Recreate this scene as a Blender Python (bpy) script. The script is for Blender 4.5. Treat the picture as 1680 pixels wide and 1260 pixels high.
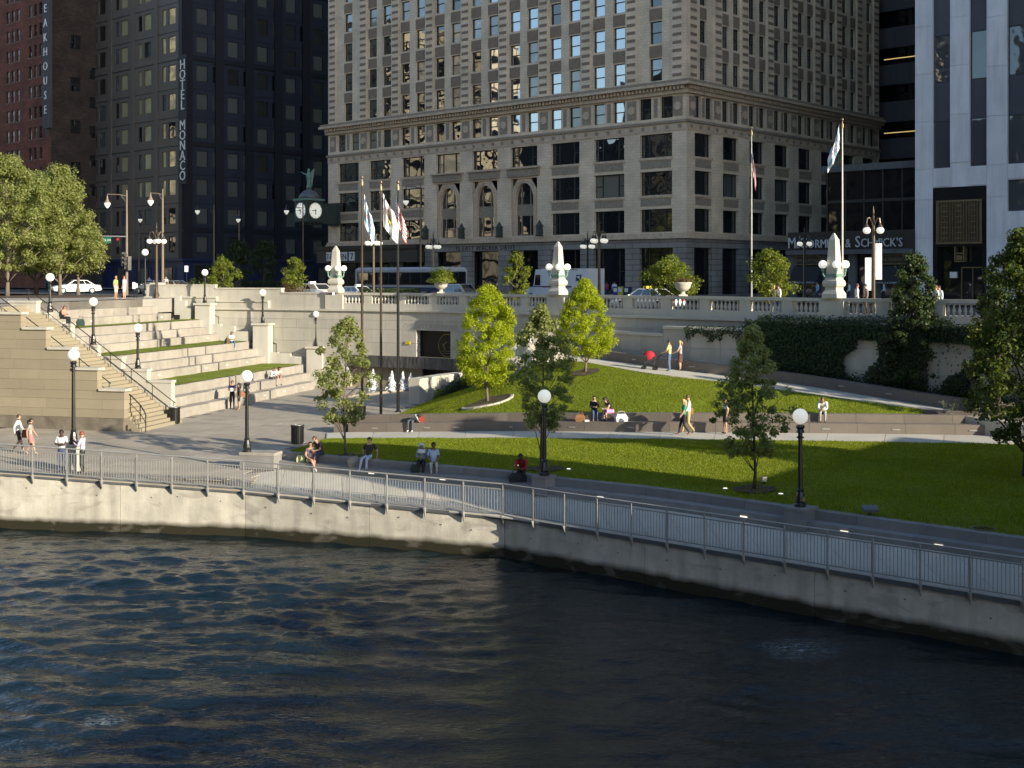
import bpy, bmesh, math, random
import numpy as np
from mathutils import Vector, Matrix, Quaternion
R = math.radians
for o in list(bpy.data.objects): bpy.data.objects.remove(o)
scene = bpy.context.scene
COL = scene.collection

# ------------------------------------------------------------ camera, sky, sun, exposure
ZC, F, HZ = 9.85, 2058.0, 455.0            # eye height over the river, focal length and horizon row of the photo grid
cam_d = bpy.data.cameras.new("camera"); cam = bpy.data.objects.new("camera", cam_d); COL.objects.link(cam)
cam.location = (0, 0, ZC); cam.rotation_euler = (R(90), 0, 0)
cam_d.sensor_width = 36; cam_d.lens = 36*F/1680; cam_d.shift_y = -(630-HZ)/1680
cam_d.clip_start = .1; cam_d.clip_end = 3000
scene.camera = cam
SUN_EL = R(18.0); SUN = Vector((.75, -.661, 0)).normalized()
SUNV = Vector((SUN.x*math.cos(SUN_EL), SUN.y*math.cos(SUN_EL), math.sin(SUN_EL)))
w = bpy.data.worlds.new("World"); scene.world = w; w.use_nodes = True
nt = w.node_tree; bg = nt.nodes["Background"]
sky = nt.nodes.new("ShaderNodeTexSky"); sky.sky_type = 'NISHITA'; sky.sun_disc = False
sky.sun_elevation = SUN_EL; sky.sun_rotation = math.atan2(SUN.x, SUN.y)
sky.air_density = 1.0; sky.dust_density = .6; sky.ozone_density = 2.2
nt.links.new(sky.outputs[0], bg.inputs[0]); bg.inputs[1].default_value = .14
sl = bpy.data.lights.new("sun", 'SUN'); sl.energy = 4.6; sl.angle = R(.5); sl.color = (1, .89, .70)
so = bpy.data.objects.new("sun", sl); COL.objects.link(so); so.rotation_euler = (-SUNV).to_track_quat('-Z', 'Y').to_euler()
so.location = SUNV*200
scene.view_settings.view_transform = 'Standard'; scene.view_settings.look = 'None'
scene.view_settings.exposure = 0.85; scene.view_settings.gamma = 1; scene.view_settings.use_curve_mapping = False
scene.cycles.max_bounces = 6; scene.cycles.transparent_max_bounces = 8
scene.cycles.caustics_reflective = False; scene.cycles.caustics_refractive = False

# ------------------------------------------------------------ helpers
def G(px, py, z):                                  # ground point seen at photo pixel, on the level z
    Y = (ZC-z)*F/(py-HZ); return Vector(((px-840)/F*Y, Y, z))
def P(px, Y, z): return Vector(((px-840)/F*Y, Y, z))
def zat(py, Y): return ZC-(py-HZ)*Y/F
class MB:
    def __init__(s): s.v = []; s.f = []; s.m = []
    def add(s, vs, fs, m=0):
        n = len(s.v); s.v += [tuple(v) for v in vs]
        for f in fs: s.f.append(tuple(i+n for i in f)); s.m.append(m)
        return s
    def quad(s, a, b, c, d, m=0): return s.add([a, b, c, d], [(0, 1, 2, 3)], m)
    def hexa(s, b, t, m=0):                         # bottom 4 and top 4 corners
        return s.add(list(b)+list(t), [(3, 2, 1, 0), (4, 5, 6, 7), (0, 1, 5, 4), (1, 2, 6, 5), (2, 3, 7, 6), (3, 0, 4, 7)], m)
    def box(s, x0, x1, y0, y1, z0, z1, m=0):
        return s.hexa([(x0, y0, z0), (x1, y0, z0), (x1, y1, z0), (x0, y1, z0)], [(x0, y0, z1), (x1, y0, z1), (x1, y1, z1), (x0, y1, z1)], m)
    def cbox(s, c, sz, rz=0, m=0):
        cx, cy, cz = c; a, b, h = sz[0]/2, sz[1]/2, sz[2]/2; co, si = math.cos(rz), math.sin(rz)
        q = [(cx+x*co-y*si, cy+x*si+y*co) for x, y in ((-a, -b), (a, -b), (a, b), (-a, b))]
        return s.hexa([(x, y, cz-h) for x, y in q], [(x, y, cz+h) for x, y in q], m)
    def frust(s, c, a, b, z0, z1, m=0, rz=0):       # square frustum, half widths a (bottom) b (top)
        co, si = math.cos(rz), math.sin(rz)
        def ring(h, z): return [(c[0]+x*co-y*si, c[1]+x*si+y*co, z) for x, y in ((-h, -h), (h, -h), (h, h), (-h, h))]
        return s.hexa(ring(a, z0), ring(b, z1), m)
    def prism(s, poly, z0, z1, m=0):
        n = len(poly)
        return s.add([(p[0], p[1], z0) for p in poly]+[(p[0], p[1], z1) for p in poly],
                     [tuple(range(n))[::-1], tuple(range(n, 2*n))]+[(i, (i+1) % n, n+(i+1) % n, n+i) for i in range(n)], m)
    def lathe(s, prof, c=(0, 0, 0), n=12, m=0):
        vs = []; fs = []
        for r, z in prof:
            for k in range(n):
                a = 2*math.pi*k/n; vs.append((c[0]+r*math.cos(a), c[1]+r*math.sin(a), c[2]+z))
        for i in range(len(prof)-1):
            for k in range(n):
                k2 = (k+1) % n; fs.append((i*n+k, i*n+k2, (i+1)*n+k2, (i+1)*n+k))
        fs.append(tuple(range(n))[::-1]); fs.append(tuple(range((len(prof)-1)*n, len(prof)*n)))
        return s.add(vs, fs, m)
    def ball(s, c, r, n=12, k=8, m=0, sz=1):
        return s.lathe([(max(.001, r*math.sin(math.pi*i/k)), -r*sz*math.cos(math.pi*i/k)) for i in range(k+1)], c, n, m)
    def tube(s, pts, r, n=6, m=0):
        pts = [Vector(p) for p in pts]; rs = r if isinstance(r, (list, tuple)) else [r]*len(pts)
        vs = []; fs = []; up = None
        for i, p in enumerate(pts):
            d = (pts[min(i+1, len(pts)-1)]-pts[max(i-1, 0)])
            d = d.normalized() if d.length > 1e-9 else Vector((0, 0, 1))
            if up is None: up = d.orthogonal().normalized()
            x = (up-d*up.dot(d)); x = x.normalized() if x.length > 1e-6 else d.orthogonal().normalized(); y = d.cross(x); up = x
            for k in range(n):
                a = 2*math.pi*k/n; vs.append(p+(x*math.cos(a)+y*math.sin(a))*rs[i])
        for i in range(len(pts)-1):
            for k in range(n):
                k2 = (k+1) % n; fs.append((i*n+k, i*n+k2, (i+1)*n+k2, (i+1)*n+k))
        fs.append(tuple(range(n))[::-1]); fs.append(tuple(range((len(pts)-1)*n, len(pts)*n)))
        return s.add(vs, fs, m)
    def disc(s, c, nrm, r, n=16, m=0, th=.02):
        nrm = Vector(nrm).normalized(); c = Vector(c); return s.tube([c, c+nrm*th], r, n, m)
    def mesh(s, name, mats, smooth=False):
        me = bpy.data.meshes.new(name); me.from_pydata(s.v, [], s.f)
        for m in (mats if isinstance(mats, (list, tuple)) else [mats]): me.materials.append(m)
        if any(s.m): me.polygons.foreach_set("material_index", s.m)
        if smooth: me.polygons.foreach_set("use_smooth", [True]*len(s.f))
        me.update(); return me
def link(name, data, parent=None, loc=(0, 0, 0), rz=0):
    o = bpy.data.objects.new(name, data); COL.objects.link(o); o.location = loc; o.rotation_euler = (0, 0, rz)
    if parent is not None: o.parent = parent
    return o
def tag(o, label=None, cat=None, group=None, kind=None):
    if label: o['label'] = label
    if cat: o['category'] = cat
    if group: o['group'] = group
    if kind: o['kind'] = kind
    return o
def thing(name, label, cat, loc=(0, 0, 0), rz=0, group=None): return tag(link(name, None, None, loc, rz), label, cat, group)
def part(name, mb, mat, parent, smooth=False, world=False, label=None, kind=None):
    if world:
        l = parent.location; mb.v = [(x-l.x, y-l.y, z-l.z) for x, y, z in mb.v]
    o = link(name, mb.mesh(name, mat, smooth), parent); return tag(o, label, None, None, kind)
def inst(name, me, parent, loc, rz=0, kind=None): return tag(link(name, me, parent, loc, rz), kind=kind)
def solo(name, mb, mat, label, cat, group=None, smooth=False, loc=None):
    if loc is not None: mb.v = [(x-loc[0], y-loc[1], z-loc[2]) for x, y, z in mb.v]
    return tag(link(name, mb.mesh(name, mat, smooth), None, loc or (0, 0, 0)), label, cat, group)
def struct(name, mb=None, mat=None, smooth=False, parent=None):
    o = link(name, mb.mesh(name, mat, smooth) if mb else None, parent)
    return tag(o, kind='structure')
def kids(o): return [c for c in bpy.data.objects if c.parent == o]
def copy_tree(o, loc, rz=None, label=None):
    def cp(a, par):
        c = a.copy(); COL.objects.link(c)
        if par is not None: c.parent = par
        for ch in list(a.children): cp(ch, c)
        return c
    c = cp(o, None); c.location = loc
    if rz is not None: c.rotation_euler = (0, 0, rz)
    if label: c['label'] = label
    return c
def text_mb(txt, size, depth=.03, align='CENTER', spacing=1.0):
    cu = bpy.data.curves.new("lettering", 'FONT'); cu.body = txt; cu.size = size; cu.extrude = depth/2; cu.align_x = align; cu.space_character = spacing
    cu.resolution_u = 2
    o = bpy.data.objects.new("lettering", cu); COL.objects.link(o)
    me = bpy.data.meshes.new_from_object(o.evaluated_get(bpy.context.evaluated_depsgraph_get()))
    mb = MB(); mb.v = [tuple(v.co) for v in me.vertices]; mb.f = [tuple(p.vertices) for p in me.polygons]; mb.m = [0]*len(mb.f)
    bpy.data.objects.remove(o); bpy.data.curves.remove(cu); bpy.data.meshes.remove(me)
    return mb
def xf(mb, M):
    mb.v = [tuple(M @ Vector(v)) for v in mb.v]; return mb
UPRIGHT = Matrix.Rotation(R(90), 4, 'X')           # text standing up, facing -y

# ------------------------------------------------------------ materials
def mat(name, col, rough=.8, metal=0, var=.12, vscale=1.5, bump=.0, bscale=20, spec=.5, coat=0, obj_rand=0.0, stretch=None, detail=4, col2=None, streak=0):
    m = bpy.data.materials.new(name); m.use_nodes = True; n = m.node_tree; b = n.nodes["Principled BSDF"]
    b.inputs["Roughness"].default_value = rough; b.inputs["Metallic"].default_value = metal
    b.inputs["Specular IOR Level"].default_value = spec; b.inputs["Coat Weight"].default_value = coat
    tc = n.nodes.new("ShaderNodeNewGeometry")
    vec = tc.outputs["Position"]
    if stretch:
        mp = n.nodes.new("ShaderNodeMapping"); mp.inputs["Scale"].default_value = stretch; n.links.new(vec, mp.inputs[0]); vec = mp.outputs[0]
    no = n.nodes.new("ShaderNodeTexNoise"); no.inputs["Scale"].default_value = vscale; no.inputs["Detail"].default_value = detail; no.inputs["Roughness"].default_value = .65
    n.links.new(vec, no.inputs["Vector"])
    ra = n.nodes.new("ShaderNodeMapRange"); ra.inputs["From Min"].default_value = .25; ra.inputs["From Max"].default_value = .75
    n.links.new(no.outputs["Fac"], ra.inputs["Value"])
    mx = n.nodes.new("ShaderNodeMix"); mx.data_type = 'RGBA'
    c = np.array(col[:3]); c2 = np.array(col2[:3]) if col2 else c*(1+var); c1 = c if col2 else c*(1-var)
    mx.inputs["A"].default_value = (*np.clip(c1, 0, 1), 1); mx.inputs["B"].default_value = (*np.clip(c2, 0, 1), 1)
    n.links.new(ra.outputs[0], mx.inputs["Factor"]); out = mx.outputs["Result"]
    if streak:
        mp = n.nodes.new("ShaderNodeMapping"); mp.inputs["Scale"].default_value = (1, 1, .09); n.links.new(tc.outputs["Position"], mp.inputs[0])
        n2 = n.nodes.new("ShaderNodeTexNoise"); n2.inputs["Scale"].default_value = 2.2; n2.inputs["Detail"].default_value = 5; n.links.new(mp.outputs[0], n2.inputs["Vector"])
        r2 = n.nodes.new("ShaderNodeMapRange"); r2.inputs["From Min"].default_value = .42; r2.inputs["From Max"].default_value = .7
        r2.inputs["To Min"].default_value = 1; r2.inputs["To Max"].default_value = 1-streak
        n.links.new(n2.outputs["Fac"], r2.inputs["Value"])
        mu = n.nodes.new("ShaderNodeVectorMath"); mu.operation = 'SCALE'; n.links.new(out, mu.inputs[0]); n.links.new(r2.outputs[0], mu.inputs["Scale"]); out = mu.outputs[0]
    if obj_rand:
        oi = n.nodes.new("ShaderNodeObjectInfo"); r3 = n.nodes.new("ShaderNodeMapRange")
        r3.inputs["To Min"].default_value = 1-obj_rand; r3.inputs["To Max"].default_value = 1+obj_rand; n.links.new(oi.outputs["Random"], r3.inputs["Value"])
        mu = n.nodes.new("ShaderNodeVectorMath"); mu.operation = 'SCALE'; n.links.new(out, mu.inputs[0]); n.links.new(r3.outputs[0], mu.inputs["Scale"]); out = mu.outputs[0]
    n.links.new(out, b.inputs["Base Color"])
    if bump:
        n3 = n.nodes.new("ShaderNodeTexNoise"); n3.inputs["Scale"].default_value = bscale; n3.inputs["Detail"].default_value = 4; n.links.new(tc.outputs["Position"], n3.inputs["Vector"])
        bp = n.nodes.new("ShaderNodeBump"); bp.inputs["Strength"].default_value = bump; bp.inputs["Distance"].default_value = .05; n.links.new(n3.outputs["Fac"], bp.inputs["Height"]); n.links.new(bp.outputs[0], b.inputs["Normal"])
    return m
def brickmat(name, col, mortar, bw, bh, rough=.85, var=.15, bump=.35, msize=.012, axis='grid', soot=0):
    """coursed masonry drawn from the object's own coordinates: joints between far, tiny blocks"""
    m = bpy.data.materials.new(name); m.use_nodes = True; n = m.node_tree; b = n.nodes["Principled BSDF"]; b.inputs["Roughness"].default_value = rough
    tc = n.nodes.new("ShaderNodeTexCoord"); se = n.nodes.new("ShaderNodeSeparateXYZ"); n.links.new(tc.outputs["Object"], se.inputs[0])
    ad = n.nodes.new("ShaderNodeMath"); ad.operation = 'ADD'; n.links.new(se.outputs[0], ad.inputs[0]); n.links.new(se.outputs[1], ad.inputs[1])
    co = n.nodes.new("ShaderNodeCombineXYZ"); n.links.new(ad.outputs[0], co.inputs[0]); n.links.new(se.outputs[2], co.inputs[1])
    br = n.nodes.new("ShaderNodeTexBrick"); n.links.new(co.outputs[0], br.inputs["Vector"]); br.inputs["Scale"].default_value = 1
    br.inputs["Brick Width"].default_value = bw; br.inputs["Row Height"].default_value = bh; br.inputs["Mortar Size"].default_value = msize
    c = np.array(col); br.inputs["Color1"].default_value = (*(c*(1-var)), 1); br.inputs["Color2"].default_value = (*np.clip(c*(1+var), 0, 1), 1); br.inputs["Mortar"].default_value = (*mortar, 1)
    no = n.nodes.new("ShaderNodeTexNoise"); no.inputs["Scale"].default_value = .35; no.inputs["Detail"].default_value = 6; n.links.new(tc.outputs["Object"], no.inputs["Vector"])
    ra = n.nodes.new("ShaderNodeMapRange"); ra.inputs["From Min"].default_value = .3; ra.inputs["From Max"].default_value = .7; ra.inputs["To Min"].default_value = .72-soot; ra.inputs["To Max"].default_value = 1.12
    n.links.new(no.outputs["Fac"], ra.inputs["Value"])
    mu = n.nodes.new("ShaderNodeVectorMath"); mu.operation = 'SCALE'; n.links.new(br.outputs["Color"], mu.inputs[0]); n.links.new(ra.outputs[0], mu.inputs["Scale"]); n.links.new(mu.outputs[0], b.inputs["Base Color"])
    bp = n.nodes.new("ShaderNodeBump"); bp.inputs["Strength"].default_value = bump; bp.inputs["Distance"].default_value = .03; bp.invert = True
    n.links.new(br.outputs["Fac"], bp.inputs["Height"]); n.links.new(bp.outputs[0], b.inputs["Normal"])
    return m
def glassmat(name, tint=(.03, .035, .04), refl=(.55, .57, .6), mix=.4, rough=.02, wobble=.12, wscale=.45):
    m = bpy.data.materials.new(name); m.use_nodes = True; n = m.node_tree; b = n.nodes["Principled BSDF"]
    b.inputs["Base Color"].default_value = (*tint, 1); b.inputs["Roughness"].default_value = rough; b.inputs["IOR"].default_value = 1.6
    gl = n.nodes.new("ShaderNodeBsdfGlossy"); gl.inputs["Color"].default_value = (*refl, 1); gl.inputs["Roughness"].default_value = rough
    ms = n.nodes.new("ShaderNodeMixShader"); ms.inputs[0].default_value = mix
    n.links.new(b.outputs[0], ms.inputs[1]); n.links.new(gl.outputs[0], ms.inputs[2]); n.links.new(ms.outputs[0], n.nodes["Material Output"].inputs[0])
    oi = n.nodes.new("ShaderNodeObjectInfo"); ge = n.nodes.new("ShaderNodeNewGeometry"); ad = n.nodes.new("ShaderNodeVectorMath"); ad.operation = 'ADD'
    mu = n.nodes.new("ShaderNodeMath"); mu.operation = 'MULTIPLY'; mu.inputs[1].default_value = 90; n.links.new(oi.outputs["Random"], mu.inputs[0])
    n.links.new(ge.outputs["Position"], ad.inputs[0]); n.links.new(mu.outputs[0], ad.inputs[1])
    no = n.nodes.new("ShaderNodeTexNoise"); no.inputs["Scale"].default_value = wscale; no.inputs["Detail"].default_value = 1; n.links.new(ad.outputs[0], no.inputs["Vector"])
    bp = n.nodes.new("ShaderNodeBump"); bp.inputs["Strength"].default_value = 1; bp.inputs["Distance"].default_value = wobble; n.links.new(no.outputs["Fac"], bp.inputs["Height"])
    n.links.new(bp.outputs[0], b.inputs["Normal"]); n.links.new(bp.outputs[0], gl.inputs["Normal"])
    return m
def leafmat(name, c1, c2, trans=.35):
    m = bpy.data.materials.new(name); m.use_nodes = True; n = m.node_tree; b = n.nodes["Principled BSDF"]; b.inputs["Roughness"].default_value = .5; b.inputs["Specular IOR Level"].default_value = .3
    ge = n.nodes.new("ShaderNodeNewGeometry"); mx = n.nodes.new("ShaderNodeMix"); mx.data_type = 'RGBA'
    mx.inputs["A"].default_value = (*c1, 1); mx.inputs["B"].default_value = (*c2, 1); n.links.new(ge.outputs["Random Per Island"], mx.inputs["Factor"])
    n.links.new(mx.outputs["Result"], b.inputs["Base Color"])
    tr = n.nodes.new("ShaderNodeBsdfTranslucent"); hs = n.nodes.new("ShaderNodeHueSaturation"); hs.inputs["Hue"].default_value = .48; hs.inputs["Saturation"].default_value = 1.1; hs.inputs["Value"].default_value = 1.5
    n.links.new(mx.outputs["Result"], hs.inputs["Color"]); n.links.new(hs.outputs[0], tr.inputs["Color"])
    ms = n.nodes.new("ShaderNodeMixShader"); ms.inputs[0].default_value = trans; n.links.new(b.outputs[0], ms.inputs[1]); n.links.new(tr.outputs[0], ms.inputs[2]); n.links.new(ms.outputs[0], n.nodes["Material Output"].inputs[0])
    return m
def emis(name, col, st):
    m = bpy.data.materials.new(name); m.use_nodes = True; b = m.node_tree.nodes["Principled BSDF"]
    b.inputs["Base Color"].default_value = (*col, 1); b.inputs["Emission Color"].default_value = (*col, 1); b.inputs["Emission Strength"].default_value = st; return m
_mc = {}
def cloth(c, rough=.85):
    k = tuple(round(x, 3) for x in c)
    if k not in _mc: _mc[k] = mat("cloth_%d" % len(_mc), c, rough, var=.18, vscale=9, bump=.15, bscale=25)
    return _mc[k]
M = {}
M['granite'] = mat('granite_paving', (.345, .305, .245), .8, var=.16, vscale=.8, bump=.1, bscale=60, obj_rand=.13, streak=0)
M['joint'] = mat('joint_bed', (.14, .13, .12), .9)
M['pale_conc'] = mat('pale_concrete', (.50, .47, .40), .85, var=.1, vscale=.7, bump=.08, bscale=40, obj_rand=.05)
M['limestone'] = mat('limestone', (.47, .44, .375), .85, var=.09, vscale=.9, bump=.1, bscale=30, obj_rand=.07, streak=.12)
M['limestone_smooth'] = mat('pale_limestone_trim', (.52, .49, .42), .8, var=.06, vscale=1.2, bump=.05, bscale=30, streak=.1)
M['tan_stone'] = mat('tan_limestone', (.29, .25, .175), .85, var=.07, vscale=.7, bump=.1, bscale=30, obj_rand=.07)
M['plinth'] = mat('weathered_plinth_stone', (.10, .083, .062), .85, vscale=1.1, col2=(.24, .21, .165), bump=.1)
M['bench'] = mat('bench_granite', (.165, .14, .118), .75, var=.1, vscale=1.2, bump=.06, bscale=60, obj_rand=.08)
M['bench2'] = mat('grey_bench_granite', (.25, .24, .23), .7, var=.12, vscale=1.4, bump=.06, bscale=60, obj_rand=.09, streak=.12)
M['seat'] = mat('terrace_granite', (.34, .31, .27), .8, streak=.14, var=.16, vscale=1.3, bump=.08, bscale=50, obj_rand=.08)
M['steel'] = mat('brushed_steel', (.40, .40, .385), .42, .35, var=.08)
M['dsteel'] = mat('dark_channel_steel', (.15, .16, .17), .5, .3, var=.2)
M['black'] = mat('black_painted_iron', (.012, .013, .013), .35, .0, var=.2, coat=.3)
M['bronze'] = mat('brown_bronze_paint', (.085, .065, .045), .4, .5, var=.2)
M['verdigris'] = mat('verdigris_bronze', (.18, .30, .25), .6, .2, var=.3, vscale=6)
M['dverd'] = mat('dark_verdigris', (.055, .075, .065), .55, .3, var=.4, vscale=4)
M['globe'] = emis('opal_glass_globe', (.86, .83, .72), .32)
M['bark'] = mat('grey_bark', (.17, .14, .11), .9, var=.3, vscale=14, bump=.5, bscale=30)
M['dbark'] = mat('dark_bark', (.07, .055, .045), .9, var=.3, vscale=14, bump=.5, bscale=30)
M['mulch'] = mat('wood_mulch', (.07, .05, .035), .95, var=.5, vscale=14, bump=.7, bscale=30)
M['road'] = mat('asphalt', (.055, .055, .056), .9, var=.2, vscale=.6, bump=.1, bscale=80)
M['walk'] = mat('sidewalk_concrete', (.33, .31, .28), .9, var=.12, vscale=.5, bump=.05)
M['whitep'] = mat('white_paint', (.80, .80, .78), .35, 0, var=.03, coat=.4)
M['mailw'] = mat('mail_truck_white', (.72, .74, .76), .4, 0, var=.04, coat=.2)
M['bluep'] = mat('navy_paint', (.015, .035, .13), .4, 0, var=.1)
M['redp'] = mat('red_plastic', (.45, .02, .03), .4)
M['rubber'] = mat('tyre_rubber', (.015, .015, .015), .8)
M['silver'] = mat('silver_paint', (.45, .46, .47), .35, .5, coat=.4)
M['yellowp'] = mat('yellow_paint', (.65, .45, .03), .5)
M['carglass'] = glassmat('car_glass', (.01, .012, .014), (.5, .5, .5), .25, .03, .02)
M['glassA'] = glassmat('window_glass', (.012, .014, .017), (.62, .62, .6), .18, .02, .018, .5)
M['glassB'] = glassmat('old_wavy_window_glass', (.012, .014, .017), (.72, .71, .68), .30, .02, .035, .6)
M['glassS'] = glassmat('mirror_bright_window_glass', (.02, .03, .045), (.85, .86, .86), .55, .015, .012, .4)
M['blind'] = glassmat('window_glass_over_drawn_blind', (.23, .225, .18), (.6, .6, .6), .22, .08, .03)
M['curtain'] = glassmat('yellow_reflection_glass', (.60, .52, .27), (.8, .75, .6), .3, .08, .03)  # yellow base colour paints the reflection of sunlit buildings into the panes
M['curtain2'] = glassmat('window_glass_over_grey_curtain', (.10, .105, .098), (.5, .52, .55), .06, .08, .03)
M['wframe'] = mat('dark_window_frame', (.02, .018, .016), .5)
M['grey_frame'] = mat('bronze_window_frame', (.06, .05, .045), .5, .3)
M['terra'] = brickmat('buff_terracotta', (.82, .66, .48), (.56, .45, .33), .62, .30, var=.05, bump=.12, soot=-.05)
M['terra_plain'] = mat('carved_terracotta', (.64, .50, .36), .8, var=.2, vscale=3, bump=.6, bscale=5, streak=.15)
M['terra_dark'] = mat('carved_brown_terracotta', (.33, .27, .20), .85, var=.35, vscale=4, bump=1, bscale=6)
M['terra_band'] = mat('brown_banded_terracotta', (.27, .20, .145), .85, var=.2, vscale=2, bump=.2)
M['graybase'] = brickmat('grey_granite_base', (.30, .28, .25), (.10, .09, .085), 2.2, .56, var=.06, bump=.6, msize=.03)
M['hotel_panel'] = mat('brown_metal_panel', (.165, .137, .112), .55, .0, var=.12, vscale=.4)  # brown tone also holds light reflected onto the hotel front
M['hotel_navy'] = mat('navy_metal_panel', (.026, .033, .055), .5, .0, var=.15, vscale=.4)  # dark navy tone also holds the shade on the hotel's side face
M['hotel_fin'] = mat('black_blue_pier', (.014, .016, .026), .5, var=.15)
M['hotel_blue'] = mat('blue_tile_base', (.02, .032, .10), .4, var=.2)
M['redbrick'] = brickmat('dark_red_brick', (.26, .082, .046), (.10, .05, .035), .5, .16, var=.25, bump=.3, soot=.15)
M['sidebrick'] = brickmat('dark_side_brick', (.085, .06, .047), (.05, .04, .034), .5, .16, var=.25, bump=.3, soot=.15)  # side brick, darker and browner than the front brick
M['marble'] = mat('white_veined_marble', (.74, .74, .76), .4, var=.13, vscale=.55, detail=8, stretch=(1, 1, .55), obj_rand=.05, streak=.16)
M['spandrel'] = mat('blue_grey_spandrel', (.06, .067, .085), .3, var=.12)
M['blackgranite'] = mat('polished_black_granite', (.008, .008, .009), .45, var=.2, spec=.2)
M['gold'] = mat('bronze_grille', (.21, .165, .095), .4, .6)
M['concband'] = mat('grey_concrete_band', (.10, .105, .11), .85, var=.1, streak=.15)
M['darkglass'] = glassmat('dark_curtain_wall_glass', (.006, .007, .009), (.3, .33, .36), .06, .03, .02)
M['sign_white'] = mat('white_sign_face', (.75, .75, .72), .5, var=.03)
M['silver_letter'] = mat('silver_letters', (.50, .54, .58), .4, .3, var=.05)
M['tower_cream'] = brickmat('sunlit_cream_tower', (.52, .47, .36), (.08, .08, .07), 4.0, 3.6, var=.1, bump=0, msize=.35)
M['tower_plain'] = mat('sunlit_cream_concrete', (.72, .66, .52), .8)
M['lit_interior'] = emis('lit_interior_lamp', (1, .72, .25), .35)
M['steplight'] = emis('step_light_lens', (1, .92, .72), .9)
M['water_white'] = mat('aerated_fountain_water', (.85, .87, .88), .4, var=.05, vscale=8, bump=.6, bscale=14)
M['pool'] = glassmat('pool_water', (.22, .25, .27), (.8, .82, .85), .35, .08, .15, 3.0)
M['tile_dark'] = mat('dark_ribbed_tile', (.075, .073, .075), .6, var=.2, obj_rand=.25)
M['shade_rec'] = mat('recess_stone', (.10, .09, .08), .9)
M['glassT'] = glassmat('grey_tower_window_glass', (.07, .075, .08), (.55, .56, .58), .14, .03, .012, .9)
M['letterw'] = mat('white_enamel_letters', (.90, .90, .88), .4, var=.02)
M['awning'] = mat('black_canvas_awning', (.012, .014, .016), .8)
M['leaf_lime'] = leafmat('lime_needles', (.22, .30, .014), (.44, .50, .035), .5)
M['leaf_olive'] = leafmat('olive_leaves', (.15, .185, .05), (.36, .39, .14), .5)
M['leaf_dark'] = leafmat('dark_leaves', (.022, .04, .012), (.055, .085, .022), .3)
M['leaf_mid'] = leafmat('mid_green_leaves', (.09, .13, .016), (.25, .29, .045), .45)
M['leaf_shade'] = leafmat('shade_darkened_leaves', (.05, .08, .014), (.14, .17, .03), .35)  # leaf colour darkened to hold the shade on the right-edge tree
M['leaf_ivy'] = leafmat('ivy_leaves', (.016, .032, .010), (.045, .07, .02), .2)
M['leaf_silver'] = leafmat('silver_sage_leaves', (.16, .19, .10), (.32, .34, .2), .3)
M['flower'] = leafmat('faded_flower_leaves', (.11, .035, .03), (.16, .14, .06), .3)
# ============================================================ SETTING
D = 1.75                                            # promenade level over the river
def lerp(a, b, t): return a+(b-a)*t
def interp(x, xs, ys): return float(np.interp(x, xs, ys))
def resample(pts, step):
    pts = [Vector(p) for p in pts]; cum = [0]
    for a, b in zip(pts, pts[1:]): cum.append(cum[-1]+(b.xy-a.xy).length)
    n = max(1, round(cum[-1]/step)); out = []
    for i in range(n+1):
        s = cum[-1]*i/n; k = max(0, min(len(pts)-2, int(np.searchsorted(cum, s, 'right'))-1))
        out.append(pts[k].lerp(pts[k+1], (s-cum[k])/max(1e-9, cum[k+1]-cum[k])))
    return out
def smooth_poly(pts, n=6):                          # Catmull-Rom
    pts = [Vector(p) for p in pts]; q = [2*pts[0]-pts[1]]+pts+[2*pts[-1]-pts[-2]]; out = []
    for i in range(1, len(q)-2):
        for k in range(n):
            t = k/n; p0, p1, p2, p3 = q[i-1:i+3]
            out.append(.5*((2*p1)+(p2-p0)*t+(2*p0-5*p1+4*p2-p3)*t*t+(3*p1-p0-3*p2+p3)*t**3))
    return out+[pts[-1]]
def back_n(pts):                                    # unit normals pointing away from the river
    ns = []
    for i in range(len(pts)):
        d = pts[min(i+1, len(pts)-1)]-pts[max(i-1, 0)]; d.z = 0; d.normalize(); n = Vector((-d.y, d.x, 0))
        ns.append(n)
    return ns
def offset(pts, dist): return [p+n*dist for p, n in zip(pts, back_n(pts))]
def blocks(name, pts, step, depth, z0, z1, material, parent, gap=.012, jitter=0, seed=1):
    """a row of separate stone blocks along a plan curve; z0/z1 are heights over the curve's own z"""
    rnd = random.Random(seed); q = resample(pts, step); ns = back_n(q); obs = []
    for i in range(len(q)-1):
        a, b = q[i], q[i+1]; t = (b-a).normalized()*gap/2; j = rnd.uniform(-jitter, jitter)
        a, b = a+t+ns[i]*j, b-t+ns[i+1]*j
        A, B = a+ns[i]*depth, b+ns[i+1]*depth
        mb = MB().hexa([(p.x, p.y, p.z+z0) for p in (a, b, B, A)], [(p.x, p.y, p.z+z1) for p in (a, b, B, A)])
        obs.append(part(name, mb, material, parent))
    return obs
from mathutils.bvhtree import BVHTree
def surf(mb): return BVHTree.FromPolygons([Vector(v) for v in mb.v], mb.f)
def hit(bvh, px, py):
    for dy in (0, -2, 2, -4, 4, -7, 7, -10, 10, -14):
        r = bvh.ray_cast(Vector((0, 0, ZC)), Vector(((px-840)/F, 1, -(py+dy-HZ)/F)).normalized())
        if r[0]: return r[0]
def ground_z(bvh, x, y, default=D):
    r = bvh.ray_cast(Vector((x, y, 30)), Vector((0, 0, -1))); return r[0].z if r[0] else default
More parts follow.
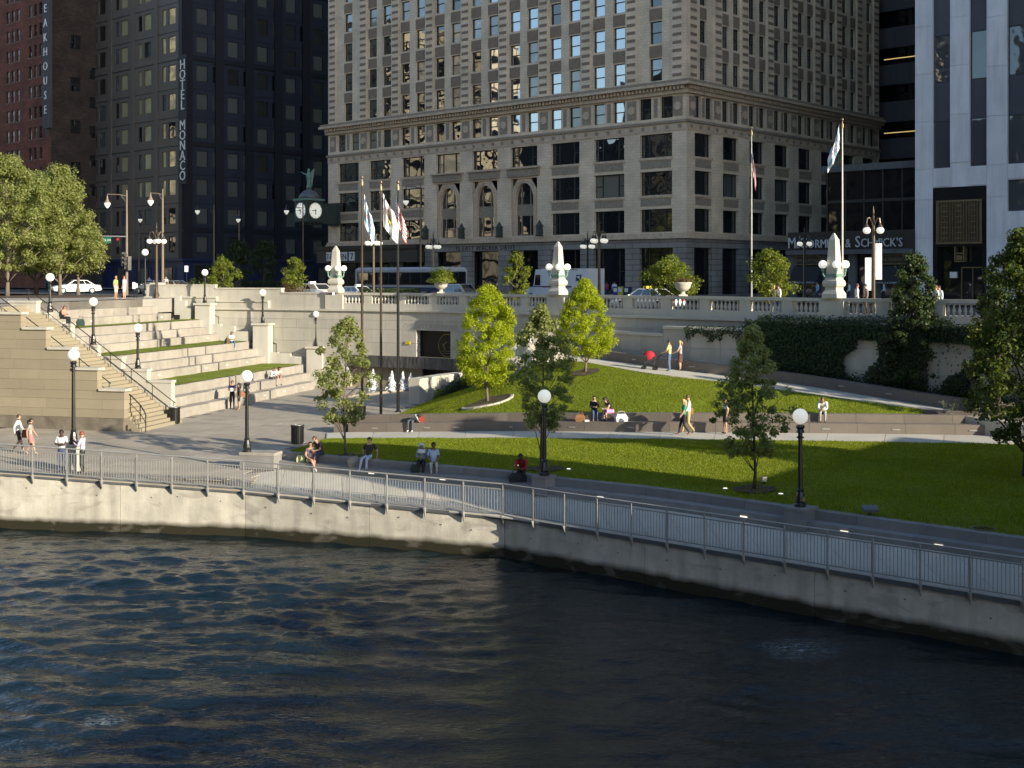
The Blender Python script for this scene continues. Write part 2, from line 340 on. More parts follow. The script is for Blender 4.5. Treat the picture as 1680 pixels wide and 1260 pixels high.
def loft(A, B, n=8, bulge=0):
    mb = MB(); m = len(A)
    for i in range(m):
        for k in range(n+1):
            t = k/n; p = A[i].lerp(B[i], t); mb.v.append((p.x, p.y, p.z+bulge*math.sin(math.pi*t)))
    for i in range(m-1):
        for k in range(n):
            mb.f.append((i*(n+1)+k, (i+1)*(n+1)+k, (i+1)*(n+1)+k+1, i*(n+1)+k+1)); mb.m.append(0)
    return mb
# ---- water
def water():
    rng = np.random.default_rng(5)
    xs = np.arange(-46, 30, .115); ys = np.arange(13, 62, .115); X, Y = np.meshgrid(xs, ys); Z = np.zeros_like(X)
    wind = math.radians(84)
    for i in range(90):
        lam = .36*(9 ** rng.random()); a = wind+rng.normal(0, .40); k = 2*math.pi/lam
        amp = .0062*lam**.8
        ph = rng.random()*6.28; arg = k*(X*math.cos(a)+Y*math.sin(a))+ph+.6*np.sin(X*.31*math.cos(a+1)+Y*.27+ph)
        Z += amp*1.7*(((1+np.sin(arg))*.5)**1.7-.38)
    g = .75+.35*np.sin(X*.23+1.3*np.sin(Y*.17))*np.sin(Y*.29+X*.11)
    Z = Z*g*.9-.35
    # boil of rising water near the quay
    n, m = X.shape; me = bpy.data.meshes.new("river_water"); co = np.stack([X, Y, Z], -1).reshape(-1, 3)
    i = np.arange(n*m).reshape(n, m); q = np.stack([i[:-1, :-1], i[:-1, 1:], i[1:, 1:], i[1:, :-1]], -1).reshape(-1, 4)
    # outer calm sheet
    ex = np.array([(-500, -400, -.5), (300, -400, -.5), (300, 62.5, -.5), (-500, 62.5, -.5)]); base = len(co); co = np.vstack([co, ex]); q = np.vstack([q, [[base, base+1, base+2, base+3]]])
    me.vertices.add(len(co)); me.vertices.foreach_set("co", co.ravel()); me.loops.add(q.size); me.loops.foreach_set("vertex_index", q.ravel())
    me.polygons.add(len(q)); me.polygons.foreach_set("loop_start", np.arange(0, q.size, 4)); me.polygons.foreach_set("use_smooth", np.ones(len(q), bool))
    me.update(calc_edges=True); me.validate()
    mt = bpy.data.materials.new("river_water"); mt.use_nodes = True; nn = mt.node_tree; b = nn.nodes["Principled BSDF"]
    b.inputs["Base Color"].default_value = (.004, .012, .016, 1); b.inputs["Roughness"].default_value = .025; b.inputs["IOR"].default_value = 1.34
    ge = nn.nodes.new("ShaderNodeNewGeometry"); mp = nn.nodes.new("ShaderNodeMapping"); mp.inputs["Scale"].default_value = (1, 2.0, 1); mp.inputs["Rotation"].default_value = (0, 0, R(-22)); nn.links.new(ge.outputs["Position"], mp.inputs[0])
    no = nn.nodes.new("ShaderNodeTexNoise"); no.inputs["Scale"].default_value = 5.5; no.inputs["Detail"].default_value = 4; no.inputs["Distortion"].default_value = .4; nn.links.new(mp.outputs[0], no.inputs["Vector"])
    bp = nn.nodes.new("ShaderNodeBump"); bp.inputs["Strength"].default_value = .7; bp.inputs["Distance"].default_value = .036; nn.links.new(no.outputs["Fac"], bp.inputs["Height"]); nn.links.new(bp.outputs[0], b.inputs["Normal"])
    # foam streaks (white water lies at two places on the river)
    def blob(cx, cy, rx, ry, rot):
        m2 = nn.nodes.new("ShaderNodeMapping"); m2.vector_type = 'TEXTURE'; m2.inputs["Location"].default_value = (cx, cy, 0); m2.inputs["Rotation"].default_value = (0, 0, rot); m2.inputs["Scale"].default_value = (rx, ry, 50); nn.links.new(ge.outputs["Position"], m2.inputs[0])
        le = nn.nodes.new("ShaderNodeVectorMath"); le.operation = 'LENGTH'; nn.links.new(m2.outputs[0], le.inputs[0])
        r = nn.nodes.new("ShaderNodeMapRange"); r.inputs["From Min"].default_value = .2; r.inputs["From Max"].default_value = 1.0; r.inputs["To Min"].default_value = 1; r.inputs["To Max"].default_value = 0; nn.links.new(le.outputs["Value"], r.inputs["Value"]); return r.outputs[0]
    f1 = G(1290, 1065, -.35); f2 = G(160, 1185, -.35)
    a1 = blob(f1.x+.4, f1.y, 1.5, 1.2, R(35)); a2 = blob(f2.x, f2.y, .8, .5, R(10))
    mxx = nn.nodes.new("ShaderNodeMath"); mxx.operation = 'MAXIMUM'; nn.links.new(a1, mxx.inputs[0]); nn.links.new(a2, mxx.inputs[1])
    mp3 = nn.nodes.new("ShaderNodeMapping"); mp3.inputs["Scale"].default_value = (1, 2.6, 1); mp3.inputs["Rotation"].default_value = (0, 0, R(-25)); nn.links.new(ge.outputs["Position"], mp3.inputs[0])
    fn = nn.nodes.new("ShaderNodeTexNoise"); fn.inputs["Scale"].default_value = 3.4; fn.inputs["Detail"].default_value = 9; fn.inputs["Roughness"].default_value = .75; fn.inputs["Distortion"].default_value = 1.6; nn.links.new(mp3.outputs[0], fn.inputs["Vector"])
    r4 = nn.nodes.new("ShaderNodeMapRange"); r4.inputs["From Min"].default_value = .49; r4.inputs["From Max"].default_value = .72; nn.links.new(fn.outputs["Fac"], r4.inputs["Value"])
    mm = nn.nodes.new("ShaderNodeMath"); mm.operation = 'MULTIPLY'; nn.links.new(mxx.outputs[0], mm.inputs[0]); nn.links.new(r4.outputs[0], mm.inputs[1])
    mix = nn.nodes.new("ShaderNodeMix"); mix.data_type = 'RGBA'; mix.inputs["A"].default_value = (.004, .012, .016, 1); mix.inputs["B"].default_value = (.45, .5, .52, 1); nn.links.new(mm.outputs[0], mix.inputs["Factor"]); nn.links.new(mix.outputs["Result"], b.inputs["Base Color"])
    me.materials.append(mt); tag(link("river_water", me), kind='structure')
water()
# ---- river wall
WL = [Vector((-46, 55.2, 2.1)), Vector((-20.8, 50.95, 1.93)), Vector((-10.5, 49.3, 1.48)), Vector((-.27, 45.6, 1.18)), Vector((13.76, 33.7, 1.16)), Vector((19.9, 28.5, 1.16)), Vector((23, 25.9, 1.16))]   # quay edge: plan and deck level
def concrete_wall_mat():
    m = mat('quay_concrete', (.54, .51, .435), .85, var=.25, vscale=1.0, bump=.15, bscale=14, detail=8, obj_rand=.05, streak=.26)
    n = m.node_tree; b = n.nodes["Principled BSDF"]; src = b.inputs["Base Color"].links[0].from_socket
    ge = n.nodes.new("ShaderNodeNewGeometry"); se = n.nodes.new("ShaderNodeSeparateXYZ"); n.links.new(ge.outputs["Position"], se.inputs[0])
    # algae belt: grows from the river up to about .35 m
    no = n.nodes.new("ShaderNodeTexNoise"); no.inputs["Scale"].default_value = 1.4; no.inputs["Detail"].default_value = 6; n.links.new(ge.outputs["Position"], no.inputs["Vector"])
    ad = n.nodes.new("ShaderNodeMath"); ad.operation = 'MULTIPLY_ADD'; ad.inputs[1].default_value = .22; n.links.new(no.outputs["Fac"], ad.inputs[0]); n.links.new(se.outputs[2], ad.inputs[2])
    r = n.nodes.new("ShaderNodeMapRange"); r.inputs["From Min"].default_value = .08; r.inputs["From Max"].default_value = .31; n.links.new(ad.outputs[0], r.inputs["Value"])
    mx = n.nodes.new("ShaderNodeMix"); mx.data_type = 'RGBA'; mx.inputs["A"].default_value = (.018, .016, .005, 1); n.links.new(r.outputs[0], mx.inputs["Factor"]); n.links.new(src, mx.inputs["B"])
    # dark repair patches and a tide line
    n2 = n.nodes.new("ShaderNodeTexNoise"); n2.inputs["Scale"].default_value = .75; n2.inputs["Detail"].default_value = 7; n2.inputs["Distortion"].default_value = .8
    mp = n.nodes.new("ShaderNodeMapping"); mp.inputs["Scale"].default_value = (1, 1, 2.6); n.links.new(ge.outputs["Position"], mp.inputs[0]); n.links.new(mp.outputs[0], n2.inputs["Vector"])
    r2 = n.nodes.new("ShaderNodeMapRange"); r2.inputs["From Min"].default_value = .56; r2.inputs["From Max"].default_value = .66; r2.inputs["To Max"].default_value = .38; n.links.new(n2.outputs["Fac"], r2.inputs["Value"])
    m3 = n.nodes.new("ShaderNodeMix"); m3.data_type = 'RGBA'; m3.inputs["B"].default_value = (.20, .18, .15, 1); n.links.new(mx.outputs["Result"], m3.inputs["A"]); n.links.new(r2.outputs[0], m3.inputs["Factor"])
    n.links.new(m3.outputs["Result"], b.inputs["Base Color"]); return m
M['quay'] = concrete_wall_mat()
river_wall = struct('river_wall'); rnd = random.Random(8); holes = MB(); ch = MB(); stn = MB()
for a, b in zip(WL, WL[1:]):
    k = max(1, round((b-a).xy.length/6.9)); n = back_n([a, b])[0]; e = (b-a)*(.01/(b-a).length)
    for i in range(k):
        p, q = a.lerp(b, i/k)+e, a.lerp(b, (i+1)/k)-e; j = n*rnd.uniform(-.01, .012)
        pl_ = [p+j, q+j, q+n*.6, p+n*.6]; part('concrete_panel', MB().hexa([(v.x, v.y, -1.6) for v in pl_], [(v.x, v.y, v.z-.135) for v in pl_]), M['quay'], river_wall)
        for f in (.2, .5, .8): c = p.lerp(q, f+rnd.uniform(-.06, .06))-n*.016; holes.disc((c.x, c.y, c.z-.55+rnd.uniform(-.12, .12)), -n, .028, 8, th=.004)
    o = [a-n*.05, b-n*.05, b+n*.7, a+n*.7]; ch.hexa([(v.x, v.y, v.z-.134) for v in o], [(v.x, v.y, v.z-.006) for v in o])
part('form_tie_hole', holes, M['shade_rec'], river_wall, kind='stuff'); struct('deck_edge_channel', ch, M['dsteel'])
# ---- lawn / path / bench control rows (photo column, row, level)
def path_z(px): return interp(px, [571, 1114, 1700], [1.80, 2.60, 2.78])
def curve(rows): return [G(px, py, z) for px, py, z in rows]
LF = curve([(430, 739.5, 2.35), (482, 743.6, 2.35), (539, 748.6, 2.35), (619, 756, 2.35), (730, 765, 2.35), (844, 775, 2.35), (897, 783, 2.35), (1080, 802, 2.35), (1299, 832.5, 2.35), (1500, 859.5, 2.35), (1680, 884, 2.35), (1860, 909, 2.35), (2150, 949, 2.35)])
LFs = smooth_poly(LF, 5)
DECK_IN = offset(LFs, -.52)
# promenade deck (pale concrete slabs)
deck = struct('promenade_deck')
edge = resample(WL[2:6], 2.0)
inn = resample([Vector((-10.9, 53.6, 0))]+[p for p in DECK_IN if p.x > -9.5], 2.0)
for v in inn: v.z = D
NDK = 26
def at_frac(pts, t):
    cum = [0]
    for a, b in zip(pts, pts[1:]): cum.append(cum[-1]+(b.xy-a.xy).length)
    s = t*cum[-1]; k = max(0, min(len(pts)-2, int(np.searchsorted(cum, s, 'right'))-1))
    return pts[k].lerp(pts[k+1], (s-cum[k])/max(1e-9, cum[k+1]-cum[k]))
def flat(p, z): return Vector((p.x, p.y, z))
for i in range(NDK):
    A, B = at_frac(edge, i/NDK), at_frac(edge, (i+1)/NDK); Cc, Dd = at_frac(inn, (i+1)/NDK), at_frac(inn, i/NDK)
    e = .006
    A, B, Cc, Dd = A.lerp(B, e), B.lerp(A, e), Cc.lerp(Dd, e), Dd.lerp(Cc, e)
    A, B = A-(Dd-A).normalized()*.058, B-(Cc-B).normalized()*.058
    part('concrete_slab', MB().hexa([(p.x, p.y, p.z-dz) for p, dz in zip((A, B, Cc, Dd), (.05, .05, .3, .3))], [(p.x, p.y, p.z) for p in (A, B, Cc, Dd)]), M['pale_conc'], deck)
for a, b in zip(WL[:2], WL[1:3]):
    k = max(1, round((b-a).xy.length/1.5)); n = back_n([a, b])[0]
    for i in range(k):
        p, q = a.lerp(b, (i+.004)/k), a.lerp(b, (i+.996)/k); o = [p-n*.058, q-n*.058, q+n*1.36, p+n*1.36]
        part('edge_slab', MB().hexa([(v.x, v.y, z-.05) for v, z in zip(o, (p.z, q.z, D, D))], [(o[0].x, o[0].y, p.z), (o[1].x, o[1].y, q.z), (o[2].x, o[2].y, D+.003), (o[3].x, o[3].y, D+.003)]), M['granite'], deck)
# plaza bed + pavers
TO = Vector((-19.6, 70.3, 0)); TU = Vector((-.97, .243, 0)); TV = Vector((.243, .97, 0))
def tp(a, b, z=0): p = TO+TU*a+TV*b; return Vector((p.x, p.y, z))
bed = MB(); bed.prism([(-46, 56.8), (-20.6, 52.2), (-12, 51), (-9.2, 53.4), (-5.3, 51), (.1, 48.2), (5.2, 45), (9, 41.4), (15, 35.8), (20, 31), (30, 27), (42, 46), (20, 68), (0, 85), (-12, 95), (-30, 101), (-46, 100)], .3, 1.725)
struct('ground_bed', bed, M['joint'])
def inside(p, poly):
    c = False; j = len(poly)-1
    for i in range(len(poly)):
        xi, yi = poly[i]; xj, yj = poly[j]
        if (yi > p[1]) != (yj > p[1]) and p[0] < (xj-xi)*(p[1]-yi)/(yj-yi)+xi: c = not c
        j = i
    return c
ple = [(-46, 56.4), (-20.6, 52.0), (-10.4, 50.3), (-11.0, 53.5)]
ple += [tuple(G(475, 741.5, D).xy), tuple(G(505, 730.5, D).xy), tuple(G(535, 721, D).xy), tuple(G(571, 719.5, D).xy), tuple(G(571, 709, D).xy), tuple(G(572, 690, D).xy), tuple(G(651, 681, D).xy), tuple(G(689, 664.5, D).xy), (-5.4, 82), (-2.8, 88), (-13, 95), (-14.6, 96), (-14.9, 90), (-18.9, 71.5), (-20.6, 66), (-28, 67.6), (-42, 71)]
pave = struct('plaza_paving'); cells = []
for i, a in enumerate(np.arange(-24, 24, 1.5)):
    for j, b in enumerate(np.arange(-24, 26, .9)):
        off = .75*(j % 2)
        c = tp(a+off+.75, b+.45)
        if inside((c.x, c.y), ple) and -.52 < c.x/c.y < .45: cells.append((c.y, a+off, b))
cells.sort(); pb = MB()
meA = MB().box(-.744, .744, -.444, .444, -.04, 0).mesh('paving_stone', M['granite'])
meP = MB().box(-.744, .744, -.444, .444, -.04, 0).mesh('paving_stone', M['pale_conc'])
rzT = math.atan2(TU.y, TU.x)
for k, (yy, a, b) in enumerate(cells):
    c = tp(a+.75, b+.45)
    if k < 300: inst('paving_stone', meA, pave, (c.x, c.y, D), rzT)
    else:
        pb.hexa(*[[tuple(tp(x, y, z)) for x, y in ((a+.006, b+.006), (a+1.494, b+.006), (a+1.494, b+.894), (a+.006, b+.894))] for z in (D-.04, D)])
part('far_paving_stones', pb, M['granite'], pave, kind='stuff')
# ---- deck bench (two low tiers) with lit step lights
lower_bench = thing('curved_bench', 'long low granite bench curving along the promenade between the river railing and the front lawn', 'bench', (0, 0, 0))
front2 = [p for p in LFs]
blocks('backrest_block', [flat(p, D) for p in offset(front2, .0)], 2.05, .42, 0, .60, M['bench2'], lower_bench, seed=4)
blocks('seat_block', [flat(p, D) for p in offset(front2, -.50)], 2.05, .488, 0, .31, M['bench2'], lower_bench, seed=5)
lightpx = [(609, 782), (726, 794), (843, 817), (1220, 858), (1385, 882), (1540, 905), (985, 823)]
fr = offset(front2, -.515)
lens = MB().box(-.13, .13, -.012, .01, -.022, .022).mesh('step_light', M['steplight'])
def near_on(pts, px):
    best = min(range(len(pts)-1), key=lambda i: abs((pts[i].x/pts[i].y+pts[i+1].x/pts[i+1].y)/2-(px-840)/F)); a, b = pts[best], pts[best+1]
    r = (px-840)/F; t = (a.x-r*a.y)/(r*(b.y-a.y)-(b.x-a.x)); t = max(0, min(1, t)); p = a.lerp(b, t); return p, math.atan2(b.y-a.y, b.x-a.x)
frd = resample(fr, .8)
for px, py in lightpx:
    p, rz = near_on(frd, px); inst('step_light', lens, lower_bench, (p.x, p.y, D+.17), rz)
# lamp pedestals that interrupt the bench
def pedestal(px, wd, dp, h, label, back=.2):
    p, rz = near_on(frd, px); n = Vector((-math.sin(rz), math.cos(rz), 0)); c = p+n*back
    t = thing('lamp_pedestal', label, 'pedestal', (c.x, c.y, D), rz)
    part('shaft', MB().box(-wd/2, wd/2, -dp/2, dp/2, 0, h-.09), M['bench2'], t); part('cap', MB().box(-wd/2-.02, wd/2+.02, -dp/2-.02, dp/2+.02, h-.09, h), M['bench2'], t)
    return c
ped_mid = pedestal(886, .62, .75, .70, 'short square granite pedestal under the lamp post by the red jacketed sitter', .28)
ped_right = pedestal(1306, .78, .8, .72, 'square granite pedestal under the right hand lamp post', .28)
pl = G(421, 770, D); ped_left = Vector((pl.x-.35, pl.y+.3, 0))
t = thing('lamp_pedestal', 'wide low granite block carrying a lamp post at the plaza end of the bench', 'pedestal', (pl.x, pl.y, D), R(-14))
part('shaft', MB().box(-.78, .78, 0, .8, 0, .58), M['bench2'], t); part('cap', MB().box(-.8, .8, -.02, .82, .58, .70), M['seat'], t)
# ---- lower lawn
fz = lambda px: interp(px, [430, 475, 530, 620], [1.8, 1.8, 2.28, 2.35])
colsA = [476, 500, 535, 571, 619, 730, 844, 897, 1080, 1299, 1500, 1680, 1860, 2150]
LA = curve([(c, interp(c, [430, 482, 539, 619, 730, 844, 897, 1080, 1299, 1500, 1680, 1860, 2150], [739.5, 743.6, 748.6, 756, 765, 775, 783, 802, 832.5, 859.5, 884, 909, 949]), 2.35) for c in colsA])
LA = [p+Vector((0, .35, -.02-(2.35-fz(c)))) for p, c in zip(LA, colsA)]
LB = curve([(c, interp(c, [475, 505, 535, 571, 840, 1114, 1320, 1680, 1860, 2150], [741, 730, 720.6, 719.2, 718.6, 720.5, 723, 729, 731, 735]), path_z(c)+.01) for c in colsA])
lawn1 = loft(smooth_poly(LA, 4), smooth_poly(LB, 4), 14, .05)
def grassmat():
    m = bpy.data.materials.new('lawn_turf'); m.use_nodes = True; n = m.node_tree; b = n.nodes["Principled BSDF"]; b.inputs["Roughness"].default_value = .75; b.inputs["Specular IOR Level"].default_value = .2
    ge = n.nodes.new("ShaderNodeNewGeometry")
    no = n.nodes.new("ShaderNodeTexNoise"); no.inputs["Scale"].default_value = .38; no.inputs["Detail"].default_value = 9; no.inputs["Roughness"].default_value = .7; n.links.new(ge.outputs["Position"], no.inputs["Vector"])
    n2 = n.nodes.new("ShaderNodeTexNoise"); n2.inputs["Scale"].default_value = 14; n2.inputs["Detail"].default_value = 5; n.links.new(ge.outputs["Position"], n2.inputs["Vector"])
    ad = n.nodes.new("ShaderNodeMath"); ad.operation = 'ADD'; n.links.new(no.outputs["Fac"], ad.inputs[0]); n.links.new(n2.outputs["Fac"], ad.inputs[1])
    r = n.nodes.new("ShaderNodeMapRange"); r.inputs["From Min"].default_value = .7; r.inputs["From Max"].default_value = 1.3; n.links.new(ad.outputs[0], r.inputs["Value"])
    mx = n.nodes.new("ShaderNodeMix"); mx.data_type = 'RGBA'; mx.inputs["A"].default_value = (.075, .10, .008, 1); mx.inputs["B"].default_value = (.28, .345, .03, 1)
    n.links.new(r.outputs[0], mx.inputs["Factor"]); n.links.new(mx.outputs["Result"], b.inputs["Base Color"])
    bp = n.nodes.new("ShaderNodeBump"); bp.inputs["Strength"].default_value = .8; bp.inputs["Distance"].default_value = .12; n.links.new(n2.outputs["Fac"], bp.inputs["Height"]); n.links.new(bp.outputs[0], b.inputs["Normal"])
    return m
M['turf'] = grassmat(); M['blade'] = leafmat('grass_blades', (.13, .165, .010), (.29, .355, .035), .5)
struct('front_lawn', lawn1, M['turf'], True); bv1 = surf(lawn1)
# ---- path
PA = [p+Vector((0, 0, -.012)) for p in LB[2:]]
colsP = colsA[2:]
PB = curve([(c, interp(c, [535, 571, 840, 1114, 1286, 1623, 1860, 2150], [711, 709.3, 707, 708.6, 710, 714, 717, 721]), path_z(c)) for c in colsP])
path_me = loft(smooth_poly(PA, 4), smooth_poly([p+Vector((0, .25, 0)) for p in PB], 4), 2)
path = struct('garden_path', MB(), M['pale_conc'])
sa, sb = resample(PA, 2.4), None
N = len(sa)-1; PAs = [at_frac(PA, i/N) for i in range(N+1)]; PBs = [at_frac([p+Vector((0, .25, 0)) for p in PB], i/N) for i in range(N+1)]
for i in range(N):
    A, B, Cc, Dd = PAs[i], PAs[i+1], PBs[i+1], PBs[i]; e = .004
    A, B, Cc, Dd = A.lerp(B, e), B.lerp(A, e), Cc.lerp(Dd, e), Dd.lerp(Cc, e); dz = Vector((0, 0, -.1))
    part('concrete_slab', MB().hexa([p+dz for p in (A, B, Cc, Dd)], [A, B, Cc, Dd]), M['pale_conc'], path)
bvp = surf(path_me)
# ---- upper bench
upper_bench = thing('two_tier_bench', 'long straight two tier granite bench between the garden path and the sloping upper lawn', 'bench', (0, 0, 0))
UB = smooth_poly([p for c, p in zip(colsP, PB) if c >= 571], 5)
blocks('seat_block', UB, 2.1, .60, -.1, .45, M['bench'], upper_bench, seed=6)
UB2 = offset(UB, .604)
blocks('backrest_block', UB2, 2.1, .42, -.1, .82, M['bench'], upper_bench, seed=7)
p0 = UB[0]
part('end_block', MB().cbox((p0.x-.35, p0.y+.45, 2.0), (.55, 1.15, .95), R(-12)), M['bench'], upper_bench)
ubd = resample(offset(UB, -.014), .8)
slot = MB().box(-.17, .17, -.01, .01, -.03, .03).mesh('light_slot', M['steel'])
for px in (615, 749, 841, 938, 1035, 1355, 1470, 1597, 700, 1250):
    p, rz = near_on(ubd, px); inst('light_slot', slot, upper_bench, (p.x, p.y, p.z+.2), rz)
# ---- upper lawn
rows_b = [(651, 680.5, 1.78), (689, 664.5, 1.82), (730, 650, 2.35), (760, 640, 2.85), (800, 629, 3.45), (850, 611, 4.3), (925, 591, 4.98), (1068.6, 612.9, 4.68), (1183, 626, 4.42), (1305.7, 642.9, 4.12), (1430, 661, 3.82), (1516, 673.2, 3.62)]
rows_f = [(649, 682.5), (676, 682), (720, 681), (750, 680), (790, 679.5), (845, 679), (925, 678.6), (1068, 678.6), (1183, 678.8), (1305, 680), (1430, 681.5), (1514, 682.5)]
def up_z(px): return interp(px, [649, 676, 720, 760], [1.80, 2.05, 2.5, 2.7]) if px < 760 else path_z(px)+.80
UA = [Vector(near_on(resample(offset(UB, 1.0), .5), px)[0]) for px, py in rows_f]
UA = [Vector((p.x, p.y, up_z(px))) for p, (px, py) in zip(UA, rows_f)]
UBk = curve(rows_b)
lawn2 = loft(smooth_poly(UA, 4), smooth_poly(UBk, 4), 12, .10)
struct('upper_lawn', lawn2, M['turf'], True); bv2 = surf(lawn2)
# ---- ramp
cr = [870, 925.7, 1068.6, 1183, 1305.7, 1430, 1515, 1700]
rz_ = [5.12, 4.98, 4.68, 4.42, 4.12, 3.82, 3.62, 3.35]
RL = curve([(c, interp(c, [870, 925.7, 1068.6, 1183, 1305.7, 1430, 1514, 1700], [585.5, 591, 612.9, 626, 642.9, 661, 672.9, 700]), z+.01) for c, z in zip(cr, rz_)])
RU = curve([(c, interp(c, [870, 925.7, 1068.6, 1183, 1294, 1543, 1700], [576.5, 581.4, 601.4, 615, 628.6, 668.6, 693]), z+.01) for c, z in zip(cr, rz_)])
RLs, RUs = smooth_poly(RL, 4), smooth_poly(RU, 4)
ramp_me = loft(RLs, [p+Vector((0, .4, 0)) for p in RUs], 2); struct('ramp_path', ramp_me, M['pale_conc']); bvr = surf(ramp_me)
sk = MB()
for a, b in zip(RLs, RLs[1:]): sk.hexa([(p.x, p.y+k, 1.7) for p, k in ((a, 0), (b, 0), (b, .12), (a, .12))], [(p.x, p.y+k, p.z+.012) for p, k in ((a, 0), (b, 0), (b, .12), (a, .12))])
struct('ramp_kerb', sk, M['pale_conc'])
ramp_bench = thing('ramp_seat_wall', 'dark granite seat wall running down beside the sloping ramp under the ivy', 'seat wall', (0, 0, 0))
RUx = RUs
blocks('seat_block', RUx, 2.2, .48, -.3, .55, M['bench'], ramp_bench, seed=9)
for px in (1040, 1135, 1380, 1458, 1545, 1222):
    p, rz = near_on(resample(offset(RUx, -.012), .8), px); inst('light_slot', slot, ramp_bench, (p.x, p.y, p.z+.27), rz)
# ---- second (lower) retaining wall behind the ramp, stepping up to the right
garden_wall = thing('ramp_wall', 'grey stepped limestone wall with pale coping behind the ramp, half hidden by ivy', 'wall', (0, 0, 0))
GWp = smooth_poly([p+Vector((0, .5, 0)) for p in offset(RUs, .9)], 2)
def gw_top(px): return 6.55 if px < 1108 else (7.0 if px < 1222 else 7.5)
gq = resample(GWp, 1.9)
cop = MB(); backfill = MB(); lastz = None
for i, (a, b) in enumerate(zip(gq, gq[1:])):
    px = 840+F*(a.x+b.x)/(a.y+b.y); zt = gw_top(px); n = back_n([a, b])[0]
    for k, (z0, z1) in enumerate(zip(np.linspace(2.6, zt-.16, 5), np.linspace(2.6, zt-.16, 5)[1:])):
        if z1 < a.z: continue
        e = (b-a).normalized()*.008
        part('stone_block', MB().hexa([(p.x, p.y, z0+.006) for p in (a+e, b-e, b+n*.4, a+n*.4)], [(p.x, p.y, z1-.006) for p in (a+e, b-e, b+n*.4, a+n*.4)]), M['limestone'], garden_wall)
    cop.hexa([(p.x, p.y, zt-.16) for p in (a-n*.08, b-n*.08, b+n*.5, a+n*.5)], [(p.x, p.y, zt) for p in (a-n*.08, b-n*.08, b+n*.5, a+n*.5)])
    backfill.hexa([(p.x, p.y, 2.6) for p in (a+n*.41, b+n*.41, b+n*3.6, a+n*3.6)], [(p.x, p.y, zt-.2) for p in (a+n*.41, b+n*.41, b+n*3.6, a+n*3.6)])
part('coping', cop, M['limestone_smooth'], garden_wall); part('planting_bed', backfill, M['mulch'], garden_wall)
# ============================================================ upper retaining wall, balustrade, street
WP = [Vector((-32.5, 99.2, 0)), Vector((-28.6, 98.3, 0)), Vector((-20.5, 96.6, 0)), Vector((-13, 93.5, 0)), Vector((-9.8, 92.0, 0)), Vector((-6.5, 90.2, 0)), Vector((-3.2, 87.6, 0)), Vector((0, 84.8, 0)), Vector((3.03, 82, 0)), Vector((10.35, 74.95, 0)), Vector((17.27, 67.3, 0)), Vector((22.6, 62.0, 0)), Vector((32, 52.4, 0)), Vector((40, 44.4, 0))]
WS = resample(smooth_poly(WP, 8), .25); WN = back_n(WS)
wcum = [0]
for a, b in zip(WS, WS[1:]): wcum.append(wcum[-1]+(b-a).length)
def w_at(s):
    k = max(0, min(len(WS)-2, int(np.searchsorted(wcum, s, 'right'))-1)); t = (s-wcum[k])/(wcum[k+1]-wcum[k]); p = WS[k].lerp(WS[k+1], t); n = WN[k].lerp(WN[k+1], t).normalized(); return p, n
def w_px(px):                                       # arc length where the wall crosses a photo column
    r = (px-840)/F; i = min(range(len(WS)), key=lambda k: abs(WS[k].x/WS[k].y-r)); return wcum[i]
def wbox(mb, s0, s1, d0, d1, z0, z1, m=0):
    (a, n), (b, n2) = w_at(s0), w_at(s1)
    q = (a+n*d0, b+n2*d0, b+n2*d1, a+n*d1)
    return mb.hexa([(p.x, p.y, z0) for p in q], [(p.x, p.y, z1) for p in q], m)
ret = thing('retaining_wall', 'tall pale limestone retaining wall carrying the street above the plaza and memorial', 'wall', (0, 0, 0))
sN0, sN1 = w_px(690), w_px(746); sB0, sB1 = w_px(575), w_px(800)
zc_ = [1.70, 2.85, 4.13, 5.10, 6.05, 6.72, 7.36]
sL = w_px(243)
for k, (z0, z1) in enumerate(zip(zc_, zc_[1:])):
    s = sL-1.0*(k % 2)*1.2; 
    cuts = []
    while s < wcum[-1]-.5: cuts.append(s); s += 2.6
    if 2 <= k <= 3: cuts = sorted([c for c in cuts if not (sN0-.9 < c < sN1+.9)]+[sN0, sN1])
    if k < 2: cuts = sorted([c for c in cuts if not (sB0-.5 < c < sB1+.5)]+[sB0, sB1])
    for a, b in zip(cuts, cuts[1:]):
        if 2 <= k <= 3 and a >= sN0-.01 and b <= sN1+.01: continue
        if k < 2 and a >= sB0-.01 and b <= sB1+.01: continue
        if a < sL-.01: a = sL
        mb = MB(); nn_ = max(1, round((b-a)/1.4))
        for j in range(nn_): wbox(mb, lerp(a+.007, b-.007, j/nn_), lerp(a+.007, b-.007, (j+1)/nn_), -.38, .2, z0+.007, z1-.007)
        part('stone_block', mb, M['limestone'], ret)
core = MB(); cp = MB(); s = sL
while s < wcum[-1]-1.5:
    if sN0-1.3 < s < sN1+.05: wbox(core, s, s+1.25, .21, .6, 4.15, 6.05); wbox(core, s, s+1.25, -.30, .6, 6.06, 7.35)
    elif s+1.2 < sB0 or s > sB1+.3: wbox(core, s, s+1.25, -.30, .6, .5, 7.35)
    else: wbox(core, s, s+1.25, .12, .6, 4.15, 7.35); 
    wbox(cp, s, s+1.25, -.52, .35, 7.36, 7.50)
    s += 1.25
part('wall_core', core, M['limestone'], ret); part('coping', cp, M['limestone_smooth'], ret)
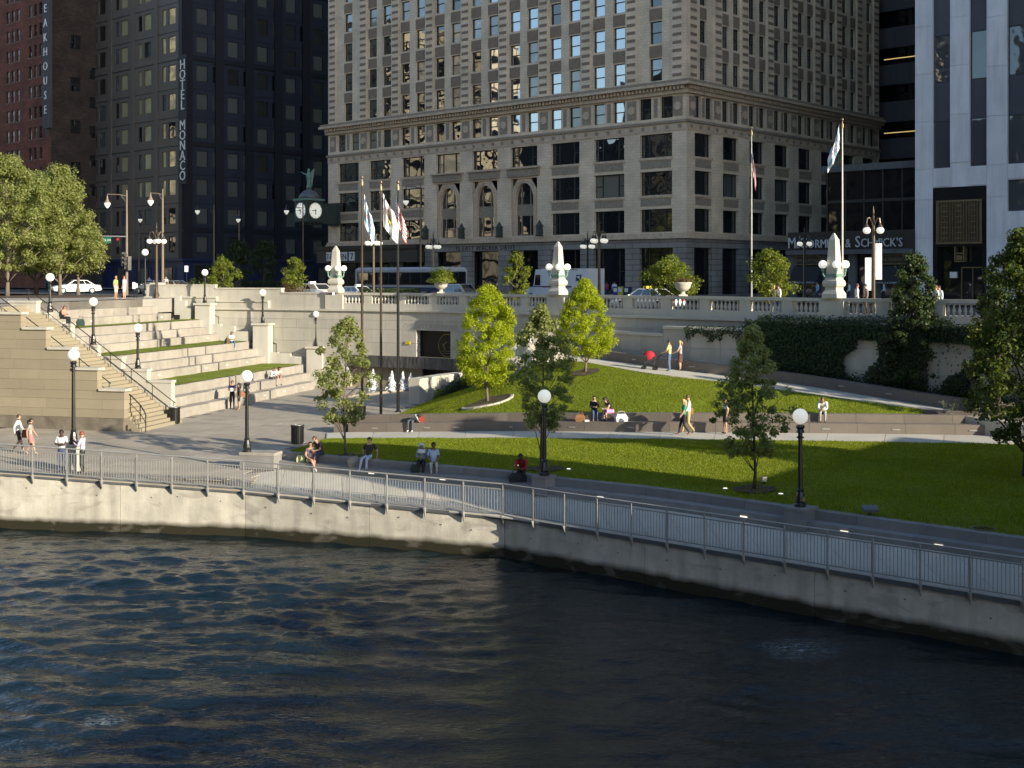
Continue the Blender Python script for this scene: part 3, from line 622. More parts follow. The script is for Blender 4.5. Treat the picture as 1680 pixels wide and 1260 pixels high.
# memorial recess, black panel with a round seal, lettering, tile band and lower recess
mb = MB(); ns_ = 8
for j in range(ns_): wbox(mb, lerp(sN0, sN1, j/ns_), lerp(sN0, sN1, (j+1)/ns_), .10, .2, 4.13, 6.05)
part('memorial_panel', mb, M['blackgranite'], ret)
def wall_text(txt, size, s, z, d, material, parent, name, depth=.02):
    p, n = w_at(s); tm = text_mb(txt, size, depth); rz = math.atan2(-n.x, n.y)
    xf(tm, Matrix.Translation((p.x+n.x*d, p.y+n.y*d, z)) @ Matrix.Rotation(rz, 4, 'Z') @ UPRIGHT); return part(name, tm, material, parent)
for i, chh in enumerate("CHICAGO REMEMBERS"):
    if chh != ' ': wall_text(chh, .50, w_px(672)+i*.30, 6.17, -.385, M['walk'], ret, 'letter')
p, n = w_at(w_px(731)); seal = MB()
cz = zat(567, p.y)
c = Vector((p.x, p.y, cz))+n*.09
tx = Vector((n.y, -n.x, 0))
ring = [c+tx*(.80*math.cos(a))+Vector((0, 0, .80*math.sin(a))) for a in np.linspace(0, 2*math.pi, 33)]
seal.tube(ring, .02, 5)
rn2 = random.Random(4)
for k in range(7):
    a = c+tx*rn2.uniform(-.5, .5)+Vector((0, 0, rn2.uniform(-.25, .35))); seal.tube([a-n*.0, a+tx*rn2.uniform(.08, .2)+Vector((0, 0, rn2.uniform(-.2, .2)))], .05, 5)
seal.tube([c+tx*-.3+Vector((0, 0, -.55)), c+tx*.3+Vector((0, 0, -.55))], .02, 5); seal.tube([c+tx*-.45+Vector((0, 0, -.4)), c+tx*.45+Vector((0, 0, -.4))], .02, 5)
part('memorial_seal', seal, M['gold'], ret)
p, n = w_at(w_px(675)); part('bronze_plaque', MB().cbox((p.x-n.x*.42, p.y-n.y*.42, zat(562, p.y)), (.42, .07, .22), math.atan2(-n.x, n.y)), M['yellowp'], ret)
i = 0; s = sB0
while s < sB1-.05:
    off = rn2.choice([0, 0, .02]); mb = MB(); zm = rn2.uniform(3.5, 4.0)
    wbox(mb, s+.01, s+.155, -.40-off, .1, 3.30, zm-.005); wbox(mb, s+.01, s+.155, -.40-rn2.choice([0, .02]), .1, zm+.005, 4.12)
    part('ribbed_tile', mb, M['tile_dark'], ret); s += .165
mb = MB()
for j in range(10): wbox(mb, lerp(sB0, sB1, j/10), lerp(sB0, sB1, (j+1)/10), 1.5, 1.7, 1.7, 3.4)
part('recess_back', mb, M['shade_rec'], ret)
mb = MB()
for j in range(5): wbox(mb, lerp(sB0, w_px(686), j/5), lerp(sB0, w_px(686), (j+1)/5), .3, .5, 1.7, 3.4)
part('recess_stone', mb, M['tan_stone'], ret)
# left parapet and its stepped ledges
par = thing('street_parapet', 'plain pale stone parapet along the street above the stairs, stepping down toward the first obelisk', 'parapet', (0, 0, 0))
for px0, px1, zt in ((243, 356, 9.30), (356, 463, 9.05), (463, 541, 8.72)):
    cuts = np.linspace(w_px(px0), w_px(px1), 4 if px1 < 500 else 3)
    for a, b in zip(cuts, cuts[1:]):
        mb = MB(); wbox(mb, a+.006, (a+b)/2, -.12, .28, 7.5, zt-.1); wbox(mb, (a+b)/2, b-.006, -.12, .28, 7.5, zt-.1); part('stone_block', mb, M['limestone'], par)
    mb = MB()
    for a, b in zip(cuts, cuts[1:]): wbox(mb, a, b, -.17, .33, zt-.1, zt)
    part('coping', mb, M['limestone_smooth'], par)
for px0, px1, zl in ((243, 361, 8.36), (361, 446, 8.05)):
    mb = MB(); cuts = np.linspace(w_px(px0), w_px(px1), 5)
    for a, b in zip(cuts, cuts[1:]): wbox(mb, a, b, -.42, -.10, 7.5, zl-.1)
    part('ledge_block', mb, M['limestone'], par)
    mb = MB()
    for a, b in zip(cuts, cuts[1:]): wbox(mb, a, b, -.50, -.10, zl-.1, zl)
    part('ledge_coping', mb, M['limestone_smooth'], par)
# balustrade
bal = thing('stone_balustrade', 'limestone balustrade with turned balusters along the street edge', 'balustrade', (0, 0, 0))
ob_s = [w_px(553), w_px(916), w_px(1369)]
bprof = [(.055, 0), (.085, .015), (.085, .05), (.05, .08), (.075, .14), (.095, .22), (.085, .31), (.05, .43), (.04, .50), (.065, .53), (.065, .56), (.085, .57), (.085, .62)]
bme = MB().lathe(bprof, n=8).mesh('baluster', M['limestone_smooth'], True)
def rail_z(s): return interp(s, [ob_s[0], ob_s[1], ob_s[2], wcum[-1]], [8.72, 8.72, 8.74, 8.78])
runs = []
for a, b in ((ob_s[0], ob_s[1]), (ob_s[1], ob_s[2]), (ob_s[2], wcum[-1]-3)):
    n = 7 if b < wcum[-1]-4 else max(2, round((b-a)/2.8)); L = (b-a)/n
    for i in range(n): runs.append((a+L*i, a+L*(i+1)))
rails = MB(); base = MB(); 
posts = sorted(set([r for ru in runs for r in ru]))
urn_px = [725, 1122]
for s0, s1 in runs:
    wbox(base, s0, (s0+s1)/2, -.20, .22, 7.5, 7.92); wbox(base, (s0+s1)/2, s1, -.20, .22, 7.5, 7.92)
    z = rail_z(s0); wbox(rails, s0, (s0+s1)/2, -.19, .21, z-.18, z); wbox(rails, (s0+s1)/2, s1, -.19, .21, z-.18, z)
    a, b = s0+.42, s1-.42; nb = 7
    for k in range(nb):
        p, n = w_at(lerp(a, b, (k+.5)/nb)); inst('baluster', bme, bal, (p.x, p.y, 7.92))
part('top_rail', rails, M['limestone_smooth'], bal); part('plinth', base, M['limestone_smooth'], bal)
for s in posts:
    big = any(abs(s-o) < .6 for o in ob_s); hw = .75 if big else .36
    mb = MB(); wbox(mb, s-hw, s+hw, -.30 if big else -.15, .30 if big else .17, 7.5, rail_z(s)-.181); part('post', mb, M['limestone_smooth'], bal)
# street, pavement
def street_z(x, y): return 7.72+.5*min(1, max(0, (-x-12)/16))
CW = Vector((17.08, 122.87, 0)); W_ = Vector((.737, -.676, 0)); S_ = Vector((.676, .737, 0)); GRZ = math.atan2(W_.y, W_.x)
def gp(wd, sd, z=0): p = CW+W_*wd+S_*sd; return Vector((p.x, p.y, z))
def sheet(name, w0, w1, s0, s1, dz, material, nw=40):
    mb = MB(); ws = np.linspace(w0, w1, nw+1)
    for i in range(nw+1):
        for s in (s0, s1):
            p = gp(ws[i], s); mb.v.append((p.x, p.y, street_z(p.x, p.y)+dz))
    for i in range(nw): mb.f.append((2*i, 2*i+2, 2*i+3, 2*i+1)); mb.m.append(0)
    return struct(name, mb, material)
sheet('street_roadway', -150, 90, -38.3, 90, -.14, M['road'])
up = MB()
for i in range(0, len(WS)-4, 3):
    a, b, na, nb = WS[i], WS[i+3], WN[i], WN[i+3]
    wa, wb = [max(4.6, -33.5-(p-CW).dot(S_)) for p in (a, b)]
    q = (a+na*.24, b+nb*.24, b+nb*wb, a+na*wa); up.add([(p.x, p.y, street_z(p.x, p.y)-.30) for p in q]+[(p.x, p.y, street_z(p.x, p.y)) for p in q], [(4, 5, 6, 7), (2, 3, 7, 6), (0, 1, 5, 4)])
struct('river_side_pavement', up, M['walk'])
sheet('building_side_pavement', -58, 60, -7.5, 30, .0, M['walk'])
sheet('corner_pavement', -150, -92, -9, 30, .0, M['walk'])
for s in (-21.0, -20.7): sheet('centre_line', -60, 40, s, s+.13, -.135, M['yellowp'])
# terrace top (upper plaza on the left)
tt = MB(); ttp = [tp(12.9, -.2), tp(12.9, 26), tp(15.2, 27), tp(30, 26), tp(40, 10), tp(34, -6), tp(8.3, -4.0), tp(8.3, 0)]
tt.prism([(p.x, p.y) for p in ttp], 7.2, 8.23); struct('upper_terrace_floor', tt, M['walk'])
# ============================================================ stepped terrace, stairs, handrails
terr = struct('stepped_terrace')
tier_a = {'base': 0.0, 'g1': 1.7, 'g2': 6.4, 'g3': 10.2, 'top': 12.9}; GW = [0, 3.3, 2.6, 1.5]
lines = [tier_a['base'], tier_a['g1'], tier_a['g2'], tier_a['g3'], tier_a['top']]
bR = [21.5, 23.2, 24.2, 24.2, 20.0]
RISE = .54; z = D; rs = random.Random(12); risers = []
for gi in range(4):
    a0, a1 = lines[gi], lines[gi+1]
    if gi == 0: fr_ = [0, .5, 1.0]
    else: w0 = GW[gi]/(a1-a0); fr_ = [w0, (1+w0)/2, 1.0]
    for k, f in enumerate(fr_): risers.append((lerp(a0, a1, f), gi, k, lerp(bR[gi], bR[gi+1], f)))
glight = MB().box(-.01, .012, -.15, .15, -.03, .03).mesh('light_slot', M['sign_white'])
for i, (a, gi, k, br) in enumerate(risers):
    z0 = D+RISE*i; z1 = z0+RISE; nxt = risers[i+1][0] if i+1 < len(risers) else a+.6
    dep = min(1.6, nxt-a+.35) if k < 2 else 1.3
    b = .45+(.0 if i % 2 else -1.4)+.4*k; first = True
    while b < br-.4:
        L = 3.1; b1 = min(b+L, br); b0 = max(b, .45)
        if b1-b0 > .3:
            # each block is laid a little askew: its far end stands proud of its neighbour's near end
            sk_ = -.20 if gi < 3 and gi != 3 else 0
            if gi == 3: sk_ = 0
            q = [tp(a, b0+.006), tp(a+sk_*(b1-b0)/L, b1-.006), tp(a+dep, b1-.006), tp(a+dep, b0+.006)]
            part('seat_block', MB().hexa([(p.x, p.y, z0-.25) for p in q], [(p.x, p.y, z1) for p in q]), M['seat'], terr)
            if k == 0 and rs.random() < .6:
                c = tp(a+sk_*.5-.012, (b0+b1)/2, z0+.3); inst('light_slot', glight, terr, c, rzT+math.pi)
        b += L
for gi, nm in ((0, 1), (1, 2), (2, 3)):                     # turf strips on three treads
    a0 = lines[gi+1]; a1 = lines[gi+1]+GW[gi+1]; zz = D+RISE*3*(gi+1)
    N = 10; mb = MB(); br = bR[gi+1]
    A = [tp(a0+.10, lerp(.46, br, t/N), zz+.03) for t in range(N+1)]; B = [tp(a1+.05, lerp(.46, br, t/N), zz+.03) for t in range(N+1)]
    mb = loft(A, B, 4, .02); s_ = struct('turf_strip', mb, M['turf'], True, terr)
# body under the seats
body = MB()
for i, (a, gi, k, br) in enumerate(risers):
    nxt = risers[i+1][0] if i+1 < len(risers) else 13
    q = [tp(a+.3, .3), tp(a+.3, br), tp(nxt+.32, br), tp(nxt+.32, .3)]
    body.hexa([(p.x, p.y, 1.5) for p in q], [(p.x, p.y, D+RISE*(i+1)-.06) for p in q])
part('terrace_body', body, M['joint'], terr)
# --- river-side stair wall
stw = thing('stair_wall', 'tall tan stone stair wall with a stepped coping at the left of the plaza', 'wall', (0, 0, 0))
prof_a = [-.29, 1.30, 2.87, 4.39, 5.93]; prof_z = [3.85, 4.93, 6.0, 7.05, 7.85]
def top_at(a):
    z = prof_z[0]
    for pa, pz in zip(prof_a, prof_z):
        if a >= pa-.01: z = pz
    return z
bo = -4.4
def sbox(mb, a0, a1, b0, b1, z0, z1, m=0):
    q = [tp(a0, b0), tp(a1, b0), tp(a1, b1), tp(a0, b1)]; return mb.hexa([(p.x, p.y, z0) for p in q], [(p.x, p.y, z1) for p in q], m)
courses = [1.75, 2.42, 2.87, 3.40, 3.85, 4.39, 4.93, 5.46, 6.0, 6.52, 7.05, 7.45, 7.85]
rs = random.Random(3)
for k, (z0, z1) in enumerate(zip(courses, courses[1:])):
    a_start = min([pa for pa, pz in zip(prof_a, prof_z) if pz >= z1-.01])
    if k == 0: a_start += .02
    cuts = [a_start]; 
    while cuts[-1] < 15: cuts.append(cuts[-1]+rs.uniform(1.25, 1.9))
    for a0, a1 in zip(cuts, cuts[1:]):
        sbox_ = sbox(MB(), a0+.005, a1-.005, bo-(.05 if k == 0 else 0), bo+.45, z0+.005, z1-.005)
        part('stone_block', sbox_, M['plinth'] if k == 0 else M['tan_stone'], stw)
ends = prof_a[1:]+[15]
for pa, pe, pz in zip(prof_a, ends, prof_z):
    part('coping', sbox(MB(), pa-.12, pe-.12, bo-.10, bo+.52, pz, pz+.13), M['limestone_smooth'], stw)
# --- inner stepped parapet between stairs and seats
inp = thing('stair_parapet', 'white stepped stone parapet between the left stairs and the terrace seats', 'parapet', (0, 0, 0))
ia = [-.55, .95, 2.55, 4.1, 5.8, 7.3]; iz = [4.08, 4.69, 5.36, 6.0, 7.19, 7.85]; ie = ia[1:]+[10.5]
for pa, pe, pz in zip(ia, ie, iz):
    base_z = max(1.7, pz-3.0)
    part('stone_block', sbox(MB(), pa+.004, pe-.004, 0, .42, base_z, pz-.14), M['limestone_smooth'], inp)
    part('coping', sbox(MB(), pa-.05, pe-.05, -.05, .47, pz-.14, pz), M['limestone_smooth'], inp)
# --- left stairs
st = struct('left_stairs'); NS = 36; a_b, a_t = -1.25, 8.3; run = (a_t-a_b)/NS
for i in range(NS):
    a = a_b+run*i; z1 = D+(8.23-D)*(i+1)/NS; lo = i < 4
    part('step', sbox(MB(), a, min(a+run*2, a_t+.3), bo+.5-(.55-.12*i if lo else 0), 0-.06+(.0 if lo else 0), max(1.6, z1-.5), z1), M['tan_stone'], st)
part('stair_body', MB().hexa([tp(a_b+.5, bo+.5, 1.5), tp(a_t, bo+.5, 1.5), tp(a_t, -.06, 1.5), tp(a_b+.5, -.06, 1.5)], [tp(a_b+.5, bo+.5, 1.6), tp(a_t, bo+.5, 7.9), tp(a_t, -.06, 7.9), tp(a_b+.5, -.06, 1.6)]), M['tan_stone'], st)
def stair_z(a): return D+(8.23-D)*min(1, max(0, (a-a_b)/(a_t-a_b)))
def handrail(name, label, pts, posts, h=.95, r=.028, mid=True):
    t = thing('handrail', label, 'handrail', (0, 0, 0)); 
    part('top_rail', MB().tube([p+Vector((0, 0, h)) for p in pts], r, 6), M['black'], t)
    if mid: part('lower_rail', MB().tube([p+Vector((0, 0, h*.45)) for p in pts], r*.6, 5), M['black'], t)
    for p in posts: part('post', MB().tube([p+Vector((0, 0, -.05)), p+Vector((0, 0, h))], r*.9, 6), M['black'], t)
    return t
ra = np.linspace(-1.0, 8.4, 9)
handrail('r', 'long black handrail down the left stairs beside the white stepped parapet', [tp(a, -.35, stair_z(a)) for a in ra], [tp(a, -.35, stair_z(a)) for a in np.linspace(-.9, 8.3, 8)], .95)
handrail('r', 'black handrail on the river side of the left stairs above the tan wall', [tp(a, bo+.8, stair_z(a)) for a in np.linspace(1, 8.4, 6)], [tp(a, bo+.8, stair_z(a)) for a in np.linspace(1.1, 8.3, 5)], .9)
hp = [tp(.2, bo+.75, 2.8), tp(-.2, bo+.75, 2.75), tp(-.9, bo+.55, 2.25), tp(-1.35, bo+.2, 1.95), tp(-1.6, bo-.1, 1.8), tp(-1.75, bo-.3, 1.78)]
handrail('r', 'short bent black rail curling round the foot of the left stairs', hp, [hp[1], hp[2], hp[4]], .85, .034)
up_ = [tp(8.4, -4, 8.23), tp(8.4, -2.3, 8.23), tp(8.4, -.4, 8.23)]
wl = thing('landing_wall', 'short pale stone wall with a coping at the head of the left stairs', 'wall', (0, 0, 0))
c = G(27, 509, 8.0)
part('stone_block', MB().cbox((c.x, c.y+1.2, 8.1), (1.75, .4, .6), R(-14)), M['limestone_smooth'], wl); part('coping', MB().cbox((c.x, c.y+1.2, 8.46), (1.85, .5, .12), R(-14)), M['limestone_smooth'], wl)
# --- far stairs along the retaining wall
fs = struct('far_stairs'); bL0, bL1 = 24.3, 26.7; segs = [(-.6, D), (3.4, 3.95), (4.9, 3.95), (8.2, 5.95), (9.7, 5.95), (12.6, 8.23), (15, 8.23)]
def fz_(a): return float(np.interp(a, [s[0] for s in segs], [s[1] for s in segs]))
for i0, i1 in ((0, 1), (2, 3), (4, 5)):
    (a0, z0), (a1, z1) = segs[i0], segs[i1]; n = round((z1-z0)/.18)
    for i in range(n):
        aa = lerp(a0, a1, i/n); zz = lerp(z0, z1, (i+1)/n); part('step', sbox(MB(), aa, aa+(a1-a0)/n*2.2, bL0, bL1, zz-.5, zz), M['tan_stone'], fs)
for (a0, z0), (a1, z1) in ((segs[1], segs[2]), (segs[3], segs[4]), (segs[5], segs[6])):
    part('landing', sbox(MB(), a0-.02, a1+.02, bL0-.003, bL1, z0-1.2, z0-.004), M['tan_stone'], fs)
part('stair_body', MB().hexa([tp(0, bL0+.02, 1), tp(13, bL0+.02, 1), tp(13, bL1, 1), tp(0, bL1, 1)], [tp(0, bL0+.02, 1.3), tp(13, bL0+.02, 7.5), tp(13, bL1, 7.5), tp(0, bL1, 1.3)]), M['tan_stone'], fs)
# cheek blocks and lamp pedestals of the far stairs
fars = thing('far_stair_parapet', 'stepped white cheek wall with lamp pedestals beside the far stairs', 'parapet', (0, 0, 0))
farlamps = []
for px, py, a in ((519, 568, 1.23), (431, 530, 5.6), (336, 497, 10.5)):
    b = 24.0; Yv = tp(a, b).y; X = (px-840)/F*Yv; zt = zat(py, Yv); q = Vector((X, Yv, zt)); farlamps.append((px, q))
    rel = q-TO; aa = rel.dot(TU); bb = rel.dot(TV)
    part('pedestal', sbox(MB(), aa-.62, aa+.62, bb-.4, bb+.45, D, zt-.16), M['limestone_smooth'], fars)
    part('pedestal_cap', sbox(MB(), aa-.72, aa+.72, bb-.5, bb+.55, zt-.16, zt), M['limestone_smooth'], fars)
for a0, a1 in ((2, 5), (6.4, 9.9), (11.2, 12.6)):
    for k in range(3):
        x0, x1 = lerp(a0, a1, k/3), lerp(a0, a1, (k+1)/3); part('cheek_block', sbox(MB(), x0+.004, x1-.004, 23.95, 24.28, max(1, fz_(x0)-.9), fz_(x1)+.18), M['limestone_smooth'], fars)
for (a0, a1), w_ in zip(((-.4, 4.6), (3.8, 9.4), (8.6, 13.2)), ('lowest', 'middle', 'highest')):
    pts = [tp(a, 26.1, fz_(a)) for a in np.linspace(a0, a1, 7)]
    handrail('r', w_+' black handrail flight on the wall side of the far stairs', pts, [tp(a, 26.1, fz_(a)) for a in np.linspace(a0+.2, a1-.2, 4)], .95, .035)
    pts = [tp(a, 24.6, fz_(a)) for a in (a0+.6, a0+1.6, a0+2.6)]
    handrail('r', w_+' short black handrail on the seat side of the far stairs', pts, [pts[0], pts[-1]], .85, .03, False)
p = tp(15.3, 25.8, 8.23)
t = thing('corner_pillar', 'pale square stone pillar with a cap where the parapet meets the upper terrace', 'pillar', p, rzT)
part('shaft', MB().box(-.5, .5, -.5, .5, 0, 1.05), M['limestone_smooth'], t); part('cap', MB().box(-.58, .58, -.58, .58, 1.05, 1.2), M['limestone_smooth'], t)
# ---- fountain court: pool, jets, curved white wall
pool = MB(); pc = [G(571, 652, D), G(681, 639.5, D), G(700, 624, D), G(600, 626, D)]
pool.add([(p.x, p.y, D+.09) for p in pc], [(0, 1, 2, 3)])
struct('fountain_pool', pool, M['pool'])
curb = MB()
for a, b in zip(pc, pc[1:]+pc[:1]):
    d = (b-a).normalized(); n = Vector((-d.y, d.x, 0)); curb.hexa([(p.x, p.y, D) for p in (a, b, b+n*.25, a+n*.25)], [(p.x, p.y, D+.12) for p in (a, b, b+n*.25, a+n*.25)])
struct('pool_kerb', curb, M['granite'])
rs = random.Random(21)
for px, pb, pt, wd, lab in ((643, 644, 610, .42, 'widest and nearest white fountain jet left of the dark flagpole'), (661, 641, 611, .30, 'slim white fountain jet just right of the third flagpole'), (674, 639, 613, .36, 'white fountain jet nearest the curved white wall'), (612, 642, 607, .5, 'white fountain jet seen through the young tree')):
    c = G(px, pb-2, D+.1); h = (pb-pt)*c.y/F; t = thing('fountain_jet', lab, 'fountain jet', c, 0, 'fountain jets in the pool')
    mb = MB(); N = 14
    prof = []
    for i in range(N+1):
        f = i/N; prof.append((max(.012, wd*.5*(1-f)**.8*(1+.35*rs.uniform(-1, 1))+.02), h*f))
    mb.lathe(prof, n=9)
    mb.v = [(x+rs.gauss(0, .025), y+rs.gauss(0, .025), z) for x, y, z in mb.v]; part('water_column', mb, M['water_white'], t, True)
    dr = MB()
    for i in range(170):
        f = rs.random(); r_ = wd*(1.05-f)*rs.uniform(.5, 1.15); an = rs.uniform(0, 6.28); s_ = rs.uniform(.012, .035); dr.frust((r_*math.cos(an), r_*math.sin(an)), s_, s_*.3, h*f*.95, h*f*.95+s_*2.4)
    part('spray', dr, M['water_white'], t, kind='stuff')
cw = thing('curved_wall', 'low white curved wall with a rounded end beside the fountain court', 'wall', (0, 0, 0))
cpts = smooth_poly([Vector((-5.95, 80.3, D)), Vector((-5.2, 82.0, D)), Vector((-4.2, 84.0, D)), Vector((-3.0, 86.0, D)), Vector((-1.6, 87.6, D))], 4)
blocks('stone_block', cpts, 1.5, .75, -.05, 1.45, M['limestone_smooth'], cw, gap=.006)
blocks('coping', offset(cpts, -.05), 1.5, .85, 1.451, 1.60, M['limestone_smooth'], cw, gap=.004)
# little white wall end at the top of the ramp
c = G(917, 590, 5.0); t = thing('ramp_head_wall', 'small white stone wall and pier at the head of the ramp', 'wall', (c.x, c.y, 4.4))
part('pier', MB().box(-.3, .3, -.2, .3, 0, 1.35), M['limestone_smooth'], t); part('wall', MB().box(-3.2, -.301, 0, .25, 0, 1.55), M['limestone_smooth'], t)
# ============================================================ BUILDINGS (local frame: x = along the street front to the right, y = into the block, z up)
SZ = 7.75
def wall_open(x0, x1, z0, z1, ops, depth=.4, T=None):
    """a wall skin with real rectangular openings and reveals; T maps (x, d, z) -> local coordinates"""
    T = T or (lambda x, d, z: (x, d, z)); mb = MB()
    xs = sorted(set([x0, x1]+[round(v, 4) for o in ops for v in o[:2] if x0 < v < x1])); zs = sorted(set([z0, z1]+[round(v, 4) for o in ops for v in o[2:4] if z0 < v < z1]))
    A = np.zeros((len(xs)-1, len(zs)-1), bool); X = np.array(xs); Z = np.array(zs); cx = (X[1:]+X[:-1])/2; cz = (Z[1:]+Z[:-1])/2
    for o in ops: A |= np.outer((cx > o[0]) & (cx < o[1]), (cz > o[2]) & (cz < o[3]))
    for i in range(len(cx)):
        k = 0
        while k < len(cz):
            if A[i, k]: k += 1; continue
            j = k
            while j < len(cz) and not A[i, j]: j += 1
            mb.quad(T(xs[i], 0, zs[k]), T(xs[i+1], 0, zs[k]), T(xs[i+1], 0, zs[j]), T(xs[i], 0, zs[j])); k = j
    for a, b, c, d in [o[:4] for o in ops]:
        mb.quad(T(a, 0, c), T(a, depth, c), T(a, depth, d), T(a, 0, d)); mb.quad(T(b, 0, c), T(b, depth, c), T(b, depth, d), T(b, 0, d))
        mb.quad(T(a, 0, c), T(b, 0, c), T(b, depth, c), T(a, depth, c)); mb.quad(T(a, 0, d), T(b, 0, d), T(b, depth, d), T(a, depth, d))
    return mb
def TN(x, d, z): return (x, d, z)                   # front facing -y
def TW(x, d, z): return (-d, x, z)                  # side facing +x (x runs into the block)
def fbox(T, a, b, d0, d1, z0, z1, mb=None, m=0):
    mb = mb if mb is not None else MB(); q = [(a, d0), (b, d0), (b, d1), (a, d1)]
    return mb.hexa([T(x, d, z0) for x, d in q], [T(x, d, z1) for x, d in q], m)
_wm = {}
def win_mesh(style, w, h, fm):
    """frame mesh and pane mesh, lower left corner of the opening's middle at the origin, facing -y"""
    k = (style, round(w, 2), round(h, 2), fm.name)
    if k in _wm: return _wm[k]
    f = MB(); t = .07; p = MB()
    def fr(a, b, c, d, t=t, y0=-.04, y1=.06):
        f.box(a, a+t, y0, y1, c, d); f.box(b-t, b, y0, y1, c, d); f.box(a+t, b-t, y0, y1, c, c+t); f.box(a+t, b-t, y0, y1, d-t, d)
    if style == 'dh':
        fr(-w/2, w/2, 0, h); f.box(-w/2+t, w/2-t, -.05, .05, h*.5-.045, h*.5+.045)
        p.quad((-w/2+t, .02, t), (w/2-t, .02, t), (w/2-t, .02, h*.5), (-w/2+t, .02, h*.5)); p.quad((-w/2+t, .0, h*.5), (w/2-t, .0, h*.5), (w/2-t, .0, h-t), (-w/2+t, .0, h-t))
    elif style == 'chicago':
        a = w*.24; fr(-w/2, -w/2+a, 0, h); fr(-w/2+a, w/2-a, 0, h); fr(w/2-a, w/2, 0, h)
        for s in (-1, 1): f.box(s*(w/2-a/2)-a/2+t, s*(w/2-a/2)+a/2-t, -.04, .05, h*.5-.04, h*.5+.04)
        for u, v, y in ((-w/2+t, -w/2+a-t, .03), (-w/2+a+t, w/2-a-t, 0), (w/2-a+t, w/2-t, .03)): p.quad((u, y, t), (v, y, t), (v, y, h-t), (u, y, h-t))
    else:
        fr(-w/2, w/2, 0, h, .06); p.quad((-w/2+.05, 0, .05), (w/2-.05, 0, .05), (w/2-.05, 0, h-.05), (-w/2+.05, 0, h-.05))
    _wm[k] = (f, p, {}); return _wm[k]
def window(parent, T, x, w, z0, z1, style, fm, pm, depth=.3, name='window'):
    f, p, cache = win_mesh(style, w, z1-z0, fm)
    if 'f' not in cache: cache['f'] = f.mesh(name, fm)
    if pm.name not in cache: cache[pm.name] = p.mesh('pane', pm)
    o = inst(name, cache['f'], parent, T(x, depth, z0), 0 if T is TN else R(90))
    inst('pane', cache[pm.name], o, (0, 0, 0)); return o
rb = random.Random(77)
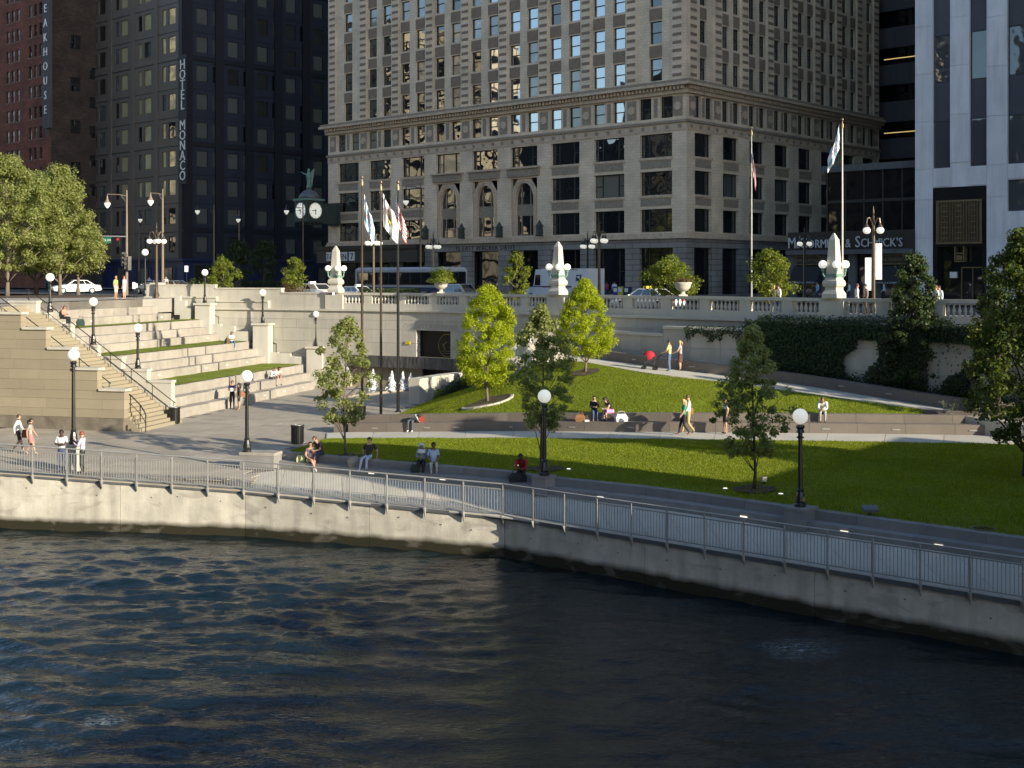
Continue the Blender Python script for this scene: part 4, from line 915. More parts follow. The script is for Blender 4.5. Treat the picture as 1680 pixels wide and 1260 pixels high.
# ---------------------------------------------------------------- the terracotta office block in the middle
J = thing('office_building', 'grey buff terracotta office block with arched entrance bays and a heavy cornice in the middle', 'building', gp(0, 0, SZ), GRZ)
NX0, NX1, WY1 = -55.0, 0.0, 41.0
bays = [(-1.7-5.92*i-3.95, -1.7-5.92*i) for i in range(9)]
F3, F4, F5, F6 = (6.63, 8.93), (10.32, 12.69), (14.09, 16.42), (17.93, 20.05)
up_f = [(21.72+3.73*k, 23.95+3.73*k) for k in range(5)]
arch_b = (3, 4, 5)
wbays = [(1.44+5.05*i, 1.44+5.05*i+2.95) for i in range(8)]
def facade(T, bs, x0, x1, north):
    ops = []; wins = []
    for i, (a, b) in enumerate(bs):
        for fl, (c, d) in enumerate((F3, F4, F5)):
            if north and i in arch_b and fl < 2: continue
            ops.append((a, b, c, d)); wins.append(((a+b)/2, b-a, c, d, 'chicago', .38))
        if north and i in arch_b: ops.append((a+.02, b-.02, 6.63, 12.95))
        ww = 1.5 if north else 1.12
        for s in (-1, 1):
            end = (i == 0 or i == len(bs)-1)
            cx = (a+b)/2+s*((b-a)/2-ww/2+(.08 if north else .1))
            ops.append((cx-ww/2, cx+ww/2, *F6)); wins.append((cx, ww, *F6, 'dh', .30))
            if end and s == 1: continue
            c2 = (a+b)/2 if end else cx
            for c, d in up_f: ops.append((c2-ww/2, c2+ww/2, c, d)); wins.append((c2, ww, c, d, 'dh', .28))
    wl = wall_open(x0, x1, 6.0, 42.0, ops, .45, T); part('front_wall' if north else 'side_wall', wl, M['terra'], J)
    gops = []
    for i, (a, b) in enumerate(bs): gops.append((a-.1, b+.1, .35, 5.05))
    part('base_wall', wall_open(x0-(.0), x1, -1.0, 6.0, gops, .5, T), M['graybase'], J)
    for x, w_, c, d, stl, dep in wins:
        r_ = rb.random()
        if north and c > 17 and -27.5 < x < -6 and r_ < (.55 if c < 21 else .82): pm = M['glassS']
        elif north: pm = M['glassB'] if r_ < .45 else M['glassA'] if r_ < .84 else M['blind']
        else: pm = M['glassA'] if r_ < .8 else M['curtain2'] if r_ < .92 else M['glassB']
        window(J, T, x, w_, c, d, stl, M['wframe'], pm, dep)
    for i, (a, b) in enumerate(bs):                  # shopfronts
        if north and 3 <= i <= 5:
            window(J, T, (a+b)/2, b-a+.2, .35, 5.05, 'fix', M['wframe'], M['darkglass'], .9, 'entrance')
        else:
            window(J, T, (a+b)/2, b-a+.2, .35, 5.05, 'chicago', M['wframe'], M['glassA'] if i % 2 else M['darkglass'], .45, 'shop_window')
    # belt courses, spandrels, piers, cornice
    part('belt_course', fbox(T, x0-.25 if north else x0, x1+.25 if north else x1, -.28, 0, 5.95, 6.18), M['terra_plain'], J)
    part('belt_course', fbox(T, x0-.15 if north else x0, x1+.15 if north else x1, -.16, 0, 6.181, 6.5), M['terra_plain'], J)
    for i, (a, b) in enumerate(bs):
        for fl, (z0, z1) in enumerate(((F3[1], F4[0]), (F4[1], F5[0]))):
            if north and i in arch_b: continue
            part('carved_spandrel', fbox(T, a+.12, b-.12, -.05, 0, z0+.32, z1-.34), M['terra_dark'], J)
            part('sill', fbox(T, a-.08, b+.08, -.12, .1, z1-.26, z1-.02), M['terra_plain'], J)
    part('frieze', fbox(T, x0, x1, -.08, 0, 16.62, 17.35), M['terra_plain'], J); part('frieze_moulding', fbox(T, x0-.2 if north else x0, x1+.2 if north else x1, -.22, 0, 17.36, 17.62), M['terra_dark'], J)
    ro = MB(); n = int((x1-x0)/1.48)
    for k in range(n): ro.disc(T(x0+(k+.5)*(x1-x0)/n, -.08, 17.0), Vector(T(0, -1, 0))-Vector(T(0, 0, 0)), .2, 10, th=.07)
    part('rosettes', ro, M['terra_dark'], J, kind='stuff')
    cen = [(a+b)/2 for a, b in bs]; edges = sorted([x0+1.0]+[c+2.95 for c in cen[1:] if north]+[c+2.52 for c in cen[:-1] if not north]+[x1-1.0])
    for e in edges:
        part('roundel_panel', fbox(T, e-.55, e+.55, -.06, 0, 18.05, 19.95), M['terra_dark'], J)
        mb = MB(); mb.disc(T(e, -.06, 19.0), Vector(T(0, -1, 0))-Vector(T(0, 0, 0)), .42, 14, th=.08); part('roundel', mb, M['terra_plain'], J)
    for c in cen: part('narrow_panel', fbox(T, c-.22, c+.22, -.05, 0, 18.05, 19.95), M['terra_dark'], J)
    e0 = .9 if north else 0
    part('cornice_bed', fbox(T, x0-.3 if north else x0, x1+.3 if north else x1, -.3, 0, 20.2, 20.55), M['terra_plain'], J)
    dm = MB(); k = x0
    while k < x1+.2: fbox(T, k, k+.24, -.62, -.3, 20.58, 20.92, dm); k += .46
    part('dentils', dm, M['terra_plain'], J, kind='stuff'); part('dentil_backing', fbox(T, x0-.3 if north else x0, x1+.3 if north else x1, -.31, 0, 20.551, 20.93), M['terra_dark'], J)
    part('cornice', fbox(T, x0-e0, x1+e0, -.9, 0, 20.94, 21.2), M['terra_plain'], J); part('cornice_cap', fbox(T, x0-e0+.12, x1+e0-.12, -.72, 0, 21.201, 21.50), M['terra_dark'], J)
    # upper piers with brown bands, and brown spandrels under the upper windows
    for e in edges:
        part('pier', fbox(T, e-.66, e+.66, -.16, 0, 21.52, 42), M['terra'], J)
        bd = MB(); z = 21.9
        while z < 41.5: fbox(T, e-.52, e+.52, -.20, -.15, z, z+.30, bd); z += .80
        part('pier_bands', bd, M['terra_band'], J, kind='stuff')
    for x, w_, c, d, stl, dep in wins:
        if c > 21 and d < 40: part('brown_spandrel', fbox(T, x-w_/2-.02, x+w_/2+.02, -.035, 0, d+.12, d+1.28), M['terra_band'], J)
facade(TN, bays, NX0, NX1, True); facade(TW, wbays, 0, WY1, False)
part('upper_block', MB().box(NX0, NX1-.002, .46, WY1, 42.0, 95), M['terra'], J)
part('rear_block', MB().box(NX0, -25, WY1+.01, 95, -1, 95), M['terra'], J)  # unseen rear added so the hotel windows mirror no open sky
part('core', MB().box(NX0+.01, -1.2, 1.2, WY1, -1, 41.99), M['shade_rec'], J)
part('east_wall', MB().box(NX0-.0, NX0+.5, .02, WY1, -1, 42), M['terra'], J)
# pointed arch frames
for i in arch_b:
    a, b = bays[i]; cx = (a+b)/2; hw = 1.32; mb = MB(); zs, za = 10.5, 12.75
    inner = [(cx-hw, 6.63), (cx-hw, zs)]
    for t in np.linspace(0, 1, 9)[1:]: inner.append((cx-hw*math.cos(t*math.pi/2)**.9, zs+(za-zs-.35)*math.sin(t*math.pi/2)))
    inner += [(2*cx-x, z) for x, z in inner[::-1][1:]]
    m = len(inner); outer = []
    for k, (x, z) in enumerate(inner):
        f = k/(m-1)
        outer.append((a+.03 if x < cx-.01 and z <= zs+1.2 else b-.03 if x > cx+.01 and z <= zs+1.2 else x, 12.94 if z > zs+1.2 else z))
    for (p, q, r, s) in zip(inner, inner[1:], outer[1:], outer):
        mb.quad((p[0], .12, p[1]), (q[0], .12, q[1]), (r[0], .12, r[1]), (s[0], .12, s[1])); mb.quad((p[0], .12, p[1]), (q[0], .12, q[1]), (q[0], .55, q[1]), (p[0], .55, p[1]))
    part('arch_surround', mb, M['terra_plain'], J)
    for dr, dy, rr in ((.10, .10, .09), (.32, .11, .07)):
        part('arch_moulding', MB().tube([(cx+(x-cx)*(1+dr/hw), dy, z+(dr if z > zs else 0)) for x, z in inner], rr, 6), M['terra_plain'], J)
    part('entablature', fbox(TN, a-.35, b+.35, -.22, 0, 13.15, 14.0), M['terra_dark'], J); part('entablature_cap', fbox(TN, a-.55, b+.55, -.4, 0, 14.001, 14.2), M['terra_plain'], J)
    gl = MB().quad((a+.1, .5, 6.64), (b-.1, .5, 6.64), (b-.1, .5, 12.9), (a+.1, .5, 12.9)); f = part('arched_window', MB().box(cx-hw, cx+hw, .44, .48, 6.64, 6.75).box(cx-.72, cx-.58, .42, .48, 6.75, 12.3).box(cx+.58, cx+.72, .42, .48, 6.75, 12.3).box(cx-hw, cx+hw, .40, .48, 8.85, 10.1), M['terra_dark'], J); part('pane', gl, M['glassA'], f)
    for s in (-1, 1):
        cc = (a-.98 if s < 0 else b+.98)
        if s > 0 and i != arch_b[0]: continue
        ln = MB().frust((cc, -.75), .28, .34, 6.5, 6.62).frust((cc, -.75), .26, .26, 6.62, 7.6).frust((cc, -.75), .36, .22, 7.6, 7.8).frust((cc, -.75), .2, .04, 7.8, 8.25).box(cc-.05, cc+.05, -.75, -.16, 6.9, 7.0)
        part('wall_lantern', ln, M['dverd'], J)
tm = text_mb("35 EAST WACKER DRIVE", .72, .04, 'CENTER', 1.22); cx = (bays[4][0]+bays[4][1])/2
xf(tm, Matrix.Translation((cx, -.02, 5.16)) @ UPRIGHT); part('carved_lettering', tm, M['wframe'], J)
# corner shop: dark canopy fascia with sign
sh = thing('shop_canopy', 'dark brown shop fascia with a white store sign at the office corner', 'shop front', gp(-46.2, -.5, SZ), GRZ)
part('fascia', MB().box(-9.6, 9.0, -.7, .48, 3.9, 5.5), M['grey_frame'], sh); part('canopy_top', MB().box(-9.7, 9.1, -.9, .47, 5.501, 6.0), M['wframe'], sh)
part('sign_panel', MB().box(-7.6, -3.6, -.80, -.702, 4.15, 5.25), M['sign_white'], sh); tm = text_mb("7-ELEVEN", .98, .03, 'CENTER', .95); xf(tm, Matrix.Translation((-5.6, -.82, 4.34)) @ UPRIGHT); part('sign_lettering', tm, M['wframe'], sh)
part('logo_panel', MB().box(-3.2, -2.2, -.80, -.702, 4.15, 5.25), M['sign_white'], sh)
lg = MB().box(-3.02, -2.38, -.815, -.803, 4.95, 5.08).hexa([(-2.85, -.815, 4.3), (-2.65, -.815, 4.3), (-2.65, -.803, 4.3), (-2.85, -.803, 4.3)], [(-2.6, -.815, 4.94), (-2.4, -.815, 4.94), (-2.4, -.803, 4.94), (-2.6, -.803, 4.94)]); part('logo', lg, M['curtain2'], sh)
for x in np.linspace(-9, 8.5, 9): part('mullion', MB().box(x-.06, x+.06, .15, .3, .35, 3.9), M['grey_frame'], sh)
# ---------------------------------------------------------------- street clock with a winged figure
ck = thing('street_clock', 'green bronze street clock with a dome and winged figure on the office corner', 'clock', gp(-53.6, -4.2, SZ), GRZ)
part('case', MB().box(-1.25, 1.25, -1.25, 1.25, 9.0, 11.6), M['dverd'], ck); part('base_tray', MB().frust((0, 0), .9, 1.3, 8.6, 8.99), M['dverd'], ck); part('top_moulding', MB().box(-1.4, 1.4, -1.4, 1.4, 11.601, 11.85), M['verdigris'], ck)
part('dome', MB().lathe([(1.35, 11.851), (1.2, 12.3), (.8, 12.75), (.3, 13.0), (.22, 13.2)], n=16), M['dsteel'], ck, True)
part('bracket', MB().box(-.8, .9, 1.251, 4.0, 8.8, 11.3), M['dverd'], ck); part('bracket_frame', MB().box(-1.0, 1.1, 3.85, 4.19, 8.6, 11.5), M['dverd'], ck)
for ang in (0, 90):
    Mx = Matrix.Rotation(R(ang), 4, 'Z'); d = MB(); d.tube([(0, -1.26, 10.35), (0, -1.30, 10.35)], .98, 24); rg = MB(); rg.tube([(1.0*math.cos(t), -1.3, 10.35+1.0*math.sin(t)) for t in np.linspace(0, 6.283, 25)], .06, 5)
    hd = MB(); hd.box(-.55, .12, -1.34, -1.32, 10.31, 10.39); hd.box(-.05, .05, -1.36, -1.342, 9.85, 10.55)
    for k in range(12): a = k*math.pi/6; hd.cbox((.8*math.sin(a), -1.33, 10.35+.8*math.cos(a)), (.06, .02, .12))
    fo = part('clock_face', xf(d, Mx), M['globe'], ck); part('rim', xf(rg, Mx), M['verdigris'], fo); part('hands_and_marks', xf(hd, Mx), M['black'], fo)
# ---------------------------------------------------------------- dark hotel
hz = gp(-88.0, 0, 0); H = thing('hotel_building', 'tall dark hotel slab of brown and navy panels with paired windows', 'building', (hz.x, hz.y, SZ), GRZ)
fl0 = 4.6; FP = 4.2
def hotel(T, x0, x1, wins, pan, fin, north):
    ops = []; ww = []
    for fl in range(11):
        z0 = fl0+1.15+FP*fl; z1 = z0+2.35
        for x, w_ in wins: ops.append((x-w_/2, x+w_/2, z0, z1)); ww.append((x, w_, z0, z1, fl))
    part('front_wall' if north else 'side_wall', wall_open(x0, x1, fl0, 54, ops, .16, T), pan, H)
    for x, w_, z0, z1, fl in ww:
        r_ = rb.random()
        if north: pm = M['curtain'] if (x > -17 and r_ < .85 and fl > 1) else M['curtain2'] if r_ < .5 else M['glassA']  # upper right panes take the painted yellow reflection
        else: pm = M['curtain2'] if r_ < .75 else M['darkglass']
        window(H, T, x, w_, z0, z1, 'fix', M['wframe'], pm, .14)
    return ww
nw = [(-3.0-6.6*i-(0), 1.9) for i in range(4)]+[(-5.1-6.6*i, 1.0) for i in range(4)]
hotel(TN, -29, 0, nw, M['hotel_panel'], M['hotel_fin'], True)
nw2 = []
for i in range(6): nw2 += [(3.2+5.4*i, 1.9), (5.5+5.4*i, 1.0)]
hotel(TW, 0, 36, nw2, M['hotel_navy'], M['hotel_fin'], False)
for i in range(5): part('pier', fbox(TN, -.95-6.6*i, -.35-6.6*i+.3, -.22, 0, fl0, 54), M['hotel_fin'] if i == 0 else M['hotel_panel'], H)
for i in range(7): part('pier', fbox(TW, .0+5.4*i, 1.4+5.4*i, -.25, 0, fl0, 54), M['hotel_fin'], H)
for fl in range(0, 12):
    z = fl0+FP*fl-.12
    part('floor_joint', fbox(TN, -29, 0, -.03, 0, z, z+.1), M['hotel_fin'], H); part('floor_joint', fbox(TW, 0, 36, -.03, 0, z, z+.1), M['hotel_fin'], H)
    if fl % 3 == 1: part('band', fbox(TW, 0, 36, -.14, 0, z+.1, z+.75), M['hotel_fin'], H); part('band', fbox(TN, -29, 0, -.1, 0, z+.1, z+.45), M['hotel_panel'], H)
part('base_storey', MB().box(-29, -.002, .003, 36, -1, fl0-.1), M['hotel_blue'], H); part('base_cornice', fbox(TN, -29, .3, -.4, .0, fl0-.1, fl0+.25), M['hotel_blue'], H); part('base_cornice', fbox(TW, .0, 36, -.4, 0, fl0-.1, fl0+.25), M['hotel_blue'], H)
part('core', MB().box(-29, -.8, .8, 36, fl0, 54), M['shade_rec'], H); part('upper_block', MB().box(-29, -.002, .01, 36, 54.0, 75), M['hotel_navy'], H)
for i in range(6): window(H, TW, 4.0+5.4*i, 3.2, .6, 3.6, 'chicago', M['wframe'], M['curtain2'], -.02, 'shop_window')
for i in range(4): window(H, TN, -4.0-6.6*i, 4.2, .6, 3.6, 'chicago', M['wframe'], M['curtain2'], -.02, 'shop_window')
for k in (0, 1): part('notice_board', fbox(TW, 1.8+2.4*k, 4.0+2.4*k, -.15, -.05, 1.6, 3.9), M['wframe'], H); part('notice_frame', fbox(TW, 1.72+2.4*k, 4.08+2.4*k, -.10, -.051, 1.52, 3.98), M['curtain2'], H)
# vertical sign: a dark fin on the corner with stacked letters facing the river
sg = thing('hotel_sign', 'vertical white letters HOTEL MONACO on a dark fin at the hotel corner', 'sign', (hz.x, hz.y, SZ), GRZ)
zt = zat(104, 183)-SZ; zb = zat(298, 183)-SZ
part('sign_fin', MB().box(-.1, 1.7, -.62, -.26, zb-.5, zt+1.0), M['hotel_fin'], sg)
txt = "HOTEL MONACO"; stp = (zt-zb)/(len(txt)-.2)
for i, chh in enumerate(txt):
    if chh == ' ': continue
    tm = text_mb(chh, 2.0, .08); xf(tm, Matrix.Translation((.85, -.70, zt-stp*(i+.75))) @ UPRIGHT); part('letter', tm, M['letterw'], sg)
# ---------------------------------------------------------------- dark red brick tower
bz = gp(-112.8, -7.5, 0); B = thing('brick_building', 'dark red brick tower with groups of three narrow windows at the far left', 'building', (bz.x, bz.y, SZ), GRZ)
ops = []; ww = []
for fl in range(14):
    for g in range(4):
        for k in range(3):
            x = -3.3-1.75*k-7.6*g; z0 = 4.5+3.22*fl; ops.append((x-.5, x+.5, z0, z0+1.9)); ww.append((x, 1.0, z0, z0+1.9))
part('front_wall', wall_open(-32, 0, -1, 50, ops, .3), M['redbrick'], B)
for x, w_, z0, z1 in ww: window(B, TN, x, w_, z0, z1, 'dh', M['sign_white'] if rb.random() < .0 else M['grey_frame'], M['blind'] if rb.random() < .35 else M['glassA'], .2)
part('stone_sills', (lambda m: [m.box(x-.6, x+.6, -.06, .05, z0-.14, z0-.005) for x, w_, z0, z1 in ww] and m)(MB()), M['terra_band'], B, kind='stuff')
sops = [(3.2, 4.9, 18+6.6*k, 20.2+6.6*k) for k in range(4)]+[(6.4, 7.6, 15+4.6*k, 16.9+4.6*k) for k in range(5)]
part('side_wall', wall_open(0, 9.0, -1, 50, sops, .3, TW), M['sidebrick'], B)
for a, b, c, d in sops: window(B, TW, (a+b)/2, b-a, c, d, 'dh', M['grey_frame'], M['darkglass'], .2)
part('core', MB().box(-32, -.6, .6, 8.9, -1, 50), M['shade_rec'], B); part('upper_block', MB().box(-32, -.003, .003, 8.9, 50, 80), M['redbrick'], B)
s2 = thing('steakhouse_sign', 'tall vertical blade sign with white capital letters on the brick tower corner', 'sign', (bz.x, bz.y, SZ), GRZ)
zb = zat(212, 194)-SZ
part('blade', MB().box(-.9, 1.05, -.95, -.35, zb, zb+25), M['concband'], s2); part('blade_foot', MB().frust((.08, -.65), .15, .28, zb-1.3, zb-.003), M['concband'], s2)
for i, chh in enumerate("STEAKHOUSE"):
    tm = text_mb(chh, 1.8, .08); py = 188-23.6*(9-i); xf(tm, Matrix.Translation((.08, -1.0, zat(py, 194)-SZ)) @ UPRIGHT); part('letter', tm, M['letterw'], s2)
# ---------------------------------------------------------------- white marble tower on the right
wz = gp(23.5, 0, 0); Wt = thing('marble_tower', 'white veined marble tower with tall dark window strips and a black bronze entrance', 'building', (wz.x, wz.y, SZ), GRZ)
strips = [(1.57, 3.06), (4.72, 6.14), (7.83, 11.6), (13.2, 14.7), (16.3, 17.8)]
def mz(py): return zat(py, 105)-SZ
zs0 = mz(275)
ops = [(a, b, zs0, 60) for a, b in strips]+[(1.5, 6.14, -1, mz(307)), (7.83, 11.6, mz(350), mz(300))]
part('marble_backing', wall_open(0, 42, -1, 60, ops, .5), M['marble'], Wt)
cols = [(0, 1.57), (3.06, 4.72), (6.14, 7.83), (11.6, 13.2), (14.7, 16.3)]
jo = [mz(p) for p in (470, 450, 382, 356, 343, 318, 286)]
jo = [-1, 2.2, 5.4, zs0-2.6, zs0-.01]; k = zs0+4
while k < 60: jo.append(k); k += 4.05
for ci, (a, b) in enumerate(cols):
    for z0, z1 in zip(jo, jo[1:]):
        if ci == 1 and z0 < zs0-.1: continue
        part('marble_panel', fbox(TN, a+.012, b-.012, -.07, -.002, z0+.012+.4*(ci % 2), z1-.012+.4*(ci % 2)), M['marble'], Wt)
for a, b in strips[:2]:
    part('marble_panel', fbox(TN, a+.01, b-.01, -.07, -.002, mz(306)+.02, zs0-.02), M['marble'], Wt)
part('marble_panel', fbox(TN, 7.85, 11.58, -.07, -.002, mz(298), zs0-.02), M['marble'], Wt)
for a, b in strips:
    z = zs0; k = 0
    while z < 59:
        hh = 4.0 if k % 2 == 0 else 3.2
        if k % 2 == 0: window(Wt, TN, (a+b)/2, b-a, z, z+hh-.02, 'fix', M['grey_frame'], M['glassT'], .25)
        else: part('spandrel_panel', fbox(TN, a, b, .2, .3, z, z+hh-.02), M['spandrel'], Wt)
        z += hh; k += 1
window(Wt, TN, 9.715, 3.77, mz(350), mz(300), 'fix', M['grey_frame'], M['glassT'], .25)
part('portal', wall_open(1.52, 6.12, -.9, mz(307)-.02, [(1.95, 5.75, -.9, mz(405))], .8, lambda x, d, z: (x, d+.02, z)), M['blackgranite'], Wt)
ga, gb, gc, gd = 1.95, 5.7, mz(399), mz(330); gr = MB()
for k in range(29): x = lerp(ga, gb, k/28); gr.box(x-.028, x+.028, -.10, -.03, gc, gd)
for z in (gc, gd): gr.box(ga-.1, gb+.1, -.12, -.031, z-.07, z+.07)
for x in (ga, gb): gr.box(x-.07, x+.07, -.12, -.032, gc, gd)
for c in (2.62, 3.82, 5.02):
    for k in range(7): z = lerp(gc+.4, gd-.4, k/6); gr.box(c-.25, c+.25, -.13, -.033, z-.03, z+.03)
part('bronze_grille', gr, M['gold'], Wt)
part('door_glass', MB().quad((1.95, .7, -.9), (5.75, .7, -.9), (5.75, .7, mz(405)), (1.95, .7, mz(405))), M['darkglass'], Wt)
part('hanging_lantern', MB().box(3.45, 4.3, -.1, .5, mz(430), mz(428)).box(3.45, 4.3, -.1, .5, mz(417), mz(415)).box(3.45, 3.55, -.11, .5, mz(428), mz(405)).box(4.2, 4.3, -.11, .5, mz(428), mz(405)).box(3.6, 4.1, -.05, .4, mz(427), mz(419)), M['gold'], Wt)
part('door_notice', MB().box(2.8, 3.4, .50, .65, mz(456), mz(446)), M['sign_white'], Wt)
part('door_frame', MB().box(3.75, 3.83, .55, .66, -.9, mz(440)).box(3.75, 5.7, .55, .66, mz(440), mz(438)).box(4.7, 4.77, .55, .66, -.9, mz(440)), M['gold'], Wt)
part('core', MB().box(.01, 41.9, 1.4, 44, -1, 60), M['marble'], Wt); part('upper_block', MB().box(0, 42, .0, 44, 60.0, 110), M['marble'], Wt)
# ---------------------------------------------------------------- low restaurant block and the banded office behind it
rz0 = gp(11.4, 0, 0); Rs = thing('restaurant_block', 'low dark glass restaurant front with black awnings and silver name letters beside the marble tower', 'restaurant', (rz0.x, rz0.y, SZ), GRZ)
part('upper_glass', MB().box(3.0, 12.08, 1.5, 1.6, 6.2, 11.6), M['darkglass'], Rs); part('roof_slab', MB().box(2.6, 12.08, 1.1, 12, 11.601, 12.2), M['concband'], Rs); part('side_glass', MB().box(2.9, 2.99, 1.5, 12, 6.2, 11.6), M['darkglass'], Rs)
for k in range(6): part('mullion', MB().box(3.0+1.8*k, 3.12+1.8*k, 1.38, 1.5, 6.2, 11.6), M['wframe'], Rs)
part('floor_band', MB().box(3.0, 12.08, 1.36, 1.5, 8.8, 9.05), M['wframe'], Rs)
part('fascia', MB().box(0, 12.08, -.3, 1.49, 4.45, 6.19), M['wframe'], Rs); part('fascia_ledge', MB().box(-.1, 12.07, -.55, -.301, 4.15, 4.55), M['concband'], Rs)
def rest_letters(txt, x0, x1, z, big):
    ls = [(text_mb(c, 1.42 if i in big else 1.08 if c != 'c' else .8, .1), c) for i, c in enumerate(txt)]
    ws = [.42 if c == ' ' else max(v[0] for v in m.v)-min(v[0] for v in m.v)+.12 for m, c in ls]; k = (x1-x0)/sum(ws); x = x0
    for (tm, c), w_ in zip(ls, ws):
        if c != ' ': xf(tm, Matrix.Translation((x+w_*k/2, -.45, z)) @ Matrix.Diagonal((k, 1, 1, 1)) @ UPRIGHT); part('letter', tm, M['silver_letter'], Rs)
        x += w_*k
rest_letters("McCORMICK & SCHMICK'S", .1, 11.2, 4.75, (0, 2, 12))
for x in (.35, 3.6, 6.2, 8.6, 11.7): part('column', MB().box(x-.35, x+.35, 0, .6, -1, 4.45), M['concband'], Rs)
for a, b in ((.75, 3.2), (8.98, 11.3)):
    part('shop_sign', MB().box(a, b, -.12, .1, 3.3, 4.0), M['wframe'], Rs); part('sign_border', MB().box(a-.06, b+.06, -.10, .09, 3.22, 4.08), M['gold'], Rs)
    tm = text_mb("BAR SEAFOOD", .36, .02, 'CENTER', 1.1); xf(tm, Matrix.Translation(((a+b)/2, -.14, 3.52)) @ UPRIGHT); part('sign_lettering', tm, M['gold'], Rs)
    part('awning', MB().hexa([(a-.2, -1.3, 1.5), (b+.2, -1.3, 1.5), (b+.2, .0, 1.5), (a-.2, 0, 1.5)], [(a-.2, -.2, 3.1), (b+.2, -.2, 3.1), (b+.2, 0, 3.1), (a-.2, 0, 3.1)]), M['awning'], Rs)
    tm = text_mb("McCORMICK & SCHMICK'S", .22, .02, 'CENTER', 1.0); xf(tm, Matrix.Translation(((a+b)/2, -1.32, 1.56)) @ UPRIGHT); part('awning_lettering', tm, M['silver_letter'], Rs)
    part('window', MB().quad((a, .2, -.9), (b, .2, -.9), (b, .2, 1.5), (a, .2, 1.5)), M['glassA'], Rs)
part('door', MB().quad((4, .4, -.9), (8.2, .4, -.9), (8.2, .4, 4.1), (4, .4, 4.1)), M['darkglass'], Rs)
part('rear_block', MB().box(.1, 12.0, .8, 12, -1, 4.4), M['shade_rec'], Rs)
oz = gp(-8, 43, 0); Ob = thing('banded_office', 'grey office with bands of dark windows seen in the gap left of the marble tower', 'building', (oz.x, oz.y, SZ), GRZ)
for k in range(16):
    z = 3.0+4.55*k
    part('concrete_band', MB().box(0, 34, 0, 16, z, z+2.5), M['concband'], Ob); part('window_band', MB().box(.2, 34, .4, 16, z+2.501, z+4.549), M['darkglass'], Ob)
    if k in (3, 5, 7): part('lit_ceiling_strip', MB().box(7.5, 13.5, .34, .39, z+3.2, z+3.3), M['lit_interior'], Ob)
part('ground_floor', MB().box(.1, 34, .3, 16, -1, 2.99), M['shade_rec'], Ob)
# ---------------------------------------------------------------- far block closing the gap between hotel and office
fb = gp(-84, 60, 0); t = thing('far_block', 'plain dark block far down the side street between the hotel and the office building', 'building', (fb.x, fb.y, SZ), GRZ)
part('wall', wall_open(0, 45, -1, 80, [(2+4*i, 4+4*i, 3+4*k, 5.2+4*k) for i in range(10) for k in range(12)], .3), M['hotel_navy'], t); part('core', MB().box(0, 45, .6, 20, -1, 80), M['shade_rec'], t)
# ============================================================ across the river, behind the viewer: what the windows and water mirror
rt = random.Random(9)
def rtower(x, y, w_, d_, h, rz, label):
    t = thing('riverbank_tower', label, 'tower', (x, y, 2), R(rz)); part('shaft', MB().box(-w_/2, w_/2, -d_/2, d_/2, 0, h), M['tower_cream'], t)
    st_ = MB()
    for k in range(int(h/4.2)):
        z = 4.2*k+2; st_.box(-w_/2-.06, w_/2+.06, -d_/2-.06, d_/2+.06, z, z+1.5)
    part('window_bands', st_, M['darkglass'], t, kind='stuff')
rtower(-152, 150, 34, 40, 62, -42, 'tall cream tower across the river mirrored in the office windows')
rtower(-196, 205, 40, 40, 78, -42, 'broad cream tower far along the river mirrored in the hotel windows')
rtower(-128, 78, 26, 30, 44, -36, 'shorter cream tower across the river nearest the bend')
for wd, sd, lab in ((-20, -190, 'round cream tower with scalloped balconies on the opposite bank behind the viewer'), (-68, -180, 'second round cream tower on the opposite bank behind the viewer')):
    p = gp(wd, sd, 2); t = thing('riverbank_tower', lab, 'tower', p); mb = MB(); dk = MB()
    for k in range(34): mb.lathe([(17.5, 4.1*k), (18.2, 4.1*k+.3), (18.2, 4.1*k+1.5), (17.0, 4.1*k+1.6)], n=28); dk.lathe([(16.4, 4.1*k+1.5), (16.4, 4.1*k+4.1)], n=28)
    part('balcony_rings', mb, M['tower_plain'], t); part('shaft', dk, M['shade_rec'], t)
for i, (wd, sd, ww_, hh) in enumerate(((-150, -150, 46, 46), (-95, -142, 44, 58), (-42, -140, 46, 42), (12, -142, 50, 66), (70, -146, 46, 50))):
    p = gp(wd, sd, 0); t = thing('sky_blocking_block', ('lowest dark', 'tall dark', 'low dark', 'tallest dark', 'broad dark')[i]+' office block added unseen on the opposite quay to cut skylight', 'building', p, GRZ)
    part('wall', wall_open(-ww_/2, ww_/2, 0, hh, [(x, x+2.2, z, z+2.2) for x in np.arange(-ww_/2+2, ww_/2-3, 4) for z in np.arange(3, hh-3, 4)], .3, lambda x, d, z: (-x, -d, z)), M['concband'], t); part('core', MB().box(-ww_/2, ww_/2, -30, -.6, 0, hh), M['concband'], t)  # dark blocks added to hide low sky from the quay wall
p = gp(25, -200, 2); rtower(p.x, p.y, 60, 40, 70, -20, 'wide cream block on the opposite bank turned to the evening sun')
